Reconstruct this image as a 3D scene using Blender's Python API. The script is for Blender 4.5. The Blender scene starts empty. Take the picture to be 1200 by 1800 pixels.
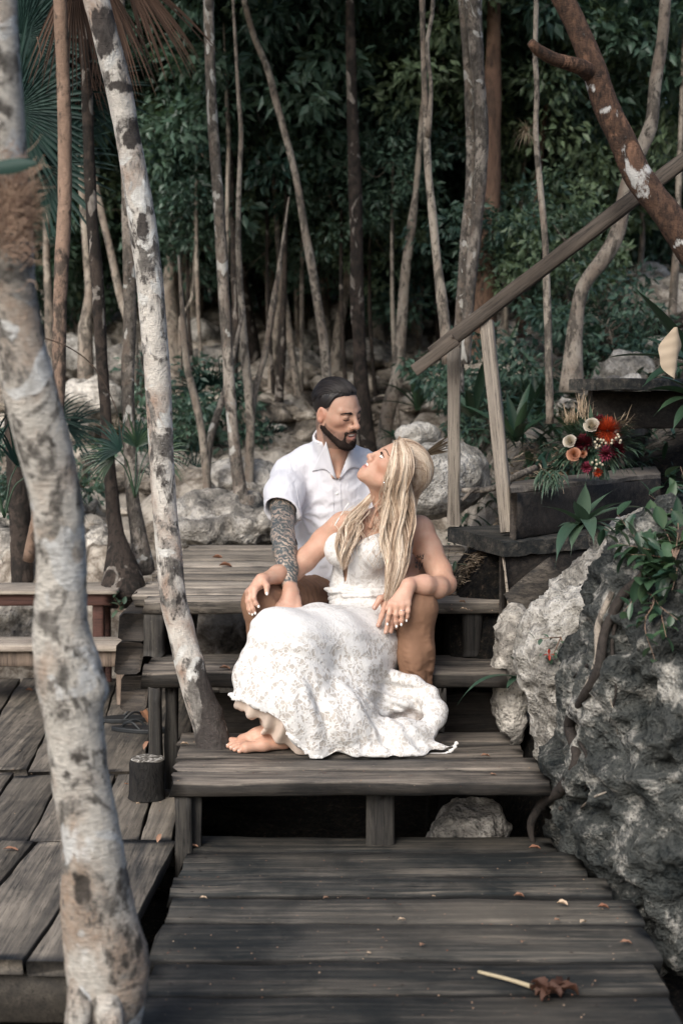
import bpy, math, random
import numpy as np
from mathutils import Vector, Matrix

R = math.radians
scene = bpy.context.scene
COL = scene.collection

# ------------------------------------------------------------------ camera
CAM_H = 1.43            # metres above the boardwalk
FPX = 2500.0            # focal length in pixels of the 1200 x 1800 photograph
PITCH = math.atan(200.0 / FPX)
cam_data = bpy.data.cameras.new('camera')
cam = bpy.data.objects.new('camera', cam_data)
COL.objects.link(cam)
cam.location = (0, 0, CAM_H)
cam.rotation_euler = (math.pi / 2 - PITCH, 0, 0)
cam_data.sensor_fit = 'VERTICAL'
cam_data.sensor_height = 36.0
cam_data.sensor_width = 24.0
cam_data.lens = 36.0 * FPX / 1800.0
cam_data.clip_start = 0.05
cam_data.clip_end = 400.0
cam_data.dof.use_dof = True
cam_data.dof.focus_distance = 5.15
cam_data.dof.aperture_fstop = 3.0
scene.camera = cam

# ------------------------------------------------------------------ light
SUN_EL, SUN_AZ = R(38), R(206)      # azimuth measured like the sky texture's sun_rotation
world = bpy.data.worlds.new('World')
scene.world = world
world.use_nodes = True
wn = world.node_tree
for n in list(wn.nodes):
    wn.nodes.remove(n)
sky = wn.nodes.new('ShaderNodeTexSky')
sky.sky_type = 'NISHITA'
sky.sun_disc = False
sky.sun_elevation = SUN_EL
sky.sun_rotation = SUN_AZ
sky.air_density = 1.0
sky.dust_density = 4.0
sky.ozone_density = 2.5
bg = wn.nodes.new('ShaderNodeBackground')
bg.inputs['Strength'].default_value = 0.14
wo = wn.nodes.new('ShaderNodeOutputWorld')
wn.links.new(sky.outputs['Color'], bg.inputs['Color'])
wn.links.new(bg.outputs['Background'], wo.inputs['Surface'])

sl = bpy.data.lights.new('sun', 'SUN')
sl.energy = 3.0
sl.angle = R(34)                    # the light is filtered through the canopy: a broad soft source
sl.color = (1.0, 0.96, 0.90)
sun = bpy.data.objects.new('sun', sl)
COL.objects.link(sun)
# direction towards the sun
sd = Vector((math.sin(SUN_AZ) * math.cos(SUN_EL), math.cos(SUN_AZ) * math.cos(SUN_EL), math.sin(SUN_EL)))
sun.rotation_euler = (-sd).to_track_quat('-Z', 'Y').to_euler()
sun.location = (0, 0, 8)

vs = scene.view_settings
scene.display_settings.display_device = 'sRGB'
vs.view_transform = 'Standard'
vs.look = 'None'
vs.gamma = 1.0
vs.use_curve_mapping = False
vs.exposure = 0.34
scene.cycles.max_bounces = 6
scene.cycles.transparent_max_bounces = 12

# ------------------------------------------------------------------ maths helpers
_cp, _sp = math.cos(PITCH), math.sin(PITCH)
def P(px, py, D):
    """point at distance D (world y) seen at pixel (px, py) of the photograph"""
    u = (px - 600.0) / FPX
    v = -(py - 900.0) / FPX
    dy = _cp + v * _sp
    dz = -_sp + v * _cp
    t = D / dy
    return Vector((u * t, D, CAM_H + dz * t))
def PA(px, py, D):
    return np.array(P(px, py, D))
def proj(co):
    """pixel coordinates of world points (N,3) - used only to lay out shapes while modelling"""
    x, y, z = co[:, 0], co[:, 1], co[:, 2] - CAM_H
    d = y * _cp - z * _sp
    up = y * _sp + z * _cp
    return 600 + FPX * x / d, 900 - FPX * up / d

def _hash(ix, iy, iz, seed):
    h = (ix * 374761393 + iy * 668265263 + iz * 2147483647 + seed * 1274126177) & 0xFFFFFFFF
    h = ((h ^ (h >> 13)) * 1274126177) & 0xFFFFFFFF
    h = (h ^ (h >> 16)) & 0xFFFFFFFF
    return h.astype(np.float64) / 4294967295.0
def vnoise(p, seed=0):
    """value noise in -1..1 for points (N,3)"""
    p = np.asarray(p, float)
    i = np.floor(p).astype(np.int64)
    f = p - i
    f = f * f * f * (f * (f * 6 - 15) + 10)
    r = 0
    for dx in (0, 1):
        wx = f[:, 0] if dx else 1 - f[:, 0]
        for dy in (0, 1):
            wy = f[:, 1] if dy else 1 - f[:, 1]
            for dz in (0, 1):
                wz = f[:, 2] if dz else 1 - f[:, 2]
                r = r + wx * wy * wz * _hash(i[:, 0] + dx, i[:, 1] + dy, i[:, 2] + dz, seed)
    return r * 2 - 1
def fbm(p, oct=4, seed=0, gain=0.5, ridged=False):
    p = np.asarray(p, float)
    a, s, r = 1.0, 0.0, 0
    for o in range(oct):
        n = vnoise(p * (2.03 ** o) + o * 17.3, seed + o)
        if ridged:
            n = 1 - 2 * np.abs(n)
        r = r + a * n
        s += a
        a *= gain
    return r / s
def sstep(a, b, x):
    t = np.clip((x - a) / (b - a), 0, 1)
    return t * t * (3 - 2 * t)

def catmull(pts, n):
    """resample a polyline of rows (any width) smoothly to n rows"""
    pts = np.asarray(pts, float)
    m = len(pts)
    if m == 2:
        t = np.linspace(0, 1, n)[:, None]
        return pts[0] * (1 - t) + pts[1] * t
    d = np.r_[0, np.cumsum(np.linalg.norm(np.diff(pts[:, :3], axis=0), axis=1) + 1e-9)]
    u = np.linspace(0, d[-1], n)
    k = np.clip(np.searchsorted(d, u, side='right') - 1, 0, m - 2)
    t = ((u - d[k]) / (d[k + 1] - d[k]))[:, None]
    p0 = pts[np.maximum(k - 1, 0)]; p1 = pts[k]; p2 = pts[k + 1]; p3 = pts[np.minimum(k + 2, m - 1)]
    h = (d[k + 1] - d[k])[:, None]
    def tan(a, b, c, da, db):
        return (c - a) / (da + db)
    hm = np.where(k > 0, d[k] - d[np.maximum(k - 1, 0)], 0)[:, None]
    hp = np.where(k + 2 < m, d[np.minimum(k + 2, m - 1)] - d[k + 1], 0)[:, None]
    m1 = (p2 - p0) / (hm + h) * h
    m2 = (p3 - p1) / (hp + h) * h
    t2, t3 = t * t, t * t * t
    return (2 * t3 - 3 * t2 + 1) * p1 + (t3 - 2 * t2 + t) * m1 + (-2 * t3 + 3 * t2) * p2 + (t3 - t2) * m2

# ------------------------------------------------------------------ object helpers
def mesh_np(name, V, F, smooth=True, attrs=None, F3=None):
    """mesh from numpy verts, quads F (M,4) and optional tris F3"""
    me = bpy.data.meshes.new(name)
    V = np.asarray(V, np.float32)
    nq = 0 if F is None else len(F)
    nt = 0 if F3 is None else len(F3)
    me.vertices.add(len(V))
    me.vertices.foreach_set('co', V.ravel())
    loops = []
    if nq: loops.append(np.asarray(F, np.int32).ravel())
    if nt: loops.append(np.asarray(F3, np.int32).ravel())
    loops = np.concatenate(loops)
    me.loops.add(len(loops))
    me.loops.foreach_set('vertex_index', loops)
    me.polygons.add(nq + nt)
    st = np.r_[np.arange(nq) * 4, nq * 4 + np.arange(nt) * 3].astype(np.int32)
    me.polygons.foreach_set('loop_start', st)
    me.polygons.foreach_set('loop_total', np.r_[np.full(nq, 4), np.full(nt, 3)].astype(np.int32))
    me.polygons.foreach_set('use_smooth', np.full(nq + nt, smooth, bool))
    if attrs:
        for k, a in attrs.items():
            a = np.asarray(a, np.float32)
            if a.ndim == 1:
                at = me.attributes.new(k, 'FLOAT', 'POINT')
                at.data.foreach_set('value', a)
            else:
                at = me.attributes.new(k, 'FLOAT_COLOR', 'POINT')
                if a.shape[1] == 3:
                    a = np.c_[a, np.ones(len(a), np.float32)]
                at.data.foreach_set('color', a.astype(np.float32).ravel())
    me.update(calc_edges=True)
    return me

def obj(name, me, mat=None, parent=None, loc=None):
    if mat is not None and len(me.materials) == 0:
        me.materials.append(mat)
    o = bpy.data.objects.new(name, me)
    COL.objects.link(o)
    if parent is not None:
        o.parent = parent
        o.matrix_parent_inverse = Matrix.Translation(-Vector(parent.location))
    if loc is not None:
        o.location = loc
    return o
def tag(o, label=None, cat=None, group=None, kind=None):
    if label: o['label'] = label
    if cat: o['category'] = cat
    if group: o['group'] = group
    if kind: o['kind'] = kind
    return o
def thing(name, label, cat, loc, group=None):
    o = bpy.data.objects.new(name, None)
    o.empty_display_size = 0.1
    COL.objects.link(o)
    o.location = loc
    return tag(o, label, cat, group)

class MB:
    """collects pieces (verts, quads, tris, scalar attribute) into one mesh"""
    def __init__(s):
        s.V, s.Q, s.T, s.A, s.S, s.n = [], [], [], [], [], 0
    def add(s, V, Q=None, T=None, a=0.5, sd=None):
        V = np.asarray(V, float)
        s.S.append(np.full(len(V), (len(s.V) * .377 + .21 * (a if np.isscalar(a) else 1)) % 1.0 if sd is None else sd))
        s.V.append(V)
        if Q is not None and len(Q): s.Q.append(np.asarray(Q, int) + s.n)
        if T is not None and len(T): s.T.append(np.asarray(T, int) + s.n)
        s.A.append(np.full(len(V), a) if np.isscalar(a) else np.asarray(a, float))
        s.n += len(V)
        return s
    def mesh(s, name, smooth=True):
        return mesh_np(name, np.concatenate(s.V), np.concatenate(s.Q) if s.Q else None, smooth,
                       {'tint': np.concatenate(s.A), 'seed': np.concatenate(s.S)}, np.concatenate(s.T) if s.T else None)
    def build(s, name, mat, parent=None, smooth=True):
        return obj(name, s.mesh(name, smooth), mat, parent)

def tube(path, rad, seg=10, cap=True, squash=None):
    """verts, quads, tris of a tube along path (n,3) with radii (n,)"""
    path = np.asarray(path, float); n = len(path)
    rad = np.broadcast_to(np.asarray(rad, float), (n,))
    T = np.gradient(path, axis=0)
    T /= np.linalg.norm(T, axis=1)[:, None] + 1e-12
    ref = np.array([0.0, 1.0, 0.0]) if abs(T[:, 1]).mean() < 0.8 else np.array([1.0, 0, 0])
    A = ref - (T @ ref)[:, None] * T
    A /= np.linalg.norm(A, axis=1)[:, None] + 1e-12
    B = np.cross(T, A)
    th = np.linspace(0, 2 * np.pi, seg, endpoint=False)
    sq = 1.0 if squash is None else squash
    V = path[:, None, :] + rad[:, None, None] * (np.cos(th)[None, :, None] * A[:, None, :] * sq + np.sin(th)[None, :, None] * B[:, None, :])
    V = V.reshape(-1, 3)
    i = np.arange(n - 1)[:, None] * seg; j = np.arange(seg)[None, :]; j2 = (j + 1) % seg
    Q = np.stack([i + j, i + j2, i + seg + j2, i + seg + j], -1).reshape(-1, 4)
    Tt = []
    if cap:
        V = np.vstack([V, path[0], path[-1]])
        c0, c1 = n * seg, n * seg + 1
        for a in range(seg):
            b = (a + 1) % seg
            Tt.append((c0, b, a)); Tt.append((c1, (n - 1) * seg + a, (n - 1) * seg + b))
    return V, Q, np.array(Tt, int).reshape(-1, 3)

def plank(p0, p1, width, thick, rs, nseg=None, up=(0, 0, 1), rough=0.006, side=None, bev=.14):
    """rough sawn board from p0 to p1 (centre line of the TOP face); returns V,Q,T"""
    p0 = np.asarray(p0, float); p1 = np.asarray(p1, float)
    L = np.linalg.norm(p1 - p0); d = (p1 - p0) / L
    up = np.asarray(up, float); up = up - (up @ d) * d; up /= np.linalg.norm(up)
    sd_ = np.cross(up, d)
    nseg = nseg or max(6, int(L / 0.05))
    b = min(width, thick) * bev
    w = width / 2
    prof = np.array([(-w + b, 0), (-w * 0.33, 0), (w * 0.33, 0), (w - b, 0), (w, -b), (w, -thick + b), (w - b, -thick), (-w + b, -thick), (-w, -thick + b), (-w, -b)])
    m = len(prof)
    t = np.linspace(0, L, nseg + 1)
    off = rs.uniform(0, 100)
    V = p0 + t[:, None, None] * d + prof[None, :, 0, None] * sd_ + prof[None, :, 1, None] * up
    V = V.reshape(-1, 3)
    q = np.c_[np.repeat(t, m) * 5 + off, np.tile(prof[:, 0], nseg + 1) * 14, np.tile(prof[:, 1], nseg + 1) * 14]
    e = np.tile((np.abs(prof[:, 0]) > w * 0.5).astype(float), nseg + 1)
    dn = vnoise(q, 3)[:, None] * rough
    de = (vnoise(q * 1.7, 5) * rough * 1.3)[:, None]
    sgn = np.sign(np.tile(prof[:, 0], nseg + 1))[:, None]
    V = V + up * dn * 0.5 + sd_ * de * sgn * e[:, None]
    # ragged ends
    ends = np.zeros(len(V)); ends[:m] = -1; ends[-m:] = 1
    V += d * (ends * vnoise(q * 3.1, 9) * rough * 1.4)[:, None]
    i = np.arange(nseg)[:, None] * m; j = np.arange(m)[None, :]; j2 = (j + 1) % m
    Q = np.stack([i + j, i + m + j, i + m + j2, i + j2], -1).reshape(-1, 4)
    T = []
    for base, fl in ((0, 0), (nseg * m, 1)):
        for a in range(1, m - 1):
            T.append((base, base + a + (1 if not fl else 0), base + a + (0 if not fl else 1)) if not fl else (base, base + a, base + a + 1))
    T = np.array(T)
    T[:m - 2] = T[:m - 2][:, [0, 2, 1]]
    return V, Q[:, ::-1], T

# ------------------------------------------------------------------ implicit surfaces
class SDF:
    """sparse-update distance grid, meshed with surface nets"""
    def __init__(s, lo, hi, h):
        s.lo = np.asarray(lo, float); s.h = h
        s.n = np.ceil((np.asarray(hi, float) - s.lo) / h).astype(int) + 1
        s.v = np.full(s.n, 1.0, np.float32)
    def _sub(s, lo, hi):
        a = np.clip(np.floor((lo - s.lo) / s.h).astype(int), 0, s.n)
        b = np.clip(np.ceil((hi - s.lo) / s.h).astype(int) + 1, 0, s.n)
        if np.any(b <= a): return None, None
        g = [(s.lo[i] + s.h * np.arange(a[i], b[i])).astype(np.float32) for i in range(3)]
        X = g[0][:, None, None]; Y = g[1][None, :, None]; Z = g[2][None, None, :]
        return tuple(slice(a[i], b[i]) for i in range(3)), (X, Y, Z)
    def _mix(s, sl, d, k, op):
        v = s.v[sl]
        if op == 'add':
            h = np.maximum(k - np.abs(v - d), 0) / max(k, 1e-6)
            s.v[sl] = np.minimum(v, d) - h * h * k * 0.25
        else:
            d = -d
            h = np.maximum(k - np.abs(v - d), 0) / max(k, 1e-6)
            s.v[sl] = np.maximum(v, d) + h * h * k * 0.25
    def cone(s, a, b, ra, rb, k=0.01, op='add'):
        a = np.asarray(a, float); b = np.asarray(b, float)
        m = max(ra, rb) + k + 2 * s.h
        sl, g = s._sub(np.minimum(a, b) - m, np.maximum(a, b) + m)
        if sl is None: return s
        X, Y, Z = g; ab = b - a; L = max(ab @ ab, 1e-12)
        t = np.clip(((X - a[0]) * ab[0] + (Y - a[1]) * ab[1] + (Z - a[2]) * ab[2]) / L, 0, 1)
        d = np.sqrt((X - a[0] - t * ab[0]) ** 2 + (Y - a[1] - t * ab[1]) ** 2 + (Z - a[2] - t * ab[2]) ** 2) - (ra + (rb - ra) * t)
        s._mix(sl, d.astype(np.float32), k, op)
        return s
    def chain(s, pts, k=0.01, op='add'):
        for p, q in zip(pts[:-1], pts[1:]):
            s.cone(p[0], q[0], p[1], q[1], k, op)
        return s
    def ell(s, c, r, rot=None, k=0.01, op='add'):
        c = np.asarray(c, float); r = np.asarray(r, float)
        m = r.max() + k + 2 * s.h
        sl, g = s._sub(c - m, c + m)
        if sl is None: return s
        X, Y, Z = g[0] - c[0], g[1] - c[1], g[2] - c[2]
        if rot is None: rot = np.eye(3)
        q = [X * rot[0, i] + Y * rot[1, i] + Z * rot[2, i] for i in range(3)]
        k0 = np.sqrt((q[0] / r[0]) ** 2 + (q[1] / r[1]) ** 2 + (q[2] / r[2]) ** 2)
        k1 = np.sqrt((q[0] / r[0] ** 2) ** 2 + (q[1] / r[1] ** 2) ** 2 + (q[2] / r[2] ** 2) ** 2) + 1e-9
        d = k0 * (k0 - 1) / k1
        s._mix(sl, d.astype(np.float32), k, op)
        return s
    def field(s, fn, lo, hi, k=0.01, op='add'):
        sl, g = s._sub(np.asarray(lo, float), np.asarray(hi, float))
        X, Y, Z = np.broadcast_arrays(*g)
        if op == 'sub':                      # only cells that are inside or near the surface can change
            m = s.v[sl] < k + 2 * s.h
            d = np.full(X.shape, 1.0)
            if m.any(): d[m] = fn(np.stack([X[m], Y[m], Z[m]], -1).astype(float))
        else:
            d = fn(np.stack([X.ravel(), Y.ravel(), Z.ravel()], -1)).reshape(X.shape)
        s._mix(sl, d.astype(np.float32), k, op)
        return s
    def mesh(s):
        v = s.v; h = s.h
        ins = v < 0
        if not ins.any(): raise ValueError('empty sdf')
        c = ins[:-1, :-1, :-1].astype(np.int8)
        tot = np.zeros(c.shape, np.int8)
        for dx in (0, 1):
            for dy in (0, 1):
                for dz in (0, 1):
                    tot += ins[dx:v.shape[0] - 1 + dx, dy:v.shape[1] - 1 + dy, dz:v.shape[2] - 1 + dz]
        I, J, K = np.nonzero((tot > 0) & (tot < 8))
        idx = np.full(c.shape, -1, np.int32)
        idx[I, J, K] = np.arange(len(I))
        cor = [(dx, dy, dz) for dx in (0, 1) for dy in (0, 1) for dz in (0, 1)]
        cv = [v[I + a, J + b, K + d_].astype(float) for a, b, d_ in cor]
        ps = np.zeros((len(I), 3)); cnt = np.zeros(len(I))
        for a in range(8):
            for b in range(a + 1, 8):
                if sum(x != y for x, y in zip(cor[a], cor[b])) != 1: continue
                m = (cv[a] < 0) != (cv[b] < 0)
                t = np.where(m, cv[a] / np.where(m, cv[a] - cv[b], 1), 0)
                pa = np.array(cor[a], float); pb = np.array(cor[b], float)
                ps += np.where(m[:, None], pa + t[:, None] * (pb - pa), 0)
                cnt += m
        ps /= cnt[:, None]
        V = s.lo + h * (np.stack([I, J, K], -1) + ps)
        quads = []
        for ax in range(3):
            s0 = [slice(None)] * 3; s1 = [slice(None)] * 3
            s0[ax] = slice(0, -1); s1[ax] = slice(1, None)
            A = ins[tuple(s0)]; B = ins[tuple(s1)]
            i, j, k = np.nonzero(A != B)
            e = np.stack([i, j, k], -1)
            o = [x for x in range(3) if x != ax]
            ok = (e[:, o[0]] > 0) & (e[:, o[1]] > 0) & (e[:, o[0]] < v.shape[o[0]] - 1) & (e[:, o[1]] < v.shape[o[1]] - 1)
            e = e[ok]
            fl = A[e[:, 0], e[:, 1], e[:, 2]]
            def cell(da, db):
                q = e.copy(); q[:, o[0]] -= da; q[:, o[1]] -= db
                return idx[q[:, 0], q[:, 1], q[:, 2]]
            q = np.stack([cell(1, 1), cell(0, 1), cell(0, 0), cell(1, 0)], -1)
            if ax == 1: fl = ~fl
            q = np.where(fl[:, None], q, q[:, ::-1])
            quads.append(q)
        return V, np.concatenate(quads)

def vnormals(V, Q):
    n = np.cross(V[Q[:, 2]] - V[Q[:, 0]], V[Q[:, 3]] - V[Q[:, 1]])
    N = np.zeros_like(V)
    for c in range(4):
        np.add.at(N, Q[:, c], n)
    return N / (np.linalg.norm(N, axis=1)[:, None] + 1e-12)
def largest(V, Q):
    """drop loose crumbs: keep only the biggest connected piece"""
    lab = np.arange(len(V))
    while True:
        m = lab[Q].min(1); new = lab.copy()
        for c in range(4): np.minimum.at(new, Q[:, c], m)
        new = np.minimum(new, new[new]); new = new[new]
        if (new == lab).all(): break
        lab = new
    u, c = np.unique(lab, return_counts=True); k = lab == u[c.argmax()]
    idx = np.cumsum(k) - 1
    return V[k], idx[Q[k[Q].all(1)]]
def relax(V, Q, it=1, lam=0.5):
    for _ in range(it):
        S = np.zeros_like(V); c = np.zeros(len(V))
        for a, b in ((0, 1), (1, 2), (2, 3), (3, 0)):
            np.add.at(S, Q[:, a], V[Q[:, b]]); np.add.at(S, Q[:, b], V[Q[:, a]])
            np.add.at(c, Q[:, a], 1); np.add.at(c, Q[:, b], 1)
        V = V + lam * (S / np.maximum(c, 1)[:, None] - V)
    return V

# ------------------------------------------------------------------ material helpers
class NT:
    def __init__(s, name):
        s.m = bpy.data.materials.new(name)
        s.m.use_nodes = True
        s.t = s.m.node_tree
        s.b = s.t.nodes['Principled BSDF']
        s.out = s.t.nodes['Material Output']
    def n(s, typ, props=None, **inp):
        nd = s.t.nodes.new('ShaderNode' + typ)
        for k, v in (props or {}).items():
            setattr(nd, k, v)
        for k, v in inp.items():
            key = k.replace('_', ' ')
            sock = nd.inputs[int(k[1:])] if k[0] == 'i' and k[1:].isdigit() else nd.inputs[key]
            s.set(sock, v)
        return nd
    def set(s, sock, v):
        if isinstance(v, bpy.types.NodeSocket): s.t.links.new(v, sock)
        elif isinstance(v, bpy.types.Node): s.t.links.new(v.outputs[0], sock)
        elif isinstance(v, (tuple, list)) and len(v) == 3 and sock.type == 'RGBA': sock.default_value = (*v, 1)
        else: sock.default_value = v
    def coords(s, scale=(1, 1, 1), obj_rand=True):
        tc = s.n('TexCoord')
        v = tc.outputs['Object']
        if obj_rand:
            oi = s.n('ObjectInfo')
            m = s.n('VectorMath', {'operation': 'MULTIPLY_ADD'})
            s.set(m.inputs[0], oi.outputs['Random']); m.inputs[1].default_value = (37, 53, 71)
            s.set(m.inputs[2], v); v = m.outputs[0]
        mp = s.n('Mapping'); s.set(mp.inputs['Vector'], v); mp.inputs['Scale'].default_value = scale
        return mp.outputs[0]
    def noise(s, vec, scale, detail=4, rough=0.55, dist=0.0):
        return s.n('TexNoise', None, Vector=vec, Scale=scale, Detail=detail, Roughness=rough, Distortion=dist).outputs['Fac']
    def voro(s, vec, scale, feature='F1', out='Distance', rnd=1.0):
        nd = s.n('TexVoronoi', {'feature': feature}, Vector=vec, Scale=scale, Randomness=rnd)
        return nd.outputs[out]
    def ramp(s, fac, stops, interp='LINEAR'):
        nd = s.n('ValToRGB', None, Fac=fac)
        nd.color_ramp.interpolation = interp
        e = nd.color_ramp.elements
        while len(e) < len(stops): e.new(0.5)
        for el, (p, c) in zip(e, stops):
            el.position = p
            el.color = (c, c, c, 1) if np.isscalar(c) else (*c, 1)
        return nd.outputs[0]
    def mix(s, fac, a, b, mode='MIX'):
        nd = s.n('Mix', {'data_type': 'RGBA', 'blend_type': mode, 'clamp_factor': True})
        s.set(nd.inputs[0], fac); s.set(nd.inputs[6], a); s.set(nd.inputs[7], b)
        return nd.outputs[2]
    def math(s, op, a, b=0.5, c=None):
        nd = s.n('Math', {'operation': op})
        s.set(nd.inputs[0], a); s.set(nd.inputs[1], b)
        if c is not None: s.set(nd.inputs[2], c)
        return nd.outputs[0]
    def attr(s, name, out='Fac'):
        nd = s.n('Attribute', {'attribute_name': name})
        return nd.outputs[out]
    def bump(s, h, strength=0.5, dist=0.01, normal=None):
        nd = s.n('Bump', None, Height=h, Strength=strength, Distance=dist)
        if normal is not None: s.set(nd.inputs['Normal'], normal)
        return nd.outputs[0]
    def fin(s, color, rough=0.8, normal=None, spec=0.3, **kw):
        s.set(s.b.inputs['Base Color'], color)
        s.set(s.b.inputs['Roughness'], rough)
        s.b.inputs['Specular IOR Level'].default_value = spec
        if normal is not None: s.set(s.b.inputs['Normal'], normal)
        for k, v in kw.items(): s.set(s.b.inputs[k.replace('_', ' ')], v)
        return s.m

def plain(name, col, rough=0.6, spec=0.4, **kw):
    m = NT(name); return m.fin(col, rough, None, spec, **kw)

def mat_bark(name, pale, warm, dark, s1=3.0, thr_warm=0.55, thr_dark=0.6, ring=0.5, bumpd=0.012, zst=0.45, lich=None):
    m = NT(name)
    v = m.coords((1, 1, zst))
    vr = m.coords((1, 1, 7.0))
    big = m.noise(v, s1, 5, 0.6, 0.6)
    big2 = m.noise(v, s1 * 2.3, 6, 0.65, 0.8)
    sp = m.noise(v, s1 * 9, 5, 0.7)
    c = m.mix(m.ramp(big, [(thr_warm - 0.06, 0.0), (thr_warm + 0.08, 1.0)]), pale, warm)
    c = m.mix(m.ramp(m.math('MULTIPLY_ADD', sp, 0.35, big2), [(thr_dark + 0.12, 0.0), (thr_dark + 0.2, 1.0)]), c, dark)
    if lich:
        vo = m.noise(v, s1 * 1.7, 3, 0.5, 1.5)
        c = m.mix(m.ramp(vo, [(0.60, 0.0), (0.63, 1.0)]), c, lich)
    c = m.mix(m.ramp(sp, [(0.3, 0.75), (0.7, 0.0)]), c, tuple(x * 0.55 for x in pale))
    fine = m.noise(vr, s1 * 9, 4, 0.65)
    c = m.mix(m.ramp(fine, [(0.36, 0.5 * ring), (0.55, 0.0)]), c, dark)
    tn = m.math('MULTIPLY_ADD', m.math('SUBTRACT', big2, .5), 1.1, m.attr('tint'))
    tn = m.math('MULTIPLY_ADD', m.math('SUBTRACT', sp, .5), .7, tn)
    c = m.mix(m.ramp(tn, [(.20, .95), (.36, 0.0)]), c, m.mix(m.ramp(sp, [(.35, .1), (.7, .8)]), tuple(x * .5 for x in dark), tuple(x * 2.2 for x in dark)))
    c = m.mix(m.ramp(tn, [(.76, 0.0), (.9, .75)]), c, (.74, .74, .72))
    h = m.math('MULTIPLY_ADD', fine, ring, m.math('MULTIPLY', big2, 1.4))
    h = m.math('MULTIPLY_ADD', sp, 0.7, h)
    return m.fin(c, 0.85, m.bump(h, 0.9, bumpd), 0.2)

def mat_wood(name, light, mid, dark, along='X', dirt=0.5, sc=1.0, bumpd=0.004):
    m = NT(name)
    st = {'X': (1.3, 30, 30), 'Y': (30, 1.3, 30), 'Z': (30, 30, 1.3)}[along]
    t = m.attr('seed')
    tc = m.n('TexCoord').outputs['Object']
    add = m.n('VectorMath', {'operation': 'MULTIPLY_ADD'})
    m.set(add.inputs[0], t); add.inputs[1].default_value = (41, 67, 23); m.set(add.inputs[2], tc)
    base = add.outputs[0]
    mp = m.n('Mapping', None, Vector=base); mp.inputs['Scale'].default_value = tuple(x * sc for x in st)
    g1 = m.noise(mp.outputs[0], 1.3, 9, 0.7, 0.4)
    g2 = m.noise(mp.outputs[0], 4.5, 9, 0.8, 0.3)
    crk = m.noise(mp.outputs[0], 1.9, 2, 0.4, 0.5)
    blot = m.noise(base, 4.5, 5, 0.6, 0.4)
    spk = m.noise(base, 60, 3, 0.7)
    c = m.ramp(g1, [(0.3, dark), (0.5, mid), (0.72, light)])
    c = m.mix(m.ramp(g2, [(0.38, 0.9), (0.5, 0.0)]), c, tuple(x * 0.35 for x in dark))
    c = m.mix(m.ramp(crk, [(0.49, 0.0), (0.5, .6), (0.51, 0.0)]), c, tuple(x * 0.25 for x in dark))
    c = m.mix(m.math('MULTIPLY', m.ramp(blot, [(0.42, 0.0), (0.68, 1.0)]), dirt), c, tuple(x * 0.6 for x in dark))
    c = m.mix(m.ramp(spk, [(0.66, 0.0), (0.76, 0.5)]), c, tuple(min(1, x * 1.25) for x in light))
    endg = m.noise(base, 1.3, 3, .5)
    c = m.mix(m.ramp(endg, [(.5, 0.0), (.75, .45)]), c, tuple(x * .8 for x in light))
    # board to board difference in age
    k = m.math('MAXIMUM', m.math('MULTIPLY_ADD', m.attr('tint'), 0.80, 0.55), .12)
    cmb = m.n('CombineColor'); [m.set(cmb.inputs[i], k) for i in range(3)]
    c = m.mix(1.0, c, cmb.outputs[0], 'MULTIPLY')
    h = m.math('MULTIPLY_ADD', g2, 0.6, g1)
    ro = m.ramp(blot, [(0.3, 0.6), (0.7, 0.85)])
    return m.fin(c, ro, m.bump(h, 0.9, bumpd), 0.3)

def mat_rock(name, pale, mid, dark, s=3.0, bias=0.5, moss=None, bumpd=0.03):
    m = NT(name)
    v = m.coords((1, 1, 1), obj_rand=False)
    a = m.noise(v, s, 9, 0.68, 0.6)
    b = m.noise(v, s * 4, 8, 0.7, 0.4)
    pit = m.voro(v, s * 9, 'SMOOTH_F1')
    pit2 = m.voro(v, s * 26)
    f = m.math('MULTIPLY_ADD', b, 0.55, m.math('MULTIPLY', a, 0.6))
    c = m.ramp(f, [(bias - 0.13, dark), (bias + 0.02, mid), (bias + 0.12, pale)])
    c = m.mix(m.ramp(pit2, [(0.06, 0.7), (0.3, 0.0)]), c, tuple(x * 0.5 for x in dark))
    if moss:
        c = m.mix(m.ramp(m.noise(v, s * 1.3, 5, 0.6), [(0.55, 0.0), (0.7, 0.65)]), c, moss)
    h = m.math('MULTIPLY_ADD', pit, 0.6, m.math('MULTIPLY_ADD', b, 1.0, a))
    h = m.math('MULTIPLY_ADD', pit2, 0.25, h)
    return m.fin(c, 0.9, m.bump(h, 1.0, bumpd), 0.2)

def mat_leaf(name, c0, c1, rough=0.45, trans=0.25, spec=0.5):
    m = NT(name)
    t = m.attr('tint')
    c = m.ramp(t, [(0.0, c0), (1.0, c1)])
    m.fin(c, rough, None, spec)
    tr = m.n('BsdfTranslucent'); m.set(tr.inputs['Color'], m.mix(1.0, c, (1.0, 1.0, 0.55), 'MULTIPLY'))
    mx = m.n('MixShader'); mx.inputs[0].default_value = trans
    m.set(mx.inputs[1], m.b.outputs[0]); m.set(mx.inputs[2], tr.outputs[0])
    m.t.links.new(mx.outputs[0], m.out.inputs['Surface'])
    return m.m
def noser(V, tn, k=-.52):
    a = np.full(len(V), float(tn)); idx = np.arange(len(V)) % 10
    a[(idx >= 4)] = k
    return a
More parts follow.
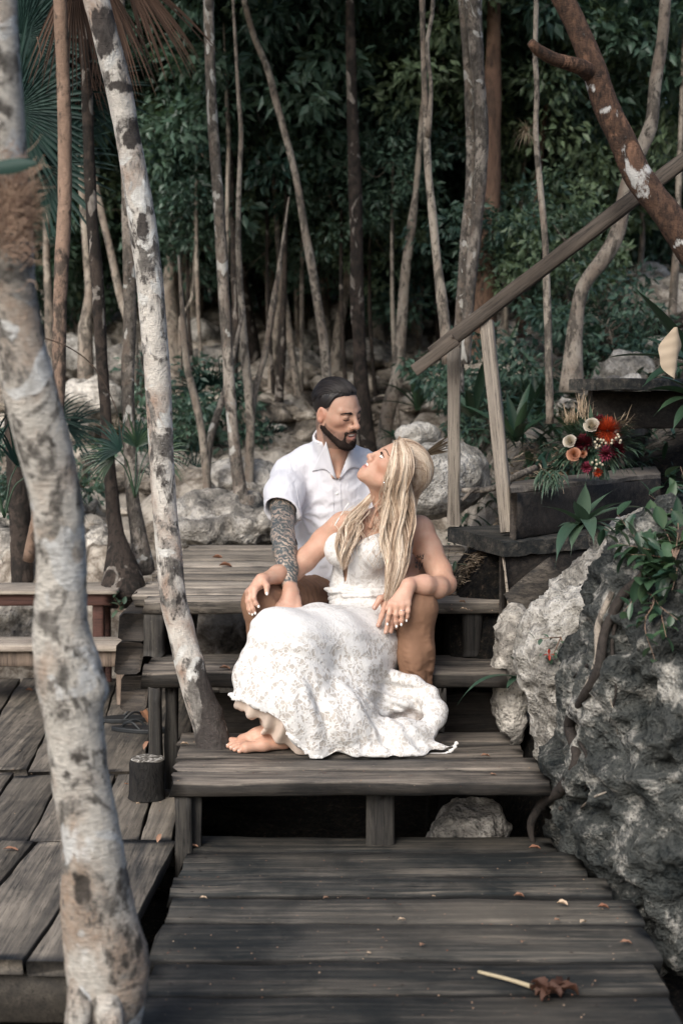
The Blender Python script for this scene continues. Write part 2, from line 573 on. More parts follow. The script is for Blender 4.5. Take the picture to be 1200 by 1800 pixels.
# ------------------------------------------------------------------ materials of the place
M = {}
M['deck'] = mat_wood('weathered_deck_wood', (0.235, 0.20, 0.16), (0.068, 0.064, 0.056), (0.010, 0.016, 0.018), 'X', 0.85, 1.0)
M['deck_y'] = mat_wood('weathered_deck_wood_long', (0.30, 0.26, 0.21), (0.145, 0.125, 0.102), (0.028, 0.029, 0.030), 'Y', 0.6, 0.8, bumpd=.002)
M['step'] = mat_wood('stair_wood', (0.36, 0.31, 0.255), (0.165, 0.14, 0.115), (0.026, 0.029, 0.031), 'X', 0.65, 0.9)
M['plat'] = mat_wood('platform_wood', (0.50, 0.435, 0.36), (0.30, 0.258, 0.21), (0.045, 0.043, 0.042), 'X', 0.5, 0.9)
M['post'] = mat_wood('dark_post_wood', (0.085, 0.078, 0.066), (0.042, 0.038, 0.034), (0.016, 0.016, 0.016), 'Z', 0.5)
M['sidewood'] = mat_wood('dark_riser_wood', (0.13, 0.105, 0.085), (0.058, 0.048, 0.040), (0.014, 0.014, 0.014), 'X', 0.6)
M['rail'] = mat_wood('handrail_wood', (0.125, 0.100, 0.078), (0.085, 0.068, 0.054), (0.045, 0.037, 0.031), 'X', 0.2, 1.0, bumpd=.0015)
M['railpost'] = mat_wood('pale_post_wood', (0.37, 0.325, 0.27), (0.27, 0.232, 0.19), (0.17, 0.145, 0.118), 'X', 0.15, 1.0, bumpd=.0015)
M['redwood'] = mat_wood('red_painted_wood', (0.13, 0.062, 0.048), (0.085, 0.040, 0.032), (0.035, 0.02, 0.017), 'X', 0.3)
M['benchtop'] = mat_wood('bench_top_wood', (0.5, 0.45, 0.37), (0.36, 0.31, 0.26), (0.15, 0.125, 0.105), 'X', 0.3)
M['rock_pale'] = mat_rock('pale_limestone', (0.66, 0.62, 0.56), (0.28, 0.26, 0.232), (0.028, 0.030, 0.031), 2.8, 0.545)
M['rock_ground'] = mat_rock('karst_ground', (0.58, 0.52, 0.44), (0.22, 0.19, 0.155), (0.024, 0.024, 0.023), 2.1, 0.54)
M['rock_dark'] = mat_rock('stained_limestone', (0.52, 0.50, 0.455), (0.085, 0.090, 0.085), (0.008, 0.013, 0.015), 3.0, 0.592, bumpd=0.06)
M['rock_lobe'] = mat_rock('bleached_limestone', (0.66, 0.635, 0.59), (0.36, 0.34, 0.305), (0.045, 0.045, 0.043), 3.4, 0.53, bumpd=0.04)

# ------------------------------------------------------------------ ground
def ground_z(x, y):
    """smooth height of the ground without its roughness"""
    a = np.interp(y, [-10, 3.0, 6.9, 7.25, 7.7, 8.6, 9.6, 11.5, 14, 18, 30, 60, 120],
                  [-0.55, -0.55, -0.5, -0.08, 0.55, 0.84, 1.02, 1.55, 2.15, 2.6, 3.8, 6.5, 9])
    b = np.interp(y, [-10, 3.8, 4.8, 5.3, 5.9, 6.6, 7.6, 9.5, 11.5, 14, 18, 30, 60, 120],
                  [-0.55, -0.55, -0.15, 0.48, 0.72, 0.98, 1.22, 1.55, 1.9, 2.3, 2.7, 3.8, 6.5, 9])
    w = sstep(0.42, 0.85, x - 0.05 * (y - 5))
    # a mound of soil leaning over the right end of the platform
    m = 0
    c = 0.5 * sstep(1.3, 2.6, x) * sstep(5.5, 7.5, y)
    z = a * (1 - w) + b * w + m + c
    hp = np.clip(.62 + 1.35 * (x - .43), .3, .825) - 2.5 * np.clip(5.50 - y, 0, .4) - 1.2 * np.clip(x - .80, 0, 1)
    return np.where((x > .40) & (y > 5.36) & (y < 6.2), np.maximum(z, hp), z)
def ground_xyz(u, y):
    x = u * (3.2 + 0.42 * np.maximum(y, 0))
    return x
yy = np.concatenate([np.linspace(-8, 4.6, 30, endpoint=False), np.linspace(4.6, 9.5, 190, endpoint=False),
                     np.linspace(9.5, 15.5, 130, endpoint=False), np.linspace(15.5, 30, 60, endpoint=False), np.linspace(30, 120, 30)])
uu = np.linspace(-1, 1, 300)
U, Y = np.meshgrid(uu, yy)
X = ground_xyz(U, Y)
X = X.ravel(); Y = Y.ravel()
Z = ground_z(X, Y)
p3 = np.c_[X, Y, Z]
rocky = sstep(7.0, 7.6, Y) * (1 - 0.55 * sstep(0.5, 1.0, X) * (1 - sstep(8.5, 10, Y)))
bil = np.abs(vnoise(p3 * 2.1, 1)) * 0.9 + np.abs(vnoise(p3 * 4.7, 2)) * 0.5 + np.abs(vnoise(p3 * 10.3, 3)) * 0.25
cr = fbm(p3 * 1.1, 4, 9)
Z = Z + rocky * (bil * 0.24 - 0.16 + 0.12 * cr) + 0.03 * fbm(p3 * 6, 3, 4)
Z -= rocky * 0.12 * sstep(0.25, 0.5, fbm(p3 * 2.4, 3, 21))
nx = len(uu)
i = np.arange(len(yy) - 1)[:, None] * nx; j = np.arange(nx - 1)[None, :]
Q = np.stack([i + j, i + j + 1, i + nx + j + 1, i + nx + j], -1).reshape(-1, 4)
mg = NT('forest_floor')
v = mg.coords((1, 1, 1), obj_rand=False)
a1 = mg.noise(v, 1.7, 9, 0.68, 0.5)
b1 = mg.noise(v, 10, 9, 0.78, 0.4)
f1 = mg.math('MULTIPLY_ADD', b1, 0.55, mg.math('MULTIPLY', a1, 0.6))
rc = mg.ramp(f1, [(0.44, (0.022, 0.021, 0.019)), (0.53, (0.25, 0.21, 0.17)), (0.63, (0.66, 0.60, 0.52))])
soil = mg.ramp(mg.noise(v, 45, 7, 0.8), [(0.42, (0.005, 0.006, 0.007)), (0.58, (0.026, 0.022, 0.018)), (0.70, (0.16, 0.115, 0.085))])
c1 = mg.mix(mg.attr('rocky'), soil, rc)
pit = mg.voro(v, 16, 'SMOOTH_F1')
mg.fin(c1, 0.95, mg.bump(mg.math('MULTIPLY_ADD', pit, 0.5, b1), 1.0, 0.05), 0.15)
rock_attr = rocky * sstep(-0.35, 0.1, fbm(p3 * 0.9, 3, 31) + 0.25 - 0.5 * sstep(13, 17, Y))
g = obj('ground', mesh_np('ground', np.c_[X, Y, Z], Q, True, {'rocky': rock_attr}), mg.m)
tag(g, kind='structure')
def gz(x, y):
    return float(ground_z(np.array([x]), np.array([y]))[0])

# ------------------------------------------------------------------ boardwalk in front
rs = np.random.RandomState(4)
mb = MB()
edges = [4.57, 4.40, 4.16, 3.99, 3.78, 3.52, 3.32, 3.07, 2.86, 2.64]
def left_edge(y): return -0.495 + (4.4 - y) * 0.012
def right_edge(y):
    return np.interp(y, [2.6, 3.2, 3.55, 3.8, 4.2, 4.42, 4.6], [0.76, 0.77, 0.80, 0.83, 0.76, 0.67, 0.66])
for a, b in zip(edges[:-1], edges[1:]):
    yc = (a + b) / 2; w = a - b - rs.uniform(0.016, 0.028)
    tilt = rs.uniform(-0.008, 0.008)
    V, q, t = plank((left_edge(yc) + rs.uniform(-0.008, 0.012), yc - tilt, rs.uniform(-0.004, 0.004)), (right_edge(yc) + rs.uniform(-0.01, 0.02), yc + tilt, rs.uniform(-0.004, 0.004)), w, 0.04, rs, rough=0.006)
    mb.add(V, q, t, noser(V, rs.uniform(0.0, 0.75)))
for x in (-0.42, 0.15, 0.6):
    V, q, t = plank((x, 2.7, -0.048), (x, 4.5, -0.048), 0.07, 0.12, rs); mb.add(V, q, t, 0.0)
bw = tag(mb.build('boardwalk', M['deck']), kind='structure')
mbn = MB(); rsn = np.random.RandomState(8)
for a, b in zip(edges[:-1], edges[1:]):
    for x in (-0.42, 0.15, 0.6):
        for t_ in (.25, .75):
            c_ = np.array([x + rsn.normal() * .008, b + (a - b) * t_ + rsn.normal() * .006, .0032]); an = np.linspace(0, 2 * np.pi, 8, endpoint=False)
            mbn.add(np.vstack([c_ + .0042 * np.c_[np.cos(an), np.sin(an), np.full(8, -.3)], c_]), None, [(i_, (i_ + 1) % 8, 8) for i_ in range(8)], 0)
mbn.build('nail_heads', plain('rusty_iron', (.03, .022, .018), .7), bw)

# ------------------------------------------------------------------ lower deck on the left, boards running away from the camera
mb = MB()
dirx = -0.05
def deckboards(y0, y1, xs, z, seed):
    rs = np.random.RandomState(seed)
    for a, b in zip(xs[:-1], xs[1:]):
        w = b - a - rs.uniform(0.008, 0.014); xc = (a + b) / 2
        e0, e1 = rs.uniform(-.02, .02, 2)
        V, q, t = plank((xc + (4.5 - y0) * -dirx * -1, y0 + e0, z + rs.uniform(-.003, .003)), (xc + (y1 - 4.5) * dirx, y1 + e1, z + rs.uniform(-.003, .003)), w, 0.04, rs, rough=0.0035, bev=.07)
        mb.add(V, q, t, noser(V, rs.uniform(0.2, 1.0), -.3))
deckboards(3.52, 4.50, [-1.95, -1.72, -1.47, -1.21, -0.985, -0.76, -0.53], 0.0, 1)
deckboards(4.53, 5.34, [-1.95, -1.70, -1.46, -1.21, -1.02, -0.82, -0.66, -0.55], -0.004, 2)
deckboards(5.37, 7.18, [-2.75, -2.42, -2.1, -1.80, -1.50, -1.25, -1.01, -0.80, -0.62], 0.0, 3)
for y in (3.6, 4.45, 4.62, 5.3, 5.42, 6.3, 7.1):
    V, q, t = plank((-2.6 if y > 5.4 else -1.95, y, -0.048), (-0.62, y, -0.048), 0.08, 0.14, rs); mb.add(V, q, t, -.4)
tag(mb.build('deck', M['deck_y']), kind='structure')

# ------------------------------------------------------------------ the wooden stairs the couple sit on
st = thing('wooden_stairs', 'weathered wooden stairs and platform of dark boards under the seated couple', 'stairs', (0, 5.0, 0))
Z1, Z2, Z3 = 0.22, 0.44, 0.66
mb = MB(); rs = np.random.RandomState(11)
# lowest tread: two worn boards in front, then darker ones behind
for (ya, yb, x0, x1, tn) in ((4.40, 4.545, -0.535, 0.655, .62), (4.555, 4.70, -0.545, 0.64, .8), (4.73, 4.90, -0.56, 0.62, .2), (4.91, 5.10, -0.57, 0.60, .3)):
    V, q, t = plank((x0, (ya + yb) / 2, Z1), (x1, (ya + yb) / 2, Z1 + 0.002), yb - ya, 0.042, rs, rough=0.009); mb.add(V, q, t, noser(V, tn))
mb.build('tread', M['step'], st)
mb = MB()
for (ya, yb, tn) in ((5.07, 5.25, .75), (5.26, 5.46, .5)):
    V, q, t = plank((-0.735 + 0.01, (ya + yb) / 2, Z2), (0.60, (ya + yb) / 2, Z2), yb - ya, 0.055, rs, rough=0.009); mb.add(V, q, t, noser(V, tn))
mb.build('tread', M['step'], st)
mb = MB()
ys = [5.36, 5.56, 5.77, 5.99, 6.22, 6.46, 6.70, 6.95, 7.20, 7.44]
for k, (ya, yb) in enumerate(zip(ys[:-1], ys[1:])):
    xl = [-0.755, -0.82, -0.815, -0.80, -0.83, -0.80, -0.81, -0.80, -0.80][k]
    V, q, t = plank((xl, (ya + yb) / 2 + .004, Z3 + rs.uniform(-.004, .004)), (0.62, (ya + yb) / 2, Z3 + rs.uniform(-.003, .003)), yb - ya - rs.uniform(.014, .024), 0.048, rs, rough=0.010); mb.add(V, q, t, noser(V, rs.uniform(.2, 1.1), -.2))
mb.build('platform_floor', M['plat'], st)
# stacked beams at the platform's left end and posts
mb = MB()
for z0, z1, dx in ((0.605, 0.50, 0), (0.495, 0.37, -.012), (0.365, 0.23, .01)):
    V, q, t = plank((-0.80 + dx, 5.40, z0), (-0.80 + dx, 7.3, z0), 0.10, z0 - z1, rs, rough=0.01); mb.add(V, q, t, 0.2)
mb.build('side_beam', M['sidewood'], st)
def post(x, y, z0, z1, w, d, mat, tn, lean=0, name='post'):
    m_ = MB(); V, q, t = plank((x + lean, y - d / 2, z0), (x, y - d / 2, z1), w, d, rs, up=(0, -1, 0), rough=0.006); m_.add(V, q, t, tn)
    return m_.build(name, mat, st)
post(-0.72, 5.42, Z2 + .004, 0.61, 0.085, 0.07, M['post'], .6)
post(0.50, 5.42, Z2 + .004, 0.61, 0.07, 0.07, M['post'], .1)
post(-0.675, 5.10, -0.3, Z2 - 0.057, 0.045, 0.06, M['post'], .5)
post(-0.625, 5.16, -0.3, Z2 - 0.057, 0.045, 0.06, M['post'], .35)
post(0.36, 5.10, Z1 + .003, Z2 - 0.057, 0.035, 0.05, M['post'], .9)
post(-0.50, 4.43, -0.35, Z1 - 0.045, 0.05, 0.05, M['post'], .35)
post(-0.462, 4.47, -0.35, Z1 - 0.045, 0.034, 0.05, M['post'], .6)
post(0.125, 4.50, -0.35, Z1 - 0.045, 0.085, 0.06, M['post'], .45)
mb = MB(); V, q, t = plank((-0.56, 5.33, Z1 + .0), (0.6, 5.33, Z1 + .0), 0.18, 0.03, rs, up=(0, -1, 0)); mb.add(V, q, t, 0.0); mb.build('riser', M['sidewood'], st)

# ------------------------------------------------------------------ the upper stairs with the handrail (right)
us = thing('upper_stairs', 'narrow dark wooden stairs climbing to the right with a sloping handrail on two pale posts', 'stairs', tuple(P(890, 930, 5.6)))
def slab(name, corners, z, th, mat, tn, parent, boards=2, seed=0):
    """a tread of given plan corners (near-left, near-right, far-right, far-left)"""
    r_ = np.random.RandomState(seed)
    m_ = MB(); c = [np.array(q_, float) for q_ in corners]
    for b in range(boards):
        t0, t1 = b / boards + .006, (b + 1) / boards - .006
        a0 = c[0] + (c[3] - c[0]) * t0; a1 = c[1] + (c[2] - c[1]) * t0
        b0 = c[0] + (c[3] - c[0]) * t1; b1 = c[1] + (c[2] - c[1]) * t1
        n = 14; V = []
        for s_ in np.linspace(0, 1, n):
            p, q2 = a0 + (a1 - a0) * s_, b0 + (b1 - b0) * s_
            wv = r_.uniform(-.003, .003)
            for (xy, zz) in ((p + (q2 - p) * .04, z), (p + (q2 - p) * .96, z), (q2, z - .006), (q2, z - th), (p, z - th + wv), (p, z - .006 + wv)):
                V.append((xy[0] + r_.uniform(-.002, .002), xy[1] + r_.uniform(-.003, .003), zz + r_.uniform(-.0015, .0015)))
        i_ = np.arange(n - 1)[:, None] * 6; j_ = np.arange(6)[None, :]; j2_ = (j_ + 1) % 6
        Q_ = np.stack([i_ + j_, i_ + 6 + j_, i_ + 6 + j2_, i_ + j2_], -1).reshape(-1, 4)
        T_ = [(0, 1, 2), (0, 2, 5), (5, 2, 3), (5, 3, 4)]
        e_ = (n - 1) * 6; T_ += [(e_, e_ + 2, e_ + 1), (e_, e_ + 5, e_ + 2), (e_ + 5, e_ + 3, e_ + 2), (e_ + 5, e_ + 4, e_ + 3)]
        m_.add(V, Q_, T_, tn + b * .2)
    return m_.build(name, mat, parent, smooth=False)
A1 = P(785, 930, 5.92); B1 = P(884, 952, 5.36); C1 = P(1040, 938, 5.55); D1 = P(1035, 915, 6.1)
T1z = 0.90
def atz(px, py, z):
    """point on the plane of height z seen at a pixel"""
    v_ = -(py - 900) / FPX; t_ = (z - CAM_H) / (-_sp + v_ * _cp)
    return np.array([(px - 600) / FPX * t_, (_cp + v_ * _sp) * t_])
slab('tread', [atz(884, 951, T1z), atz(1040, 938, T1z), atz(1040, 917, T1z), atz(786, 926, T1z)], T1z, 0.06, M['deck'], 0.45, us, 2, 1)
slab('tread', [atz(896, 856, 1.10), atz(1160, 832, 1.10), atz(1150, 818, 1.10), atz(900, 846, 1.10)], 1.10, 0.022, M['step'], 0.5, us, 1, 2)
T3z = 1.29
slab('tread', [atz(1092, 754, T3z), atz(1300, 727, T3z), atz(1300, 716, T3z), atz(1078, 740, T3z)], T3z, 0.045, M['step'], 0.1, us, 1, 3)
slab('tread', [(1.20, 6.05), (1.90, 6.55), (1.75, 7.0), (1.02, 6.42)], 1.515, 0.05, M['deck'], 0.5, us, 2, 4)
def riser(x0y0, x1y1, z0, z1, tn, mat, name='riser'):
    m_ = MB(); a, b = np.array(x0y0, float), np.array(x1y1, float)
    d = (b - a) / np.linalg.norm(b - a); nrm = np.array([d[1], -d[0]])
    V, q, t = plank((a[0], a[1], (z0 + z1) / 2), (b[0], b[1], (z0 + z1) / 2), z1 - z0, 0.03, rs, up=(nrm[0], nrm[1], 0), rough=.004); m_.add(V, q, t, tn)
    return m_.build(name, mat, us)
a_, b_, c_, d_ = atz(884, 951, T1z), atz(1040, 938, T1z), atz(1040, 917, T1z), atz(786, 926, T1z)
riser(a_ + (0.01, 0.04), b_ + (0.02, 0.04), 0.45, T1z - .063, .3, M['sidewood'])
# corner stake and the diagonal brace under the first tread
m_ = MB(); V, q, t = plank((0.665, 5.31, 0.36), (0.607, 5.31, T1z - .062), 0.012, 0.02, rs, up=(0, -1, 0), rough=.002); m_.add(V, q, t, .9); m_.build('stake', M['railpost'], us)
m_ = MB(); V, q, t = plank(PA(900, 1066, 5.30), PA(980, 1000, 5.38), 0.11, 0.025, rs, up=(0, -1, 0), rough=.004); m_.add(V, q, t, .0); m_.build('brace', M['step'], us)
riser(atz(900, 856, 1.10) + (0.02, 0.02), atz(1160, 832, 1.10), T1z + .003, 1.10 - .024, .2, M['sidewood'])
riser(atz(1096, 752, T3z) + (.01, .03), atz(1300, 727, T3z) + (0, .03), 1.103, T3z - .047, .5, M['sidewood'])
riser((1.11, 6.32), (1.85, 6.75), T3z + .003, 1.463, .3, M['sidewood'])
# handrail posts and rail
def beam(name, a, b_, w, d, mat, tn, parent, face=(-0.1, -1, .05)):
    """a sawn timber built along its own x axis, then swung into place so the grain follows it"""
    a, b_ = Vector(a), Vector(b_); L = (b_ - a).length; xd = (b_ - a).normalized(); zd = Vector(face); zd = (zd - zd.dot(xd) * xd).normalized(); yd = zd.cross(xd)
    m_ = MB(); V, q, t = plank((0, 0, 0), (L, 0, 0), w, d, rs, nseg=max(12, int(L / .08)), rough=.0025); m_.add(V, q, t, tn)
    o = m_.build(name, mat, parent)
    Mx = Matrix((xd, yd, zd)).transposed().to_4x4(); Mx.translation = a
    o.matrix_basis = Mx
    return o
beam('rail_post', PA(797, 923, 5.80), PA(797, 612, 5.72), 0.052, 0.045, M['railpost'], .5, us)
beam('rail_post', PA(890, 935, 5.44), PA(853, 562, 5.60), 0.052, 0.05, M['railpost'], .62, us, (-.25, -1, 0))
beam('handrail', PA(757, 622, 5.60), PA(1240, 250, 5.52), 0.058, 0.05, M['rail'], .45, us)
beam('handrail_end', PA(727, 652, 5.59), PA(800, 596, 5.57), 0.048, 0.025, M['rail'], .9, us)

# ------------------------------------------------------------------ bench and low table
def bench(name, label, cat, x0, x1, y, ztop, dep, topm, legm, th, legs, apron, group=None):
    t_ = thing(name, label, cat, ((x0 + x1) / 2, y, 0), group)
    m_ = MB(); V, q, t = plank((x0, y, ztop), (x1, y, ztop), dep, th, rs, rough=.003); m_.add(V, q, t, .6); m_.build('seat_board', topm, t_)
    m_ = MB(); V, q, t = plank((x0 + .03, y - dep / 2 + .03, ztop - th - apron / 2 - .001), (x1 - .03, y - dep / 2 + .03, ztop - th - apron / 2 - .001), apron, 0.025, rs, up=(0, -1, 0), rough=.002); m_.add(V, q, t, .5); m_.build('apron', legm, t_)
    for lx in legs:
        for ly in (-dep / 2 + .07, dep / 2 - .04):
            m_ = MB(); V, q, t = plank((lx, y + ly - .02, 0.003), (lx, y + ly - .02, ztop - th - .002), 0.055, 0.04, rs, up=(0, -1, 0), rough=.002); m_.add(V, q, t, .5); m_.build('leg', legm, t_)
    return t_
M['benchleg'] = mat_wood('bench_leg_wood', (0.25, 0.19, 0.15), (0.17, 0.13, 0.10), (0.08, 0.06, 0.05), 'Z', 0.3)
bench('bench', 'low wooden bench with pale top and brown legs beside the black flip flops', 'bench', -2.1, -0.965, 6.62, 0.292, 0.25, M['benchtop'], M['benchleg'], 0.03, [-1.02, -1.95], 0.075)
bench('low_table', 'low table with grey top and dark red edge and legs behind the bench', 'table', -2.3, -1.09, 7.0, 0.50, 0.30, M['benchtop'], M['redwood'], 0.02, [-1.19, -2.15], 0.06)

# ------------------------------------------------------------------ sawn stump
m_ = MB()
pth = catmull([PA(259, 1400, 5.02), PA(260, 1334, 5.02)], 12); pth[0, 2] = -.001
rr = np.full(12, 0.064); rr[0] = .068; rr[-1] = .060
V, q, t = tube(pth, rr, 28, True)
nz = fbm(np.c_[V[:, 0] * 30, V[:, 1] * 30, V[:, 2] * 4], 3, 5)
c0 = np.array([pth[0][0], pth[0][1]])
V[:, :2] += (V[:, :2] - c0) / (np.linalg.norm(V[:, :2] - c0, axis=1)[:, None] + 1e-6) * (nz * 0.006)[:, None] * (np.linalg.norm(V[:, :2] - c0, axis=1)[:, None] > .01)
m_.add(V, q, None, .4)
sm = m_
stump = thing('tree_stump', 'short dark round sawn stump standing on the deck beside the lowest step', 'stump', (float(pth[0][0]), 5.02, 0))
sm.build('bark', mat_bark('stump_bark', (0.022, 0.021, 0.02), (0.034, 0.03, 0.027), (0.008, 0.008, 0.009), 9, ring=.2), stump)
m_ = MB()
ang = np.linspace(0, 2 * np.pi, 28, endpoint=False)
rings = []
for k, r_ in enumerate([0.0601, 0.05, 0.035, 0.02, 0.008]):
    for a in ang: rings.append((pth[-1][0] + math.cos(a) * r_, pth[-1][1] + math.sin(a) * r_, pth[-1][2] + 0.004 + 0.003 * math.sin(k * 2.1 + a * 3) - (0.004 if k == 0 else 0)))
V = np.array(rings + [(pth[-1][0], pth[-1][1], pth[-1][2] + .004)])
i = np.arange(4)[:, None] * 28; j = np.arange(28)[None, :]; j2 = (j + 1) % 28
q = np.stack([i + j, i + j2, i + 28 + j2, i + 28 + j], -1).reshape(-1, 4)
m_.add(V, q, [(112 + a, 112 + (a + 1) % 28, 140) for a in range(28)], .5)
mm = NT('sawn_end'); v = mm.coords((1, 1, 1), False)
cc = mm.ramp(mm.noise(v, 28, 6, .7, 1.2), [(.45, (0.08, .072, .062)), (.54, (.17, .155, .135)), (.60, (.5, .48, .44))])
m_.build('cut_top', mm.fin(cc, .85, mm.bump(mm.noise(v, 60, 4), .8, .004), .2), stump)

# ------------------------------------------------------------------ rocks
BOULD = []
def rock(name, label, blobs, mat, h=0.02, amp=0.05, freq=4.0, seed=0, group=None, pits=0.5, zmin=None, cat='rock'):
    B = np.array([b[0] for b in blobs], float); Rr = np.array([max(b[1]) for b in blobs])
    lo = (B - Rr[:, None]).min(0) - .12; hi = (B + Rr[:, None]).max(0) + .12
    s = SDF(lo, hi, h)
    for c, r in blobs: s.ell(c, r, None, 0.12)
    V, Q = largest(*s.mesh())
    N = vnormals(V, Q)
    n1 = fbm(V * freq, 5, seed, 0.55, True)
    n2 = fbm(V * freq * 2.7, 4, seed + 7)
    pit_ = sstep(0.12, 0.5, fbm(V * freq * 2.2 + 9, 3, seed + 13))
    V = V + N * (amp * (n1 * 0.9 + n2 * 0.45 - pits * pit_))[:, None]
    if name == 'boulder': BOULD.append((V, Q))
    o = obj(name, mesh_np(name, V, Q), mat)
    if label: tag(o, label, cat, group)
    return o
rock('boulder', 'huge dark stained limestone boulder filling the lower right beside the boardwalk',
     [(PA(1215, 1230, 4.35), (0.34, 0.42, 0.62)), (PA(1130, 1340, 4.45), (0.22, 0.28, 0.40)), (PA(1225, 1500, 4.2), (0.26, 0.3, 0.34)),
      (PA(1040, 1400, 4.60), (0.13, 0.2, 0.20)), (PA(1290, 1060, 4.5), (0.34, 0.42, 0.30)), (PA(1240, 1030, 4.75), (0.25, 0.3, 0.2))],
     M['rock_dark'], 0.014, 0.085, 4.6, 3, pits=.9)
rock('boulder', 'bleached white limestone boulder between the steps and the huge dark boulder',
     [(PA(985, 1160, 4.95), (0.15, 0.2, 0.20)), (PA(1060, 1060, 5.0), (0.16, 0.22, 0.16)), (PA(1000, 1250, 4.95), (0.11, 0.16, 0.22)), (PA(1130, 975, 5.1), (0.17, 0.22, 0.14)), (PA(1010, 1330, 4.95), (.07, .14, .18))],
     M['rock_lobe'], 0.012, 0.05, 6, 8, pits=.6)
rock('rock', 'rough grey rock showing in the dark gap below the lowest step', [(PA(815, 1480, 4.78), (0.12, 0.10, 0.10)), (PA(835, 1462, 4.82), (0.08, .08, .09))], M['rock_pale'], 0.01, .03, 9, 5)
rock('rock', 'tall pale rock wedged upright against the right end of the middle step', [(PA(905, 1140, 5.25), (0.05, 0.08, 0.16)), (PA(900, 1230, 5.25), (0.05, .08, .2))], M['rock_pale'], 0.01, .03, 8, 15)
rock('rock', 'large smooth white rock lying behind the blonde woman and the nearer rail post',
     [(PA(800, 900, 6.6), (0.20, 0.2, 0.09)), (PA(745, 850, 7.1), (0.17, .2, .17)), (PA(790, 840, 7.2), (.2, .2, .17))], M['rock_lobe'], 0.016, .03, 5, 25, pits=.3)
rock('rock', 'rounded white rock beside the dry palm leaf behind the blonde woman', [(PA(735, 765, 8.1), (0.12, .12, .07))], M['rock_lobe'], 0.014, .025, 6, 26, pits=.3)
rock('rock', 'grey pitted rock ledge behind the platform left of the man', [(PA(390, 905, 7.85), (0.26, .2, .12)), (PA(450, 930, 7.7), (.2, .16, .09)), (PA(340, 935, 7.7), (.18, .16, .08))], M['rock_pale'], 0.016, .05, 6, 35, pits=1.0)
rock('rock', 'jagged pale rock behind the low table at the left edge', [(PA(20, 975, 8.0), (0.3, .2, .13)), (PA(90, 985, 7.9), (.12, .15, .1))], M['rock_pale'], 0.018, .05, 6, 45, pits=.9)
rock('rock', 'pale rock seen under the low table top', [(PA(20, 1080, 7.5), (0.28, .15, .12)), (PA(60, 1120, 7.45), (.15, .12, .1))], M['rock_pale'], 0.018, .05, 6, 46, pits=.9)
rock('rock', 'pale rock between the fat left tree and the dark forked trunk', [(PA(170, 970, 7.9), (0.12, .15, .12))], M['rock_pale'], 0.016, .04, 7, 47, pits=.9)
rock('rock', 'small pale stone peeping out beside the leather sandal', [(PA(262, 1225, 5.9), (0.03, .06, .07)), (PA(255, 1130, 6.3), (.03, .06, .1))], M['rock_pale'], 0.01, .02, 9, 48)
bgr = [(120, 625, 11.5, .3, .14, 'broad pale rock low between the two leftmost background trunks'), (215, 640, 11, .22, .16, 'pale rock behind the patchy leaning tree'), (330, 590, 12.5, .3, .12, 'flat pale rock at the foot of the far pale leaning trunks'),
       (385, 565, 13.5, .16, .12, 'white rock left of the thin forked trunk on the ridge'), (455, 575, 14, .12, .1, 'small white rock on the ridge above the fern'), (485, 580, 14, .12, .12, 'white rock on the ridge between thin trunks'),
       (520, 605, 13, .3, .1, 'pale flat rock on the ridge left of the man'), (660, 590, 13.5, .28, .13, 'bright white rock on the ridge above the man'), (715, 610, 13, .25, .1, 'pale rock on the ridge right of the man'),
       (150, 700, 9.6, .25, .12, 'grey rock under the dark overhang at left'), (1095, 655, 8.6, .16, .1, 'grey rounded rock below the curved trunk at right'), (1060, 690, 8.2, .14, .08, 'pale rock just above the bouquet'), (1110, 690, 8.0, .1, .08, 'pale rock tucked against the top steps'),
       (985, 600, 9.5, .12, .05, 'small white rock right of the thin pale stem'), (60, 660, 10.5, .2, .14, 'pale rock behind the fat left tree')]
for k, (px, py, D, rx, rz, lab) in enumerate(bgr):
    rock('rock', lab, [(PA(px, py, D), (rx, rx * .8, rz)), (PA(px + 18, py + 8, D - .1), (rx * .6, rx * .5, rz * .8))], M['rock_pale'] if k % 2 else M['rock_lobe'], 0.03, .06, 4.5, 60 + k, group='pale limestone rocks', pits=.6)

# loose rubble over the whole slope: nobody could count it
def ico(n=2):
    t = (1 + 5 ** .5) / 2
    v = [(-1, t, 0), (1, t, 0), (-1, -t, 0), (1, -t, 0), (0, -1, t), (0, 1, t), (0, -1, -t), (0, 1, -t), (t, 0, -1), (t, 0, 1), (-t, 0, -1), (-t, 0, 1)]
    f_ = [(0, 11, 5), (0, 5, 1), (0, 1, 7), (0, 7, 10), (0, 10, 11), (1, 5, 9), (5, 11, 4), (11, 10, 2), (10, 7, 6), (7, 1, 8), (3, 9, 4), (3, 4, 2), (3, 2, 6), (3, 6, 8), (3, 8, 9), (4, 9, 5), (2, 4, 11), (6, 2, 10), (8, 6, 7), (9, 8, 1)]
    v = [np.array(q_, float) / np.linalg.norm(q_) for q_ in v]
    for _ in range(n):
        mid = {}; nf = []
        def gm(a, b):
            k_ = (min(a, b), max(a, b))
            if k_ not in mid:
                w_ = v[a] + v[b]; v.append(w_ / np.linalg.norm(w_)); mid[k_] = len(v) - 1
            return mid[k_]
        for a, b, c in f_:
            x_, y_, z_ = gm(a, b), gm(b, c), gm(c, a); nf += [(a, x_, z_), (b, y_, x_), (c, z_, y_), (x_, y_, z_)]
        f_ = nf
    return np.array(v), np.array(f_)
IV, IF = ico(3)
rs = np.random.RandomState(33)
mb = MB(); mb2 = MB()
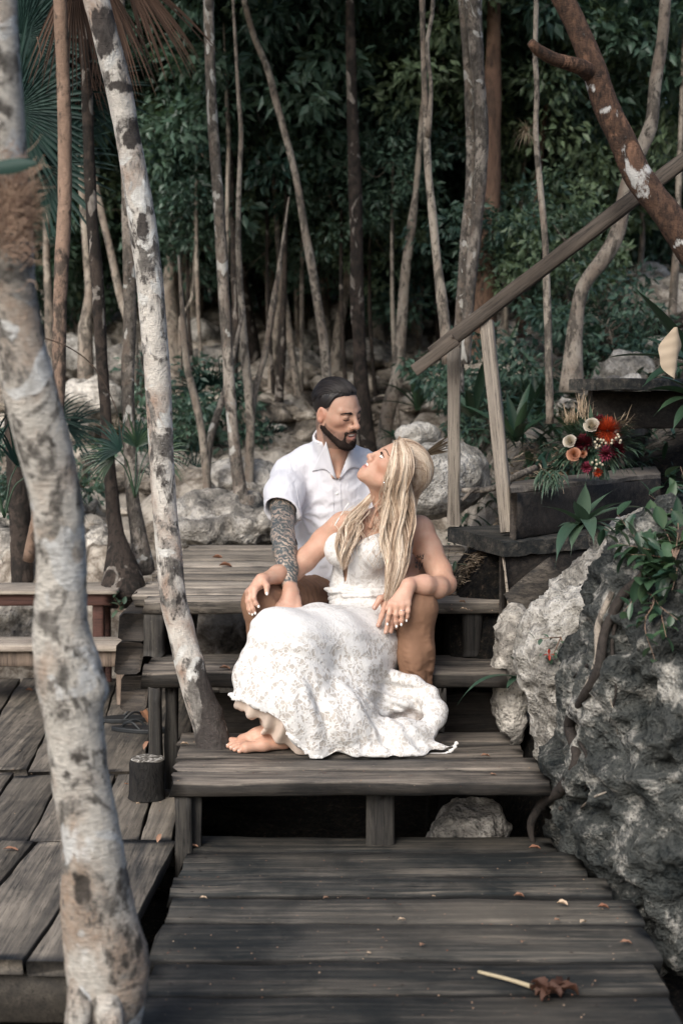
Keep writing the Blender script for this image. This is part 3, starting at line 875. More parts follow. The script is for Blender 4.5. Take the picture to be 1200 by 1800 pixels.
for k in range(430):
    D = 7.7 + 7.3 * rs.rand() ** .9; px = rs.uniform(-30, 1180)
    if px > 740 and D < 8.3: continue
    x = (px - 600) / FPX * D
    r_ = rs.uniform(.04, .11) * (1 + (rs.rand() < .22) * rs.uniform(.5, 1.6)) * (.75 + D / 26)
    sc_ = np.array([rs.uniform(.8, 1.5), rs.uniform(.7, 1.2), rs.uniform(.45, .8)]) * r_
    Vr = IV * (1 + .30 * fbm(IV * 1.4 + k * 7.1, 3, k, .55, True) + .16 * fbm(IV * 4 + k, 3, k + 5))[:, None] * sc_
    a = rs.uniform(0, 6.28); Vr = np.c_[Vr[:, 0] * math.cos(a) - Vr[:, 1] * math.sin(a), Vr[:, 0] * math.sin(a) + Vr[:, 1] * math.cos(a), Vr[:, 2]] + (x, D, gz(x, D) + r_ * rs.uniform(-.1, .25))
    (mb if rs.rand() < .42 else mb2).add(Vr, None, IF, .5)
tag(mb.build('rubble', M['rock_pale']), 'pale limestone rubble strewn over the slope behind the platform', 'rubble', kind='stuff')
tag(mb2.build('rubble', M['rock_ground']), 'browner weathered rubble mixed into the slope behind the platform', 'rubble', kind='stuff')
# ------------------------------------------------------------------ tree materials
PALE, PINK, UMB, LICH = (0.60, 0.55, 0.49), (0.42, 0.285, 0.20), (0.055, 0.043, 0.035), (0.62, 0.62, 0.58)
M['bark_big'] = mat_bark('pale_ringed_bark', (0.72, 0.68, 0.61), (0.40, 0.285, 0.205), (0.055, 0.048, 0.042), 4.6, .535, .57, .75, .02, .8, (0.74, 0.75, 0.74))
M['bark_lean'] = mat_bark('white_patchy_bark', (0.68, 0.64, 0.58), (0.33, 0.22, 0.16), (0.035, 0.03, 0.028), 5.0, .55, .56, .25, .015, .6, (0.70, 0.70, 0.67))
M['bark_brown'] = mat_bark('brown_mottled_bark', (0.17, 0.115, 0.085), (0.09, 0.065, 0.05), (0.028, 0.024, 0.022), 5, .48, .5, .3, .012, .6)
M['bark_tan'] = mat_bark('tan_smooth_bark', (0.32, 0.22, 0.165), (0.22, 0.15, 0.11), (0.06, 0.048, 0.04), 4, .5, .62, .35, .01, .6)
M['bark_dark'] = mat_bark('dark_bark', (0.075, 0.058, 0.048), (0.045, 0.035, 0.03), (0.015, 0.014, 0.013), 5, .5, .5, .3, .012, .6, (0.3, 0.27, 0.24))
M['bark_mott'] = mat_bark('mottled_bark', (0.42, 0.375, 0.325), (0.11, 0.08, 0.062), (0.03, 0.026, 0.023), 6, .46, .5, .2, .012, .55, (0.52, 0.52, 0.49))
M['bark_far'] = mat_bark('far_pale_bark', (0.42, 0.37, 0.31), (0.22, 0.17, 0.135), (0.05, 0.043, 0.037), 6, .5, .54, .3, .01, .5)
M['bark_red'] = mat_bark('reddish_bark', (0.26, 0.165, 0.115), (0.15, 0.09, 0.065), (0.05, 0.035, 0.03), 4, .5, .55, .4, .02, .3)
M['bark_top'] = mat_bark('dark_red_bark_with_pale_patch', (0.33, 0.185, 0.12), (0.085, 0.055, 0.042), (0.020, 0.017, 0.016), 6, .44, .47, .5, .015, .5)
M['leaf_far'] = mat_leaf('forest_leaf', (0.014, 0.044, 0.042), (0.12, 0.20, 0.14), 0.42, 0.28)
M['leaf_far2'] = mat_leaf('forest_leaf_bright', (0.025, 0.060, 0.045), (0.22, 0.30, 0.17), 0.42, 0.32)
M['leaf_near'] = mat_leaf('broad_leaf', (0.012, 0.035, 0.024), (0.055, 0.10, 0.05), 0.38, 0.15)
M['leaf_strap'] = mat_leaf('strap_leaf', (0.03, 0.065, 0.045), (0.085, 0.13, 0.085), 0.38, 0.12)
M['palm'] = mat_leaf('palm_leaf', (0.004, 0.018, 0.017), (0.016, 0.042, 0.034), 0.6, 0.10, 0.25)
M['palm_dry'] = mat_leaf('dry_palm_leaf', (0.022, 0.014, 0.011), (0.085, 0.052, 0.038), 0.8, 0.1, 0.2)
M['straw'] = mat_leaf('dry_straw', (0.14, 0.105, 0.075), (0.48, 0.39, 0.29), 0.8, 0.1, 0.2)
M['dead_leaf'] = mat_leaf('fallen_leaf', (0.16, 0.05, 0.025), (0.55, 0.42, 0.30), 0.7, 0.1, 0.3)

def trunk_mesh(path, seg, step, knob=0.06, seed=0, fr=6.0, flare=None):
    """path rows: x,y,z,r"""
    path = np.asarray(path, float)
    L = np.linalg.norm(np.diff(path[:, :3], axis=0), axis=1).sum()
    n = max(8, int(L / step))
    c = catmull(path, n)
    V, Q, T = tube(c[:, :3], c[:, 3], seg, True)
    ctr = np.vstack([np.repeat(c[:, :3], seg, 0), c[0, :3], c[-1, :3]])
    r = np.r_[np.repeat(c[:, 3], seg), c[0, 3], c[-1, 3]]
    D = V - ctr
    nz = fbm(V * np.array([fr, fr, fr * .7]) + seed * 11.3, 3, seed)
    nz2 = fbm(V * np.array([1, 1, 2.0]) * fr * 5 + seed * 5.3, 2, seed + 3)
    V = V + D * (nz * knob * 2 + nz2 * knob * 0.5)[:, None]
    return V, Q, T

def leaf_cloud(centers, radii, per, size, rs, droop=0.35, tint=(0.1, 0.9)):
    """clusters of folded leaves; returns V,F3,attr"""
    C = np.repeat(centers, per, 0); n = len(C)
    g = rs.normal(size=(n, 3)); g *= (rs.uniform(0.15, 1, n) ** 0.5 / (np.linalg.norm(g, axis=1) + 1e-9))[:, None]
    pos = C + g * np.repeat(radii, per, 0)
    # direction: outwards from the cluster and hanging down
    d = g + rs.normal(size=(n, 3)) * 0.55 + np.array([0, 0, -droop]); d /= np.linalg.norm(d, axis=1)[:, None]
    nrm = rs.normal(size=(n, 3)) * 0.7 + np.array([0, -0.15, 0.9])
    s = np.cross(d, nrm); s /= np.linalg.norm(s, axis=1)[:, None] + 1e-9
    up = np.cross(s, d)
    L = size * rs.uniform(0.6, 1.25, n)[:, None]; W = L * rs.uniform(0.17, 0.27, n)[:, None]
    a = pos; m1 = pos + d * L * 0.42 - up * L * 0.02; tip = pos + d * L - up * L * 0.16
    l = m1 + s * W + up * W * 0.35; r = m1 - s * W + up * W * 0.35
    V = np.stack([a, l, tip, r, m1], 1).reshape(-1, 3)
    b = np.arange(n)[:, None] * 5
    F = np.concatenate([b + [0, 4, 1], b + [1, 4, 2], b + [4, 3, 2], b + [0, 3, 4]], 0)
    ct = np.repeat(rs.uniform(tint[0], tint[1], len(centers)), per)
    t = np.clip(ct * 0.65 + rs.uniform(0, 0.35, n), 0, 1)
    return V, F, np.repeat(t, 5)

def crown_mesh(name, seed, ncl, per, size, R3, cl=0.22, twig=True, tint=(0.05, 0.95)):
    """crown centred on its own origin: clusters on an uneven ellipsoid volume, joined by thin limbs"""
    rs = np.random.RandomState(seed)
    g = rs.normal(size=(ncl, 3)); g /= np.linalg.norm(g, axis=1)[:, None]
    g *= (rs.uniform(0.12, 1, ncl) ** 0.45)[:, None]
    R3 = np.array(R3)
    lump = 1 + 0.35 * vnoise(g * 1.7 + seed, seed)
    cen = g * R3 * lump[:, None]
    rad = np.c_[rs.uniform(.7, 1.5, ncl), rs.uniform(.7, 1.5, ncl), rs.uniform(.4, .9, ncl)] * cl
    V, F, a = leaf_cloud(cen, rad, per, size, rs, tint=tint)
    return mesh_np(name, V, None, False, {'tint': a}, F), cen

def limbs_mesh(cen, base, r0, rs, nmax=14):
    mb = MB()
    for k in rs.permutation(len(cen))[:nmax]:
        c = cen[k]; mid = base * 0.5 + c * 0.5 + rs.normal(size=3) * 0.08
        pth = catmull([base, mid, c], 8)
        V, Q, T = tube(pth, np.linspace(r0 * .5, r0 * .12, 8), 5, False)
        mb.add(V, Q, None, .5)
    return mb

ROOTZ = {}
def tree(name, label, pts, mat, seed, crown=None, top=None, stains=(), lumps=(), cat='tree', seg=14, step=0.05, knob=0.06, branches=(), group=None, flare=0.0, fr=6.0):
    """pts: (px, py, D, width_px) from the base upwards; crown: (centre offset xyz, mesh key)"""
    path = []
    for (px, py, D, w) in pts:
        p = P(px, py, D); path.append([p[0], p[1], p[2], w * D / FPX / 2])
    if top is not None:
        a = np.array(path[-1]); b = np.array(path[-2]); d = (a[:3] - b[:3]) / np.linalg.norm(a[:3] - b[:3])
        for k in range(1, 4):
            q = a[:3] + (d * 0.7 + np.array([0, 0, 0.3])) * top * k / 3
            path.append([*q, a[3] * (1 - 0.22 * k)])
    t = thing(name, label, cat, tuple(path[0][:3]), group)
    mb = MB(); V, Q, T = trunk_mesh(path, seg, step, knob, seed, fr)
    for (px, py, rx, ry, a) in lumps:      # burls and knot holes: real relief
        x_, y_ = proj(V); g_ = np.exp(-(((x_ - px) / rx) ** 2 + ((y_ - py) / ry) ** 2)) * (V[:, 1] < np.interp(py, [p_[1] for p_ in sorted(pts, key=lambda q_: q_[1])], [p_[2] for p_ in sorted(pts, key=lambda q_: q_[1])]) + .02)
        V = V + np.array([.3, -1, 0]) * (a * g_)[:, None] if rx < 90 and a < 0 else V + np.array([1, -.3, 0]) * (a * g_)[:, None]
    tn_ = np.full(len(V), .5)
    if stains:
        x_, y_ = proj(V); x_ = x_ + 5 * vnoise(V * 40, 7); y_ = y_ + 8 * vnoise(V * 40, 8)
        for (px, py, rx, ry, a) in stains:
            tn_ = tn_ + a * np.exp(-(((x_ - px) / rx) ** 4 + ((y_ - py) / ry) ** 4))
    mb.add(V, Q, T, np.clip(tn_, 0, 1))
    if flare:
        p0 = np.array(path[0][:3]); r0 = path[0][3]; rs_ = np.random.RandomState(seed)
        for k in range(6):
            a = k * 1.05 + rs_.uniform(-.3, .3)
            e = p0 + np.array([math.cos(a), math.sin(a), 0]) * flare * rs_.uniform(.7, 1.2); e[2] = p0[2] - 0.06
            pp = catmull([p0 + (0, 0, flare * .55), p0 * .55 + e * .45 + (0, 0, .02), e], 9)
            V, Q, T = tube(pp, np.linspace(r0 * .75, r0 * .2, 9), 8, False); mb.add(V, Q, None, .5)
    mb.build('trunk', mat, t)
    for bp in branches:
        pb = [[*P(px, py, D), w * D / FPX / 2] for (px, py, D, w) in bp]
        V, Q, T = trunk_mesh(pb, 10, step, knob, seed + 3, fr)
        b_ = MB(); b_.add(V, Q, T, .5); b_.build('branch', mat, t)
    if crown is not None:
        key, off, lm = crown
        me, cen = CROWNS[key]
        tip = np.array(path[-1][:3])
        c = tip + np.array(off)
        o = bpy.data.objects.new('crown', me); COL.objects.link(o); o.parent = t
        o.matrix_parent_inverse = Matrix.Translation(-Vector(t.location)); o.location = c
        rs_ = np.random.RandomState(seed + 50)
        o.rotation_euler = (0, 0, rs_.uniform(0, 6.28))
        ca, sa = math.cos(o.rotation_euler.z), math.sin(o.rotation_euler.z)
        cw = np.c_[cen[:, 0] * ca - cen[:, 1] * sa, cen[:, 0] * sa + cen[:, 1] * ca, cen[:, 2]] + c
        limbs_mesh(cw, tip, max(path[-1][3], .012), rs_, lm).build('limb', mat, t)
    return t

CROWNS = {}
def mk_crown(key, mat, *a, **k):
    me, cen = crown_mesh('crown', *a, **k); me.materials.append(mat); CROWNS[key] = (me, cen)
mk_crown('over', M['leaf_far'], 1, 60, 40, 0.11, (1.0, 1.0, 0.55), cl=0.26)
mk_crown('f1', M['leaf_far'], 2, 120, 85, 0.085, (1.35, 0.9, 1.15), cl=0.20)
mk_crown('f2', M['leaf_far'], 3, 95, 80, 0.11, (1.15, 0.9, 1.35), cl=0.21)
mk_crown('f3', M['leaf_far2'], 4, 100, 85, 0.08, (1.2, 0.8, 1.0), cl=0.20)
mk_crown('f4', M['leaf_far'], 5, 125, 85, 0.10, (1.6, 1.0, 1.0), cl=0.22)

mk_crown('small', M['leaf_far'], 6, 46, 70, 0.060, (.55, .45, .42), cl=0.13)
mk_crown('smallb', M['leaf_far2'], 7, 40, 70, 0.058, (.50, .45, .50), cl=0.12)
# ------------------------------------------------------------------ the trees near the camera
tree('pale_tree', 'fat pale ringed tree nearest the camera, with a hairy brown tuft',
     [(176, 1830, 3.02, 128), (188, 1755, 3.02, 142), (190, 1690, 3.02, 150), (178, 1630, 3.02, 138), (166, 1560, 3.01, 124), (155, 1450, 3.0, 108), (140, 1350, 3.0, 102), (131, 1270, 3.0, 104), (121, 1190, 3.0, 118), (108, 1100, 3.0, 100),
      (108, 1000, 3.0, 90), (102, 900, 2.98, 92), (82, 800, 2.97, 94), (56, 700, 2.96, 92), (34, 600, 2.95, 84), (18, 500, 2.94, 88), (8, 420, 2.93, 100), (2, 330, 2.92, 98), (-2, 200, 2.9, 84), (-8, 80, 2.9, 82), (-14, -30, 2.9, 84)],
     M['bark_big'], 1, seg=64, step=0.010, knob=0.040, top=1.6, crown=('over', (-.2, -.3, .5), 12), fr=9,
     stains=[(105, 1245, 30, 28, -.22), (140, 1330, 18, 14, -.25), (125, 1140, 26, 26, -.16), (20, 120, 20, 24, -.2), (140, 1480, 34, 46, .36), (118, 1430, 30, 14, -.16), (145, 1560, 16, 34, -.45), (155, 1690, 34, 60, .34), (215, 1680, 46, 60, -.22), (40, 560, 30, 60, .22), (100, 990, 16, 40, .24), (165, 1620, 30, 26, -.2), (110, 1400, 26, 16, .2), (60, 660, 16, 34, .2)],
     lumps=[(182, 1212, 22, 26, .014), (142, 1558, 12, 22, -.016), (165, 1150, 30, 30, .006), (125, 1500, 30, 60, .008)],
     branches=[[(150, 1720, 2.98, 60), (140, 1790, 2.93, 44), (134, 1850, 2.9, 18)], [(180, 1730, 2.98, 60), (196, 1800, 2.92, 46), (205, 1860, 2.9, 20)]])
tree('leaning_tree', 'white patchy tree leaning left, its dark foot on the lowest step',
     [(382, 1336, 4.86, 62), (372, 1290, 4.88, 60), (350, 1225, 4.88, 54), (330, 1160, 4.88, 51), (318, 1105, 4.88, 48), (306, 1060, 4.88, 46), (296, 960, 4.88, 45), (290, 900, 4.88, 44), (284, 800, 4.88, 44), (277, 660, 4.87, 45), (268, 550, 4.86, 46), (262, 480, 4.86, 47), (247, 367, 4.85, 47), (228, 257, 4.84, 44), (207, 147, 4.82, 45), (184, 55, 4.8, 44), (165, -25, 4.8, 44)],
     M['bark_lean'], 2, seg=44, step=0.013, knob=0.035, top=1.8, crown=('over', (.1, .2, .5), 12), fr=9,
     stains=[(182, 40, 26, 26, -.42), (186, 78, 16, 22, -.4), (208, 152, 26, 10, -.45), (236, 225, 16, 26, -.42), (228, 250, 14, 12, -.3), (250, 390, 10, 24, -.42), (256, 450, 16, 40, -.3), (280, 1010, 22, 34, -.17), (318, 1060, 22, 30, -.24), (372, 1240, 22, 70, -.55), (385, 1310, 50, 34, -.55), (350, 1190, 10, 26, -.35), (290, 955, 8, 14, -.25), (270, 600, 16, 30, .28), (218, 190, 20, 20, .25), (235, 330, 26, 50, .22), (320, 1110, 22, 26, .2), (330, 1180, 20, 30, .14)],
     lumps=[(352, 1160, 10, 14, .008), (388, 1245, 8, 14, .010)])
# moss-dark foot and stains are bark of their own colour on the leaning tree
tree('thin_tree', 'thin straight tan trunk, speckled dark low down, just right of the fat left tree',
     [(50, 985, 6.9, 20), (68, 900, 6.85, 21), (92, 800, 6.8, 20), (103, 700, 6.8, 22), (104, 600, 6.8, 24), (108, 480, 6.8, 24), (114, 360, 6.8, 24), (114, 240, 6.8, 24), (111, 120, 6.8, 23), (106, 0, 6.8, 23), (104, -40, 6.8, 23)],
     M['bark_tan'], 3, seg=18, stains=[(104, 620, 40, 170, -.26), (112, 60, 30, 20, -.16), (112, 330, 30, 12, -.15), (112, 470, 30, 14, -.18)], top=1.2, crown=('over', (0, 0, .4), 8))
tree('dark_tree', 'dark slender trunk rising from a swollen black root behind the low table',
     [(218, 1060, 7.05, 90), (214, 1010, 7.1, 66), (206, 950, 7.15, 32), (198, 880, 7.2, 24), (190, 780, 7.2, 21), (180, 640, 7.2, 21), (172, 500, 7.2, 21), (162, 380, 7.2, 21), (156, 250, 7.2, 19), (152, 120, 7.2, 20), (148, -30, 7.2, 20)],
     M['bark_dark'], 4, seg=20, knob=.1, top=2.4, crown=('small', (0, 0, .1), 6))
tree('mottled_tree', 'mottled grey and rust trunk half hidden behind the white leaning tree',
     [(252, 1010, 7.3, 44), (244, 940, 7.3, 30), (234, 880, 7.3, 24), (229, 780, 7.3, 23), (225, 660, 7.3, 24), (229, 540, 7.3, 23), (226, 400, 7.3, 22), (221, 250, 7.3, 20), (214, 100, 7.3, 20), (208, -30, 7.3, 20)],
     M['bark_mott'], 5, seg=20, top=2.4, crown=('small', (0, 0, .1), 6))
tree('spotted_tree', 'slender tree with dark and pale blotches rooted on the rock ledge left of the man',
     [(432, 905, 7.75, 52), (424, 875, 7.75, 28), (414, 800, 7.75, 21), (405, 700, 7.75, 19), (398, 590, 7.75, 20), (391, 470, 7.75, 20), (384, 350, 7.75, 20), (373, 200, 7.75, 19), (368, 60, 7.75, 18), (366, -30, 7.75, 18)],
     M['bark_mott'], 6, seg=20, flare=.14, top=2.4, crown=('small', (0, 0, .1), 6))
tree('slanting_tree', 'big dark red leaning tree crossing in front of the handrail at top right',
     [(1290, 560, 5.25, 60), (1225, 455, 5.25, 56), (1170, 375, 5.25, 52), (1125, 315, 5.25, 50), (1090, 240, 5.26, 46), (1062, 180, 5.27, 44), (1043, 120, 5.28, 42), (1010, 40, 5.3, 38), (985, -10, 5.3, 38), (965, -50, 5.3, 38)],
     M['bark_top'], 7, seg=30, step=.02, knob=.05, top=1.2, crown=('over', (.2, .2, .5), 10),
     stains=[(1120, 318, 26, 36, .36), (1108, 296, 12, 16, .2), (1188, 432, 12, 9, .4), (1062, 196, 26, 9, .36), (1035, 150, 20, 9, .28), (1090, 262, 10, 18, .22)],
     branches=[[(1040, 130, 5.28, 34), (1015, 116, 5.2, 27), (975, 104, 5.15, 23), (945, 88, 5.12, 21), (932, 74, 5.1, 15)]])
tree('curved_tree', 'smooth grey brown trunk curving in an S behind the handrail at right',
     [(1003, 690, 7.6, 44), (1006, 630, 7.6, 34), (1012, 560, 7.6, 26), (1026, 500, 7.6, 26), (1060, 455, 7.6, 27), (1084, 410, 7.6, 26), (1100, 330, 7.6, 24), (1118, 280, 7.6, 24), (1143, 220, 7.6, 23), (1150, 150, 7.6, 22), (1163, 70, 7.6, 20), (1170, -30, 7.6, 19)],
     M['bark_far'], 8, seg=20, knob=.07, top=2.2, crown=('small', (0, 0, .1), 6))
tree('thin_tree', 'very thin crooked pale stem standing straight up just left of the bouquet',
     [(966, 745, 6.6, 15), (964, 650, 6.6, 14), (962, 560, 6.6, 13), (957, 420, 6.6, 12), (947, 310, 6.6, 10), (941, 230, 6.6, 10), (943, 160, 6.6, 10), (940, 100, 6.6, 9), (942, 0, 6.6, 8), (942, -30, 6.6, 8)],
     M['bark_far'], 9, seg=12, knob=.12, top=2.2, crown=('small', (0, 0, .1), 6))
tree('twin_tree', 'pale thin twisting stem with a second stem wound beside it, above the nearer rail post',
     [(786, 640, 6.9, 22), (780, 560, 6.9, 19), (769, 470, 6.9, 16), (760, 380, 6.9, 16), (752, 300, 6.9, 14), (748, 200, 6.9, 12), (744, 100, 6.9, 10), (742, 0, 6.9, 10), (742, -30, 6.9, 10)],
     M['bark_far'], 10, seg=14, knob=.1, top=2.2, crown=('small', (0, 0, .1), 6),
     branches=[[(752, 240, 6.88, 12), (757, 150, 6.85, 8), (750, 80, 6.87, 8), (760, 20, 6.88, 7), (760, -40, 6.88, 7)]])
tree('twin_tree', 'pair of grown together trunks, one whitish and one brown, right of the pale twisting stem',
     [(802, 690, 7.7, 26), (806, 600, 7.7, 22), (814, 500, 7.7, 22), (820, 420, 7.7, 22), (828, 320, 7.7, 20), (826, 200, 7.7, 18), (820, 100, 7.7, 16), (812, 0, 7.7, 15), (810, -30, 7.7, 15)],
     M['bark_mott'], 11, seg=16, knob=.1, top=2.2, crown=('small', (0, 0, .1), 6),
     branches=[[(818, 640, 7.65, 18), (824, 520, 7.65, 20), (834, 420, 7.65, 22), (846, 250, 7.65, 22), (838, 120, 7.65, 26), (830, 0, 7.65, 30), (828, -50, 7.65, 30)]])
tree('thick_tree', 'thick straight reddish brown trunk behind the grown together pair',
     [(842, 700, 9.6, 60), (846, 600, 9.6, 50), (850, 480, 9.6, 46), (856, 330, 9.6, 44), (862, 200, 9.6, 36), (866, 100, 9.6, 26), (868, -20, 9.6, 22)],
     M['bark_red'], 12, seg=22, knob=.06, top=.8, crown=('f2', (0, .3, .2), 12))
# ------------------------------------------------------------------ thinner trunks farther back
far = [
 ('slim pale trunk bowing right from the top edge down to the head of the man', [(574, 660, 9.4, 17), (566, 580, 9.4, 17), (556, 520, 9.4, 15), (548, 470, 9.4, 16), (535, 400, 9.4, 13), (522, 320, 9.4, 13), (505, 250, 9.4, 12), (487, 185, 9.4, 12), (470, 120, 9.4, 12), (445, 60, 9.4, 11), (425, -20, 9.4, 11)], 'bark_far', 'f2'),
 ('thin pale trunk forking into a narrow Y left of the bowing trunk', [(436, 880, 8.7, 17), (440, 740, 8.7, 16), (430, 620, 8.7, 15), (425, 540, 8.7, 13), (419, 440, 8.7, 11), (420, 340, 8.7, 9), (424, 230, 8.7, 8), (420, 180, 8.7, 7)], 'bark_far', 'f3'),
 ('thin leaning pale stem joining the Y shaped trunk from the right', [(430, 870, 8.8, 13), (446, 700, 8.8, 12), (466, 620, 8.8, 11), (482, 520, 8.8, 10), (488, 490, 8.8, 8)], 'bark_far', None),
 ('short pale crooked trunk rising beside the small fan palm left of the man', [(366, 870, 8.4, 15), (358, 780, 8.4, 15), (345, 710, 8.4, 14), (330, 650, 8.4, 13), (325, 600, 8.4, 12)], 'bark_far', None),
 ('blotchy pale stem crossing behind the small fan palm left of the man', [(364, 850, 8.6, 14), (368, 780, 8.6, 13), (385, 720, 8.6, 13), (398, 680, 8.6, 12)], 'bark_mott', None),
 ('dark straight trunk behind the head of the man', [(650, 810, 9.4, 34), (638, 720, 9.4, 28), (631, 600, 9.4, 25), (627, 500, 9.4, 24), (626, 400, 9.4, 24), (622, 280, 9.4, 22), (618, 150, 9.4, 20), (616, 60, 9.4, 18)], 'bark_dark', 'f1'),
 ('pale trunk leaning right to left above the head of the man', [(588, 700, 11.5, 20), (592, 600, 11.5, 18), (606, 520, 11.5, 19), (622, 450, 11.5, 18), (634, 400, 11.5, 14)], 'bark_far', 'f4'),
 ('pale curved trunk right of the man rising above the head of the blonde woman', [(672, 800, 9.8, 30), (680, 730, 9.8, 26), (698, 660, 9.8, 24), (706, 560, 9.8, 20), (713, 470, 9.8, 17), (724, 390, 9.8, 15), (730, 340, 9.8, 12)], 'bark_far', 'f3'),
 ('pale trunk slanting left between the dark slender trunk and the mottled trunk', [(232, 590, 10.2, 20), (212, 520, 10.2, 16), (195, 440, 10.2, 13), (178, 370, 10.2, 12), (165, 300, 10.2, 10)], 'bark_far', 'f1'),
 ('pale trunk with spreading roots left of the dark slender trunk', [(150, 585, 10.6, 26), (157, 520, 10.6, 15), (152, 440, 10.6, 13), (146, 350, 10.6, 12), (140, 250, 10.6, 11)], 'bark_far', 'f2'),
 ('shaded trunk between the fat left tree and the tan trunk', [(88, 585, 11, 16), (86, 520, 11, 15), (82, 440, 11, 13), (84, 330, 11, 12)], 'bark_far', 'f4'),
 ('forked pale trunk on the ridge right of the white leaning tree, left fork', [(305, 590, 11.5, 30), (298, 500, 11.5, 22), (302, 420, 11.5, 18), (290, 330, 11.5, 14), (292, 260, 11.5, 10)], 'bark_far', 'f3'),
 ('forked pale trunk on the ridge right of the white leaning tree, right fork', [(308, 580, 11.6, 26), (312, 490, 11.6, 20), (330, 440, 11.6, 17), (340, 380, 11.6, 14)], 'bark_far', 'f1'),
 ('hanging thin bare stem curling at its foot on the ridge', [(318, 560, 10.8, 7), (336, 530, 10.8, 6), (342, 470, 10.8, 6), (343, 380, 10.8, 6), (345, 300, 10.8, 5)], 'bark_far', None),
 ('dark slender trunk behind the thin Y shaped trunk', [(412, 760, 10.4, 16), (410, 660, 10.4, 16), (415, 560, 10.4, 14), (412, 480, 10.4, 12)], 'bark_dark', 'f4'),
 ('dark slim trunk standing on the slope between the Y and the bowing trunk', [(490, 720, 10.6, 18), (494, 640, 10.6, 16), (497, 560, 10.6, 12), (500, 480, 10.6, 10)], 'bark_dark', 'f2'),
 ('pale spotty trunk left of the bowing trunk, on the rocky slope', [(476, 740, 11.2, 15), (478, 660, 11.2, 15), (484, 590, 11.2, 12), (490, 540, 11.2, 10)], 'bark_far', None),
 ('leaning pale trunk reaching the slope just left of the man', [(538, 780, 10.9, 14), (522, 680, 10.9, 14), (510, 600, 10.9, 14), (496, 500, 10.9, 12), (490, 440, 10.9, 10)], 'bark_far', 'f3'),
 ('pale slim trunk, left one of three close together above the ridge', [(522, 575, 14, 9), (522, 520, 14, 9), (523, 460, 14, 8)], 'bark_far', None),
 ('pale slim trunk, middle one of three close together above the ridge', [(532, 575, 14.2, 10), (533, 510, 14.2, 10), (534, 455, 14.2, 9)], 'bark_far', 'f4'),
 ('pale slim trunk, right one of three close together above the ridge', [(543, 580, 13.8, 8), (544, 520, 13.8, 8), (548, 450, 13.8, 7)], 'bark_far', None),
 ('brown slim trunk on the ridge above the man', [(578, 600, 13.2, 12), (576, 520, 13.2, 11), (580, 440, 13.2, 10)], 'bark_red', 'f4'),
 ('thin grey trunk right of the three close trunks', [(560, 590, 12.6, 8), (562, 520, 12.6, 8), (566, 450, 12.6, 7)], 'bark_far', None),
 ('dark trunk behind the pale twisting stem', [(772, 620, 12, 14), (770, 520, 12, 13), (776, 420, 12, 12), (778, 330, 12, 10)], 'bark_dark', 'f1'),
 ('slim grey trunk low between the pale curved trunk and the pale twisting stem', [(738, 640, 12.6, 12), (736, 560, 12.6, 11), (742, 480, 12.6, 10)], 'bark_far', 'f2'),
 ('slanting grey stem right of the thick reddish trunk', [(880, 600, 11, 12), (893, 530, 11, 11), (905, 470, 11, 9), (912, 400, 11, 8)], 'bark_far', 'f4'),
 ('stubby brown trunk under the handrail right of the thick reddish trunk', [(912, 640, 10.4, 22), (916, 560, 10.4, 20), (925, 500, 10.4, 16)], 'bark_red', 'f3'),
 ('pale trunk patch right of the thin crooked stem', [(1000, 560, 12, 20), (1002, 480, 12, 16), (1006, 420, 12, 14), (1002, 340, 12, 12)], 'bark_far', 'f2'),
 ('slim pale trunk between the S shaped trunk and the big leaning tree', [(1118, 590, 11.4, 12), (1120, 500, 11.4, 12), (1128, 420, 11.4, 10), (1126, 330, 11.4, 9)], 'bark_far', 'f1'),
 ('pale trunk at the right edge under the big leaning tree', [(1178, 640, 9.6, 16), (1180, 560, 9.6, 15), (1186, 470, 9.6, 14), (1190, 380, 9.6, 12)], 'bark_far', 'f4'),
 ('pale trunk at the right edge beside the top of the big leaning tree', [(1196, 620, 12, 26), (1194, 300, 12, 22), (1196, 160, 12, 20), (1200, 20, 12, 18)], 'bark_far', 'f3'),
 ('grey leaning trunk high behind the thick reddish trunk', [(880, 420, 11.8, 16), (884, 330, 11.8, 14), (880, 260, 11.8, 12), (886, 180, 11.8, 10)], 'bark_far', 'f2'),
 ('narrow grey stem high above the man, half in leaves', [(532, 330, 11.2, 7), (534, 240, 11.2, 7), (537, 150, 11.2, 6), (535, 60, 11.2, 6)], 'bark_far', None),
 ('slanting grey stem crossing the leaves high above the man', [(520, 300, 12.3, 8), (536, 230, 12.3, 7), (545, 140, 12.3, 6), (520, 20, 12.3, 6)], 'bark_far', 'f1'),
 ('thin dark stem in the leaves right of the spotted tree', [(400, 330, 10, 7), (402, 250, 10, 7), (398, 170, 10, 6)], 'bark_far', None),
]
for k, (lab, pts, mt, cr_) in enumerate(far):
    px, py, D, w = pts[0]
    # stand each trunk on the ground below its visible foot
    p = P(px, py, D); g0 = gz(p[0], p[1])
    if p[2] > g0 + .02:
        vpy = 700 + (CAM_H - g0) * FPX / D
        pts = [(px + (4 if k % 2 else -3), vpy + 20, D, w * 1.15)] + pts
    tree('forest_tree', lab, pts, M[mt], 100 + k, seg=10, step=.08, knob=.1, group='slim trunks of the forest behind the couple',
         top=(1.7 if cr_ else .5) if pts[-1][1] > 100 else 1.0, crown=(cr_, (0, .35, -.1 if pts[-1][1] > 250 else .1), 10) if cr_ else None)

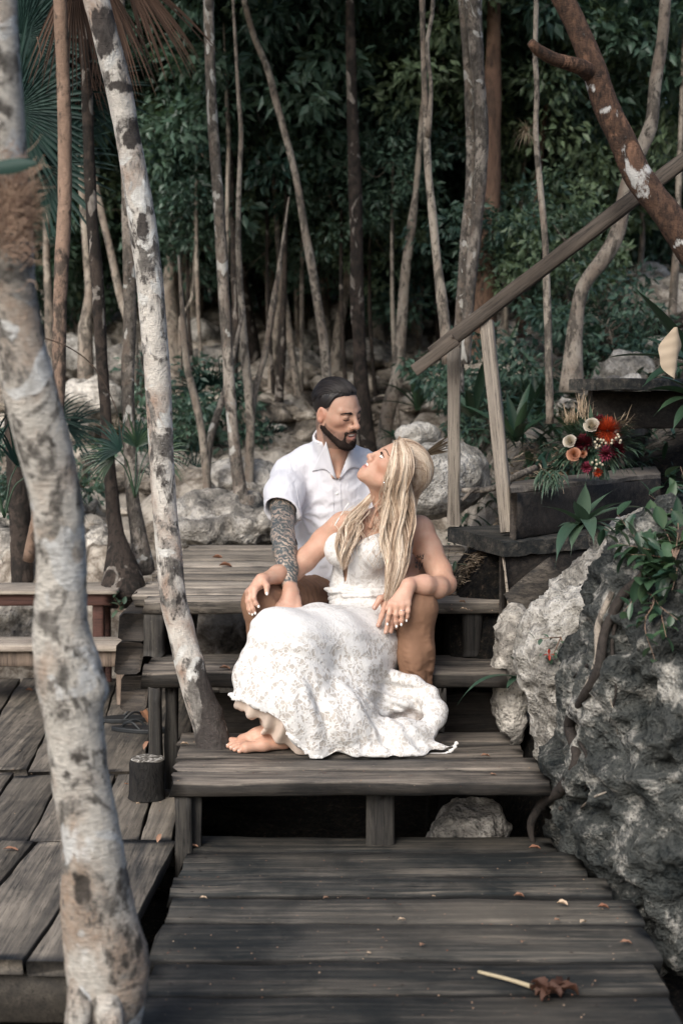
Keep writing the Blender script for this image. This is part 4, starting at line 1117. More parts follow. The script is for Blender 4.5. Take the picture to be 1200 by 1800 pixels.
# small dead stems on the far ridge
rsx = np.random.RandomState(77)
mb = MB()
for k in range(70):
    px = rsx.uniform(60, 1190); D = rsx.uniform(12.5, 19)
    x = (px - 600) / FPX * D; z0 = gz(x, D) - .1
    h = rsx.uniform(1.0, 2.6); lean = rsx.normal(size=2) * .12
    pp = catmull([(x, D, z0), (x + lean[0] * .4 * h + rsx.normal() * .05, D, z0 + h * .5), (x + lean[0] * h, D + lean[1] * h, z0 + h)], 9)
    V, Q, T = tube(pp, np.linspace(rsx.uniform(.018, .045), .012, 9), 6, False); mb.add(V, Q, None, .5)
tag(mb.build('far_thicket', M['bark_far']), 'tangle of far thin pale stems standing on the ridge behind all the trees', 'thicket', kind='stuff')

# ------------------------------------------------------------------ crowns of the leafy forest behind: trees whose trunks are lost in leaves
leafy = [(330, 130, 12.5, 'f3', 'yellow green leafy tree between the leaning white tree and the spotted tree'), (250, 330, 13, 'f1', 'leafy tree behind the white leaning tree at shoulder height of the palm'),
         (470, 100, 13.2, 'f1', 'dark leafy tree filling the top middle left'), (600, 200, 12.8, 'f4', 'dark leafy tree high above the man'), (690, 90, 13.4, 'f2', 'dark leafy tree at the top left of the pale twisting stem'),
         (460, 330, 13.6, 'f4', 'dark leafy tree behind the bowing trunk'), (660, 360, 12.4, 'f1', 'drooping dark leaves above and right of the man'), (560, 330, 14.2, 'f2', 'dark leafy tree low behind the three close trunks'),
         (1050, 330, 12.2, 'f3', 'leafy tree under the big leaning trunk'), (930, 430, 13.6, 'f4', 'dark leafy tree right of the thick reddish trunk'),
         (1230, 230, 13.4, 'f2', 'leafy tree in the top right corner'), (760, 260, 14.2, 'f4', 'dark leafy tree behind the pale twisting stem'), (1100, 460, 14, 'f2', 'leafy tree low behind the S shaped trunk'),
         (60, 380, 12.5, 'f4', 'dark leafy tree behind the fat left tree'), (120, 60, 13, 'f2', 'leafy tree behind the fan palm at top left'), (770, 330, 14.5, 'f1', 'dark leafy bush tree low right of the man'),
         (380, 320, 14.5, 'f2', 'dark leafy bush tree behind the spotted tree'), (960, 500, 13.8, 'f1', 'dark leafy bush tree under the handrail')]
leafy += [(150, 330, 12.8, 'f3', 'leafy bush tree low behind the dark slender trunk'), (300, 360, 13.8, 'f1', 'leafy bush tree low behind the forked pale trunk'), (480, 380, 15, 'f3', 'leafy bush tree low behind the Y shaped trunk'), (650, 390, 15.2, 'f1', 'dark bush tree low above the head of the man'),
          (850, 480, 14.6, 'f3', 'leafy bush tree low behind the thick reddish trunk'), (430, 210, 12.2, 'f3', 'bright leafy tree right of the spotted tree'), (720, 180, 13, 'f3', 'leafy tree behind the pale twisting stem, higher up'),
          (1140, 420, 12.6, 'f1', 'dark leafy tree under the slanting tree at the right edge'), (560, 60, 12.4, 'f3', 'leafy tree at the top edge above the man'), (840, 330, 13.2, 'f3', 'leafy tree just behind the thick reddish trunk')]
leafy += [(345, 250, 10.6, 'small', 'small leafy sapling just right of the spotted tree'), (470, 290, 10.9, 'smallb', 'small leafy sapling between the Y shaped trunk and the bowing trunk'), (470, 390, 11.4, 'small', 'small dark sapling behind the Y shaped trunk'), (600, 340, 10.8, 'small', 'small dark sapling right of the bowing trunk'),
          (690, 280, 10.4, 'small', 'small dark sapling above the pale curved trunk'), (650, 400, 11.2, 'smallb', 'small sapling beside the dark straight trunk'), (560, 410, 11.8, 'small', 'small dark sapling low behind the bowing trunk'), (330, 380, 11.0, 'small', 'small dark sapling above the ridge left of the spotted tree'),
          (890, 430, 9.6, 'small', 'small dark sapling just above the handrail'), (1000, 440, 9.4, 'smallb', 'small sapling just left of the S shaped trunk'), 
          (330, 740, 9.6, 'small', 'low dark bush right of the white leaning tree'), (20, 880, 8.4, 'small', 'low dark bush behind the fat left tree'), 
          (860, 700, 8.6, 'small', 'low dark bush behind the second rail post'), (1060, 590, 9.0, 'small', 'low dark bush behind the S shaped trunk')]
for k, (px, py, D, key, lab) in enumerate(leafy):
    p = PA(px, py, D); zb = gz(p[0], p[1]) - .1
    t = thing('leafy_tree', lab, 'tree', (p[0], p[1], zb), 'leafy trees closing off the background')
    me, cen = CROWNS[key]
    o = bpy.data.objects.new('crown', me); COL.objects.link(o); o.parent = t
    o.matrix_parent_inverse = Matrix.Translation(-Vector(t.location)); o.location = p
    rs_ = np.random.RandomState(300 + k); o.rotation_euler = (0, 0, rs_.uniform(0, 6.28))
    V, Q, T = trunk_mesh([(p[0] + .1, p[1], zb, .06), (p[0] - .05, p[1], (zb + p[2]) / 2, .05), (p[0], p[1], p[2], .035)] if 'small' not in key else [(p[0] + .05, p[1], zb, .018), (p[0], p[1], (zb + p[2]) / 2, .015), (p[0], p[1], p[2], .010)], 8, .12, .1, k)
    m_ = MB(); m_.add(V, Q, T, .5); m_.build('trunk', M['bark_dark'] if k % 2 else M['bark_far'], t)
    limbs_mesh(cen + p, p, .03 if 'small' not in key else .012, rs_, 8).build('limb', M['bark_far'], t)

# the unbroken woodland beyond
rsw = np.random.RandomState(5)
cs = []
for k in range(900):
    D = rsw.uniform(15.5, 21); px = rsw.uniform(-200, 1400); x = (px - 600) / FPX * D
    z = rsw.uniform(gz(x, D) + .2, 8.5)
    q = P(px, 0, D)
    # thinner towards the top right, where the sky breaks through
    py = 700 - (z - CAM_H) * FPX / D
    if px > 740 and py < 300 and rsw.rand() < .95: continue
    cs.append((x, D, z))
cs = np.array(cs); rad = np.c_[rsw.uniform(.3, .75, len(cs)), rsw.uniform(.3, .6, len(cs)), rsw.uniform(.2, .5, len(cs))]
V, F, a = leaf_cloud(cs, rad, 75, 0.14, rsw)
tag(obj('far_woodland', mesh_np('far_woodland', V, None, False, {'tint': a}, F), M['leaf_far']), 'solid mass of far dark green woodland closing the view behind the ridge', 'woodland', kind='stuff')
# ------------------------------------------------------------------ people
from mathutils.bvhtree import BVHTree

def bvh_of(V, Q):
    return BVHTree.FromPolygons([tuple(v) for v in V], [tuple(q) for q in Q])
CAMP = Vector((0, 0, CAM_H))
def on(bv, px, py, off=0.0, D=5.0):
    """point of a surface that lies along a line of sight, lifted by off; used to lay seams, lashes and hems on a body"""
    d = (P(px, py, 1.0) - CAMP).normalized()
    h = bv.ray_cast(CAMP + d * 2.0, d)
    if h[0] is None: return np.array(P(px, py, D))
    return np.array(h[0] - d * off)
class Frame:
    def __init__(s, O, f, up, sc=1.0):
        f = np.array(f, float); f /= np.linalg.norm(f)
        up = np.array(up, float); up -= (up @ f) * f; up /= np.linalg.norm(up)
        s.R = np.stack([np.cross(f, up), f, up], 1); s.O = np.array(O, float); s.s = sc
    def w(s, x, y, z): return s.O + s.R @ (np.array([x, y, z]) * s.s)
    def wa(s, A): return s.O + (np.asarray(A) * s.s) @ s.R.T
    def loc(s, Pw): return (Pw - s.O) @ s.R / s.s
def poly_field(poly):
    poly = np.array(poly, float)
    def fn(p):
        px, py = proj(p)
        q = np.stack([px, py], -1)
        n = len(poly); d = np.full(len(q), 1e9); s = np.ones(len(q))
        for i in range(n):
            a = poly[i]; b = poly[i - 1]
            e = b - a; w = q - a
            t = np.clip((w @ e) / (e @ e), 0, 1)
            bb = w - t[:, None] * e
            d = np.minimum(d, (bb ** 2).sum(1))
            c1 = q[:, 1] >= a[1]; c2 = q[:, 1] < b[1]; c3 = e[0] * w[:, 1] > e[1] * w[:, 0]
            allc = (c1 & c2 & c3) | (~c1 & ~c2 & ~c3)
            s = np.where(allc, -s, s)
        return s * np.sqrt(d) * p[:, 1] / FPX
    return fn

def skin_mat(name, base, red=(0.55, 0.22, 0.15)):
    m = NT(name)
    v = m.coords((1, 1, 1), False)
    c = m.attr('col', 'Color')
    mott = m.noise(v, 45, 5, .6)
    c = m.mix(m.ramp(mott, [(.35, .22), (.62, 0.0)]), c, red)
    m2 = m.noise(v, 14, 3, .5)
    c = m.mix(m.ramp(m2, [(.45, 0.0), (.7, .22)]), c, (.80, .60, .48))
    b = m.bump(m.math('MULTIPLY_ADD', m.noise(v, 90, 4, .6), 2.0, m.noise(v, 600, 3, .6)), .5, .0012)
    m.fin(c, 0.48, b, 0.4)
    m.b.inputs['Subsurface Weight'].default_value = 0.12
    m.b.inputs['Subsurface Radius'].default_value = (0.012, 0.005, 0.003)
    m.b.inputs['Subsurface Scale'].default_value = 0.6
    return m
def nm(m, h, s, d): return m.bump(h, s, d)

def head(S, F, male):
    mz = 0.0 if male else .009
    w = F.w; s = F.s
    def cone(a, b, ra, rb, k=.01, op='add'): S.cone(w(*a), w(*b), ra * s, rb * s, k * s, op)
    def ell(c, r, k=.01, op='add'): S.ell(w(*c), np.array(r) * s, F.R, k * s, op)
    ell((0, -.012, .038), (.074, .096, .082), .02)
    ell((0, .025, .0), (.060, .066, .092), .03)
    jw = .053 if male else .046
    for q in (-1, 1):
        cone((q * jw, .000, -.045), (q * (.024 if male else .014), .072, -.096 + mz), .017, .017 if male else .014, .03)
        cone((q * .05, .02, .0), (q * .045, .02, -.05), .02, .018, .03)
        ell((q * .041, .056, -.008), (.021, .022, .018), .025)
        if male: cone((q * .012, .086, .030), (q * .046, .068, .033), .0095, .009, .014)
        else: cone((q * .012, .084, .032), (q * .046, .068, .035), .006, .006, .016)
        ell((q * .032, .100, .012), (.017, .014, .010), .012, 'sub')
        ell((q * .032, .0765, .012), (.0145, .0145, .0125), .004)
        ell((q * .0125, .100, -.025), (.0085, .010, .008), .008)
        ell((q * .008, .108, -.034), (.0035, .006, .003), .003, 'sub')
        # ear
        ell((q * .078, -.008, .0), (.009, .019, .032), .006)
        ell((q * .086, -.004, .004), (.006, .010, .020), .005, 'sub')
        # smile folds
        cone((q * .022, .094, -.028), (q * .036, .074, -.060), .0022, .002, .008, 'sub')
    ell((0, .082, -.104 + mz), (.017, .015, .014) if male else (.013, .013, .012), .02)
    ell((0, .066, -.06), (.036, .034, .034), .03)
    nl = .121 if male else .113
    cone((0, .088, .026), (0, nl - .006, -.016), .0085, .0095, .012)
    ell((0, nl - .003, -.021), (.0115, .0105, .0095), .008)
    cone((0, .098, -.038), (0, .098, -.046), .004, .004, .006)
    # lips parted in a smile
    for q in (-1, 1):
        cone((0, .1015, -.0500 + mz), (q * .028, .082, -.0475 + mz), .0038, .0022, .005)
        cone((0, .0965, -.0755 + mz), (q * .027, .082, -.0515 + mz), .0055, .0024, .005)
    ell((0, .104, -.0605 + mz), (.0225, .0180, .0080), .003, 'sub')

def head_colors(F, V, col, base, lipc, male):
    L = F.loc(V); x, y, z = L.T
    near = (np.linalg.norm(L, axis=1) < .17)
    def put(mask, c):
        m = (mask * near)[:, None]
        col[:] = col * (1 - m) + np.array(c) * m
    notear = np.abs(x) < .0745
    blush = np.exp(-(((np.abs(x) - .045) / .02) ** 2 + ((z + .02) / .022) ** 2)) * (y > .02)
    put(blush * .35, (base[0] * .95, base[1] * .62, base[2] * .55))
    nose = np.exp(-((x / .014) ** 2 + ((z + .022) / .014) ** 2)) * (y > .1)
    put(nose * .3, (base[0] * .95, base[1] * .65, base[2] * .6))
    ear = (np.abs(x) > .076) & (np.abs(y + .008) < .03)
    put(ear * .5, (base[0], base[1] * .62, base[2] * .55))
    mzz = 0 if male else .009
    lip = sstep(1.0, .7, np.maximum(np.abs(x) / .028, np.abs(z + .0635 - mzz) / (.0165 - .20 * np.abs(x)).clip(.003))) * (y > .078)
    put(lip * .85, lipc)
    if male:
        zb = np.interp(y, [-.02, .0, .016, .03, .05, .07, .09], [.02, .006, -.010, -.028, -.040, -.043, -.034])
        st = sstep(0, .014, zb - z) * (y > -.0) * (z > -.13) * (1 - lip) * notear
        put(st * .72, (.05, .035, .03))
        zh = np.interp(y, [-.12, -.03, -.018, .010, .024, .032, .04, .055, .085], [-.085, -.08, -.050, -.030, .010, .044, .066, .077, .085])
        st = sstep(0, .030, z - zh) * notear
        put(st * .92, (.035, .027, .024))
    return col

def limb_pts(*rows):
    return [(PA(px, py, D), r) for (px, py, D, r) in rows]
def fingers(S, wrist, knuckles, chains, rp=.013, k=.006):
    """palm from the wrist to each knuckle, then each finger its own jointed chain"""
    for kn in knuckles:
        S.cone(wrist[0], kn[0], wrist[1], kn[1], .012)
    for a, b in zip(knuckles[:-1], knuckles[1:]):
        S.cone(a[0], b[0], a[1], b[1], .008)
    for ch in chains:
        S.chain(ch, k)
NAILS = []

def strands(mb, pts_list, r0, seg=4, n=9, tint=None, rs=None, squash=None):
    for k, (p, r) in enumerate(pts_list):
        c = catmull(p, n)
        t = np.linspace(0, 1, n)
        rad = r * np.minimum(1, np.minimum(t * 6 + .35, (1 - t) * 3.5 + .08))
        V, Q, T = tube(c, rad, seg, False, squash)
        mb.add(V, Q, None, tint[k] if tint is not None else .5)

# ================================================================== the man
SM = (0.46, 0.28, 0.20)
FM = Frame(PA(591, 727, 5.40), (math.sin(R(47)) * .96, -math.cos(R(47)) * .96, -.27), (0.13, -.26, .95), .98)
S = SDF((-.42, 4.7, .15), (.42, 5.85, 1.58), .0032)
head(S, FM, True)
nb = PA(588, 812, 5.50)
S.cone(FM.w(0, -.025, -.045), nb, .054, .060, .03)
S.cone(FM.w(0, .0, -.06), nb + (0.0, -.02, .0), .045, .052, .03)
for q in (-1, 1):   # neck tendons
    S.cone(FM.w(q * .045, -.01, -.06), PA(592 + (4 if q < 0 else -6), 838, 5.43), .010, .008, .02)
chest = PA(588, 900, 5.56)
S.ell(chest, (.155, .088, .17), None, .06)
S.ell(PA(590, 1010, 5.58), (.14, .09, .14), None, .06)
S.cone(PA(522, 832, 5.54), PA(655, 830, 5.58), .046, .046, .05)
# right arm (image left), tattooed, bearing down on the thigh
armR = limb_pts((502, 842, 5.51, .048), (497, 890, 5.38, .045), (497, 942, 5.23, .042), (500, 965, 5.16, .041), (505, 1000, 5.09, .036), (510, 1034, 5.03, .026))
S.chain(armR, .02)
wr = (PA(511, 1042, 5.02), .025)
kn = [(PA(492, 1066, 4.99), .014), (PA(501, 1070, 4.98), .014), (PA(511, 1073, 4.98), .014), (PA(521, 1070, 4.99), .013)]
fingers(S, wr, kn, [[kn[0], (PA(478, 1076, 5.0), .010), (PA(470, 1084, 5.0), .009)], [kn[1], (PA(490, 1085, 4.98), .010), (PA(480, 1095, 4.98), .009)],
                    [kn[2], (PA(503, 1090, 4.98), .010), (PA(494, 1101, 4.99), .009)], [kn[3], (PA(517, 1086, 5.0), .009), (PA(510, 1096, 5.0), .008)],
                    [(PA(521, 1052, 5.01), .016), (PA(525, 1068, 4.99), .012), (PA(526, 1078, 4.98), .010)]])
# left arm round her waist, hand showing under hers
armL = limb_pts((658, 838, 5.56, .050), (706, 900, 5.5, .044), (735, 965, 5.42, .042), (736, 995, 5.34, .038), (718, 1025, 5.18, .03), (702, 1040, 5.10, .025))
S.chain(armL, .02)
wl = (PA(698, 1046, 5.08), .022)
kn = [(PA(678, 1062, 5.03), .012), (PA(685, 1072, 5.03), .012), (PA(692, 1077, 5.04), .012), (PA(700, 1080, 5.05), .011)]
fingers(S, wl, kn, [[(PA(684, 1048, 5.05), .013), (PA(668, 1052, 5.02), .0115), (PA(658, 1068, 5.01), .0095)],
                    [kn[0], (PA(671, 1082, 4.985), .0095), (PA(665, 1099, 4.98), .0082)],
                    [kn[1], (PA(682, 1094, 4.985), .0095), (PA(678, 1111, 4.98), .0082)],
                    [kn[2], (PA(690, 1096, 4.99), .0095), (PA(687, 1110, 4.985), .0082)],
                    [kn[3], (PA(698, 1094, 5.01), .0085), (PA(696, 1103, 5.0), .0075)]])
NAILS += [('man', PA(658, 1068, 5.0), .005), ('man', PA(665, 1099, 4.972), .004), ('man', PA(678, 1111, 4.972), .004)]
# hips, legs and feet (inside the trousers)
hip = PA(596, 1040, 5.62)
S.ell(hip, (.15, .11, .09), None, .06)
S.chain(limb_pts((560, 1052, 5.55, .075), (466, 1064, 5.08, .052), (474, 1180, 5.10, .045), (480, 1270, 5.12, .032)), .03)
S.chain(limb_pts((640, 1052, 5.55, .075), (727, 1066, 5.06, .052), (730, 1160, 5.06, .045), (732, 1262, 5.08, .032)), .03)
for (px, D) in ((480, 5.10), (734, 5.04)):
    a = np.array([(px - 600) / FPX * D, D, Z1 + .045])
    S.cone(a, a + (-.01, -.10, -.012), .035, .030, .03); S.cone(a + (-.01, -.10, -.012), a + (-.015, -.17, -.025), .03, .016, .02)
    S.cone(a + (0, .05, -.01), a, .032, .035, .03)
V, Q = S.mesh()
man_bvh = bvh_of(V, Q); MV, MQ = V, Q
col = np.tile(np.array(SM), (len(V), 1))
col = head_colors(FM, V, col, SM, (.44, .20, .16), True)
px, py = proj(V)
# tattoo sleeve: shoulder hem to the wrist on his right arm
seg_t = np.zeros(len(V)); best = np.full(len(V), 9.0)
for i, (a, b) in enumerate(zip(armR[:-1], armR[1:])):
    ab = b[0] - a[0]; t = np.clip(((V - a[0]) @ ab) / (ab @ ab), 0, 1)
    d = np.linalg.norm(V - a[0] - t[:, None] * ab, axis=1)
    seg_t = np.where(d < best, i + t, seg_t); best = np.minimum(best, d)
tat = (best < .062) * sstep(4.95, 4.8, seg_t + .05 * vnoise(V * 60, 4)) * (V[:, 0] < -.14)
handred = sstep(5.2, 5.05, V[:, 1]) * (py > 1040) * (py < 1120)
col = col * (1 - .25 * handred[:, None]) + np.array((.60, .33, .25)) * .25 * handred[:, None]
ms = skin_mat('man_skin', SM)
v = ms.coords((1, 1, 1), False)
wv = ms.n('TexWave', {'wave_type': 'BANDS', 'bands_direction': 'DIAGONAL'}, Vector=v, Scale=16.0, Distortion=14.0, Detail=4.0, Detail_Scale=2.2).outputs['Fac']
ink = ms.ramp(wv, [(0.2, (0.075, 0.085, 0.085)), (0.5, (0.15, 0.15, 0.14)), (0.75, (0.40, 0.31, 0.25))])
blk = ms.ramp(ms.noise(v, 22, 3, .6), [(.45, 0.0), (.6, .7)])
ink = ms.mix(blk, ink, (0.05, 0.065, 0.07))
cskin = ms.b.inputs['Base Color'].links[0].from_socket
ms.set(ms.b.inputs['Base Color'], ms.mix(ms.attr('tattoo'), cskin, ink))
man = thing('person', 'dark haired bearded man in white short sleeved shirt, sitting behind the woman', 'person', tuple(hip - (0, 0, .09)))
# feet and legs stand on the lowest tread
obj('body', mesh_np('body', V, Q, True, {'col': col, 'tattoo': tat}), ms.m, man)

# ---- hair
mh = NT('dark_hair')
hc = mh.ramp(mh.attr('tint'), [(0, (.007, .006, .006)), (1, (.032, .024, .022))])
mh.fin(hc, .46, None, .4)
Sh = SDF(FM.O - .16, FM.O + .17, .0025)
def cap_fn(c, r, hy, hz, male=True):
    c = np.array(c); r = np.array(r)
    def fn(p):
        q = FRM.loc(p); e = q - c
        k0 = np.linalg.norm(e / r, axis=1); k1 = np.linalg.norm(e / r ** 2, axis=1) + 1e-9
        d = k0 * (k0 - 1) / k1
        h = np.interp(q[:, 1], hy, hz)
        cut = (h - q[:, 2]) * .7
        return np.maximum(d, cut) * FRM.s
    return fn
FRM = FM
HY = [-.12, -.03, -.020, .012, .026, .033, .040, .055, .085]; HZ = [-.045, -.030, .000, .006, .030, .058, .077, .086, .092]
Sh.field(cap_fn((0, -.014, .043), (.0775, .0990, .0850), HY, HZ), FM.O - .15, FM.O + .16, .004)
Vh, Qh = Sh.mesh()
Lh = FM.loc(Vh); N = vnormals(Vh, Qh)
th = np.arctan2(Lh[:, 2] - .03, Lh[:, 1] + .01)
wavy = vnoise(np.c_[Lh[:, 0] * 170 + 12 * th, th * 1.2, np.zeros(len(th))], 2)
top = sstep(.03, .09, Lh[:, 2])
edge_ = np.exp(-((Lh[:, 2] - np.interp(Lh[:, 1], HY, HZ)) / .011) ** 2)
Vh = Vh + N * (wavy * .0014 * top + .003 * top - .0055 * edge_)[:, None]
hair = obj('hair', mesh_np('hair', Vh, Qh, True, {'tint': .15 + .2 * (wavy + 1) / 2}), mh.m, man)
rs = np.random.RandomState(3)
mb = MB(); L = []; tn = []
for k in range(560):
    x0 = rs.uniform(-.068, .068)
    f0 = math.radians(rs.uniform(36, 60) if rs.rand() < .55 else rs.uniform(50, 120)) + max(abs(x0) - .035, 0) * 9
    f1 = f0 + rs.uniform(.7, 1.7); f1 = min(f1, 3.35)
    ph = np.linspace(f0, f1, 7)
    xs = x0 * (1 + .06 * np.sin(ph * 2 + x0 * 60)) + (ph - f0) * rs.normal(0, .0016) + .006 * (ph - f0)
    lift = rs.uniform(.0005, .0045) + .0045 * max(0, 1 - abs(f0 - .9) / .6) * rs.rand()
    fac = np.sqrt(np.clip(1 - (xs / .080) ** 2, .05, 1))
    pts = np.c_[xs, -.014 + (.1005 + lift) * np.cos(ph) * fac, .044 + (.0865 + lift + .003) * np.sin(ph) * fac]
    L.append((FM.wa(pts), rs.uniform(.0009, .0022))); tn.append(rs.uniform(0, 1) ** 1.5)
strands(mb, L, 0, tint=tn)
mb.build('hair_strands', mh.m, hair)
# ---- beard
Sb = SDF(FM.O - .17, FM.O + .15, .0025)
w = FM.w; sc = FM.s
for q in (-1, 1):
    Sb.cone(w(q * .053, .002, -.045), w(q * .024, .072, -.096), .0232 * sc, .0225 * sc, .02)
    Sb.cone(w(q * .053, .018, -.012), w(q * .050, .022, -.052), .0215 * sc, .0215 * sc, .015)
    Sb.cone(w(0, .1035, -.0425), w(q * .027, .087, -.051), .0052 * sc, .0050 * sc, .006)
    Sb.cone(w(q * .027, .087, -.053), w(q * .026, .083, -.085), .0065 * sc, .010 * sc, .008)
Sb.ell(w(0, .083, -.106), np.array((.025, .0215, .019)) * sc, FM.R, .02)
Sb.ell(w(0, .0985, -.086), np.array((.010, .008, .008)) * sc, FM.R, .006)
def bcut(p):
    q = FM.loc(p)
    h = np.interp(q[:, 1], [-.02, .005, .016, .03, .05, .062, .075, .082, .11], [-.03, -.020, -.024, -.040, -.052, -.058, -.052, -.030, -.030])
    return (h - q[:, 2]) * .8
Sb.field(bcut, FM.O - .17, FM.O + .15, .004, 'sub')
Sb.ell(w(0, .10, -.0625), np.array((.0205, .04, .0125)) * sc, FM.R, .003, 'sub')
Vb, Qb = Sb.mesh(); N = vnormals(Vb, Qb)
Lb = FM.loc(Vb); hb_ = np.interp(Lb[:, 1], [-.02, .005, .016, .03, .05, .062, .075, .082, .11], [-.03, -.020, -.024, -.040, -.052, -.058, -.052, -.030, -.030])
Vb = Vb + N * (vnoise(Vb * 420, 3) * .0010 - .0040 * np.exp(-((hb_ - Lb[:, 2]) / .006) ** 2) * (Lb[:, 1] < .078) - .0008)[:, None]
mbd = NT('beard_hair'); mbd.fin(mbd.ramp(mbd.attr('tint'), [(0, (.012, .009, .008)), (1, (.06, .042, .034))]), .85, None, .1)
beard = obj('beard', mesh_np('beard', Vb, Qb, True, {'tint': .1 + .15 * (vnoise(Vb * 300, 2) + 1)}), mbd.m, man)
mb = MB(); L = []; tn = []
for i in rs.randint(0, len(Vb), 1500):
    p = Vb[i]; n = N[i]
    if n @ (FM.O - p) > 0: continue
    d = n * .35 + FM.R @ np.array([0, .05, -.8]) + rs.normal(size=3) * .25
    e = p + d * rs.uniform(.002, .0045)
    L.append((np.array([p - n * .001, (p + e) / 2 + n * .0006, e]), .00065)); tn.append(rs.uniform(0, .6))
strands(mb, L, 0, seg=3, n=3, tint=tn)
mb.build('beard_hairs', mbd.m, beard)
# ---- brows, lashes, teeth
def face_pt(bv, F, x, z, off=.001, y0=.25):
    o = Vector(F.w(x, y0, z)); d = Vector(-F.R[:, 1])
    h = bv.ray_cast(o, d)
    return np.array(h[0]) + F.R[:, 1] * off if h[0] is not None else F.w(x, .09, z)
def brow(F, bv, mat, par, z0, arch, thick, rs, tint=(0, .6), n=55, out=.05):
    for q in (-1, 1):
        mb = MB(); L = []; tn = []
        for k in range(n):
            u = rs.uniform(0, 1)
            x = q * (.013 + u * (out - .013)); z = z0 + arch * math.sin(u * 2.5) - .004 * u * u + rs.normal() * thick * (1 - .5 * u)
            a = face_pt(bv, F, x, z, .0006); b = face_pt(bv, F, x + q * .007, z + .0012 - .003 * u, .0014)
            L.append((np.array([a, (a + b) / 2 + F.R[:, 1] * .0006, b]), .0008)); tn.append(rs.uniform(*tint))
        strands(mb, L, 0, seg=3, n=3, tint=tn)
        mb.build('eyebrow', mat, par)
brow(FM, man_bvh, mh.m, man, .0285, .003, .0022, rs, n=110)
M['lash'] = plain('lash', (.012, .009, .008), .6)
M['teeth'] = plain('teeth', (.80, .77, .72), .25)
M['eye_white'] = plain('eye_white', (.75, .73, .70), .15)
M['iris'] = plain('iris', (.05, .06, .06), .1)
for q in (-1, 1):   # lids lowered: a dark lash line under each lid
    pts = [face_pt(man_bvh, FM, q * (.019 + .026 * u), .0035 - .0035 * math.sin(u * math.pi), .0008) for u in np.linspace(0, 1, 7)]
    mb = MB(); V_, Q_, T_ = tube(catmull(pts, 14), np.full(14, .0016), 5); mb.add(V_, Q_, T_, 0)
    pts = [face_pt(man_bvh, FM, q * (.018 + .029 * u), .0195 + .003 * math.sin(u * math.pi), .0000) for u in np.linspace(0, 1, 7)]  # dark line painted in for the shade of the upper lid crease
    V_, Q_, T_ = tube(catmull(pts, 14), np.full(14, .0006), 4); mb.add(V_, Q_, T_, 0)
    mb.build('eyelashes', M['lash'], man)
def teeth(F, par, z=-.0570, y=.0965):
    mb = MB()
    for k in range(-4, 5):
        x = k * .0042
        p = F.w(x, y - .0009 * k * k * .50, z)
        s_ = SDF(p - .008, p + .008, .0009)
        s_.ell(p, np.array((.0025, .0030, .0056)) * F.s, F.R, .001)
        V_, Q_ = s_.mesh(); mb.add(V_, Q_, None, .5)
    mb.build('teeth', M['teeth'], par)
teeth(FM, man)

# ---- shirt
S = SDF((-.36, 5.2, .60), (.30, 5.85, 1.40), .004)
S.ell(PA(589, 900, 5.565), (.178, .112, .20), None, .05)
S.ell(PA(592, 1005, 5.585), (.166, .115, .17), None, .06)
S.cone(PA(522, 832, 5.535), PA(652, 830, 5.575), .058, .058, .05)
S.cone(PA(590, 806, 5.52), PA(590, 850, 5.54), .082, .10, .05)
S.chain(limb_pts((507, 838, 5.52, .064), (499, 868, 5.43, .068), (495, 905, 5.33, .072)), .035)
S.chain(limb_pts((563, 793, 5.54, .050), (535, 812, 5.54, .052), (508, 834, 5.53, .058)), .03)
S.chain(limb_pts((618, 802, 5.56, .048), (645, 815, 5.57, .048)), .03)
S.chain(limb_pts((660, 836, 5.57, .058), (700, 895, 5.51, .060)), .035)
nA, nB = FM.w(0, -.03, -.06), PA(590, 822, 5.53)
S.cone(nA * .72 + nB * .28, nB, .069, .086, .03)
# sleeve mouth, hollow inside
S.field(poly_field([(440, 884), (462, 886), (500, 903), (529, 913), (529, 1000), (440, 1000)]), (-.36, 5.2, .60), (-.14, 5.8, 1.3), .006, 'sub') if False else None
cutn = (armR[2][0] - armR[0][0]); cutn /= np.linalg.norm(cutn)
cut0 = PA(495, 899, 5.345)
def sleeve_cut(p):
    d = -((p - cut0) @ (cutn + np.array([-.30, 0, .0])))
    side = np.maximum(p[:, 0] - PA(533, 900, 5.35)[0], p[:, 1] - 5.46)
    return np.maximum(d, side)
S.field(sleeve_cut, (-.36, 5.2, .60), (-.1, 5.8, 1.2), .006, 'sub')
S.cone(cut0 - cutn * .045, cut0 + cutn * .06, .056, .069, .004, 'sub')
# neck opening and open collar
S.cone(FM.w(0, -.03, -.06), PA(590, 822, 5.53), .062, .060, .008, 'sub')
S.field(poly_field([(566, 770), (592, 845), (622, 775), (600, 740)]), (-.2, 5.2, 1.0), (.2, 5.56, 1.40), .004, 'sub')
V, Q = S.mesh()
N = vnormals(V, Q); px, py = proj(V)
f1 = fbm(np.c_[V[:, 0] * 26, V[:, 1] * 12, V[:, 2] * 4.5], 3, 4)
f2 = fbm(np.c_[V[:, 0] * 9 + V[:, 2] * 7, V[:, 1] * 6, V[:, 2] * 9 - V[:, 0] * 6], 3, 8, ridged=True)
am = .0042 * f1 + .0058 * f2
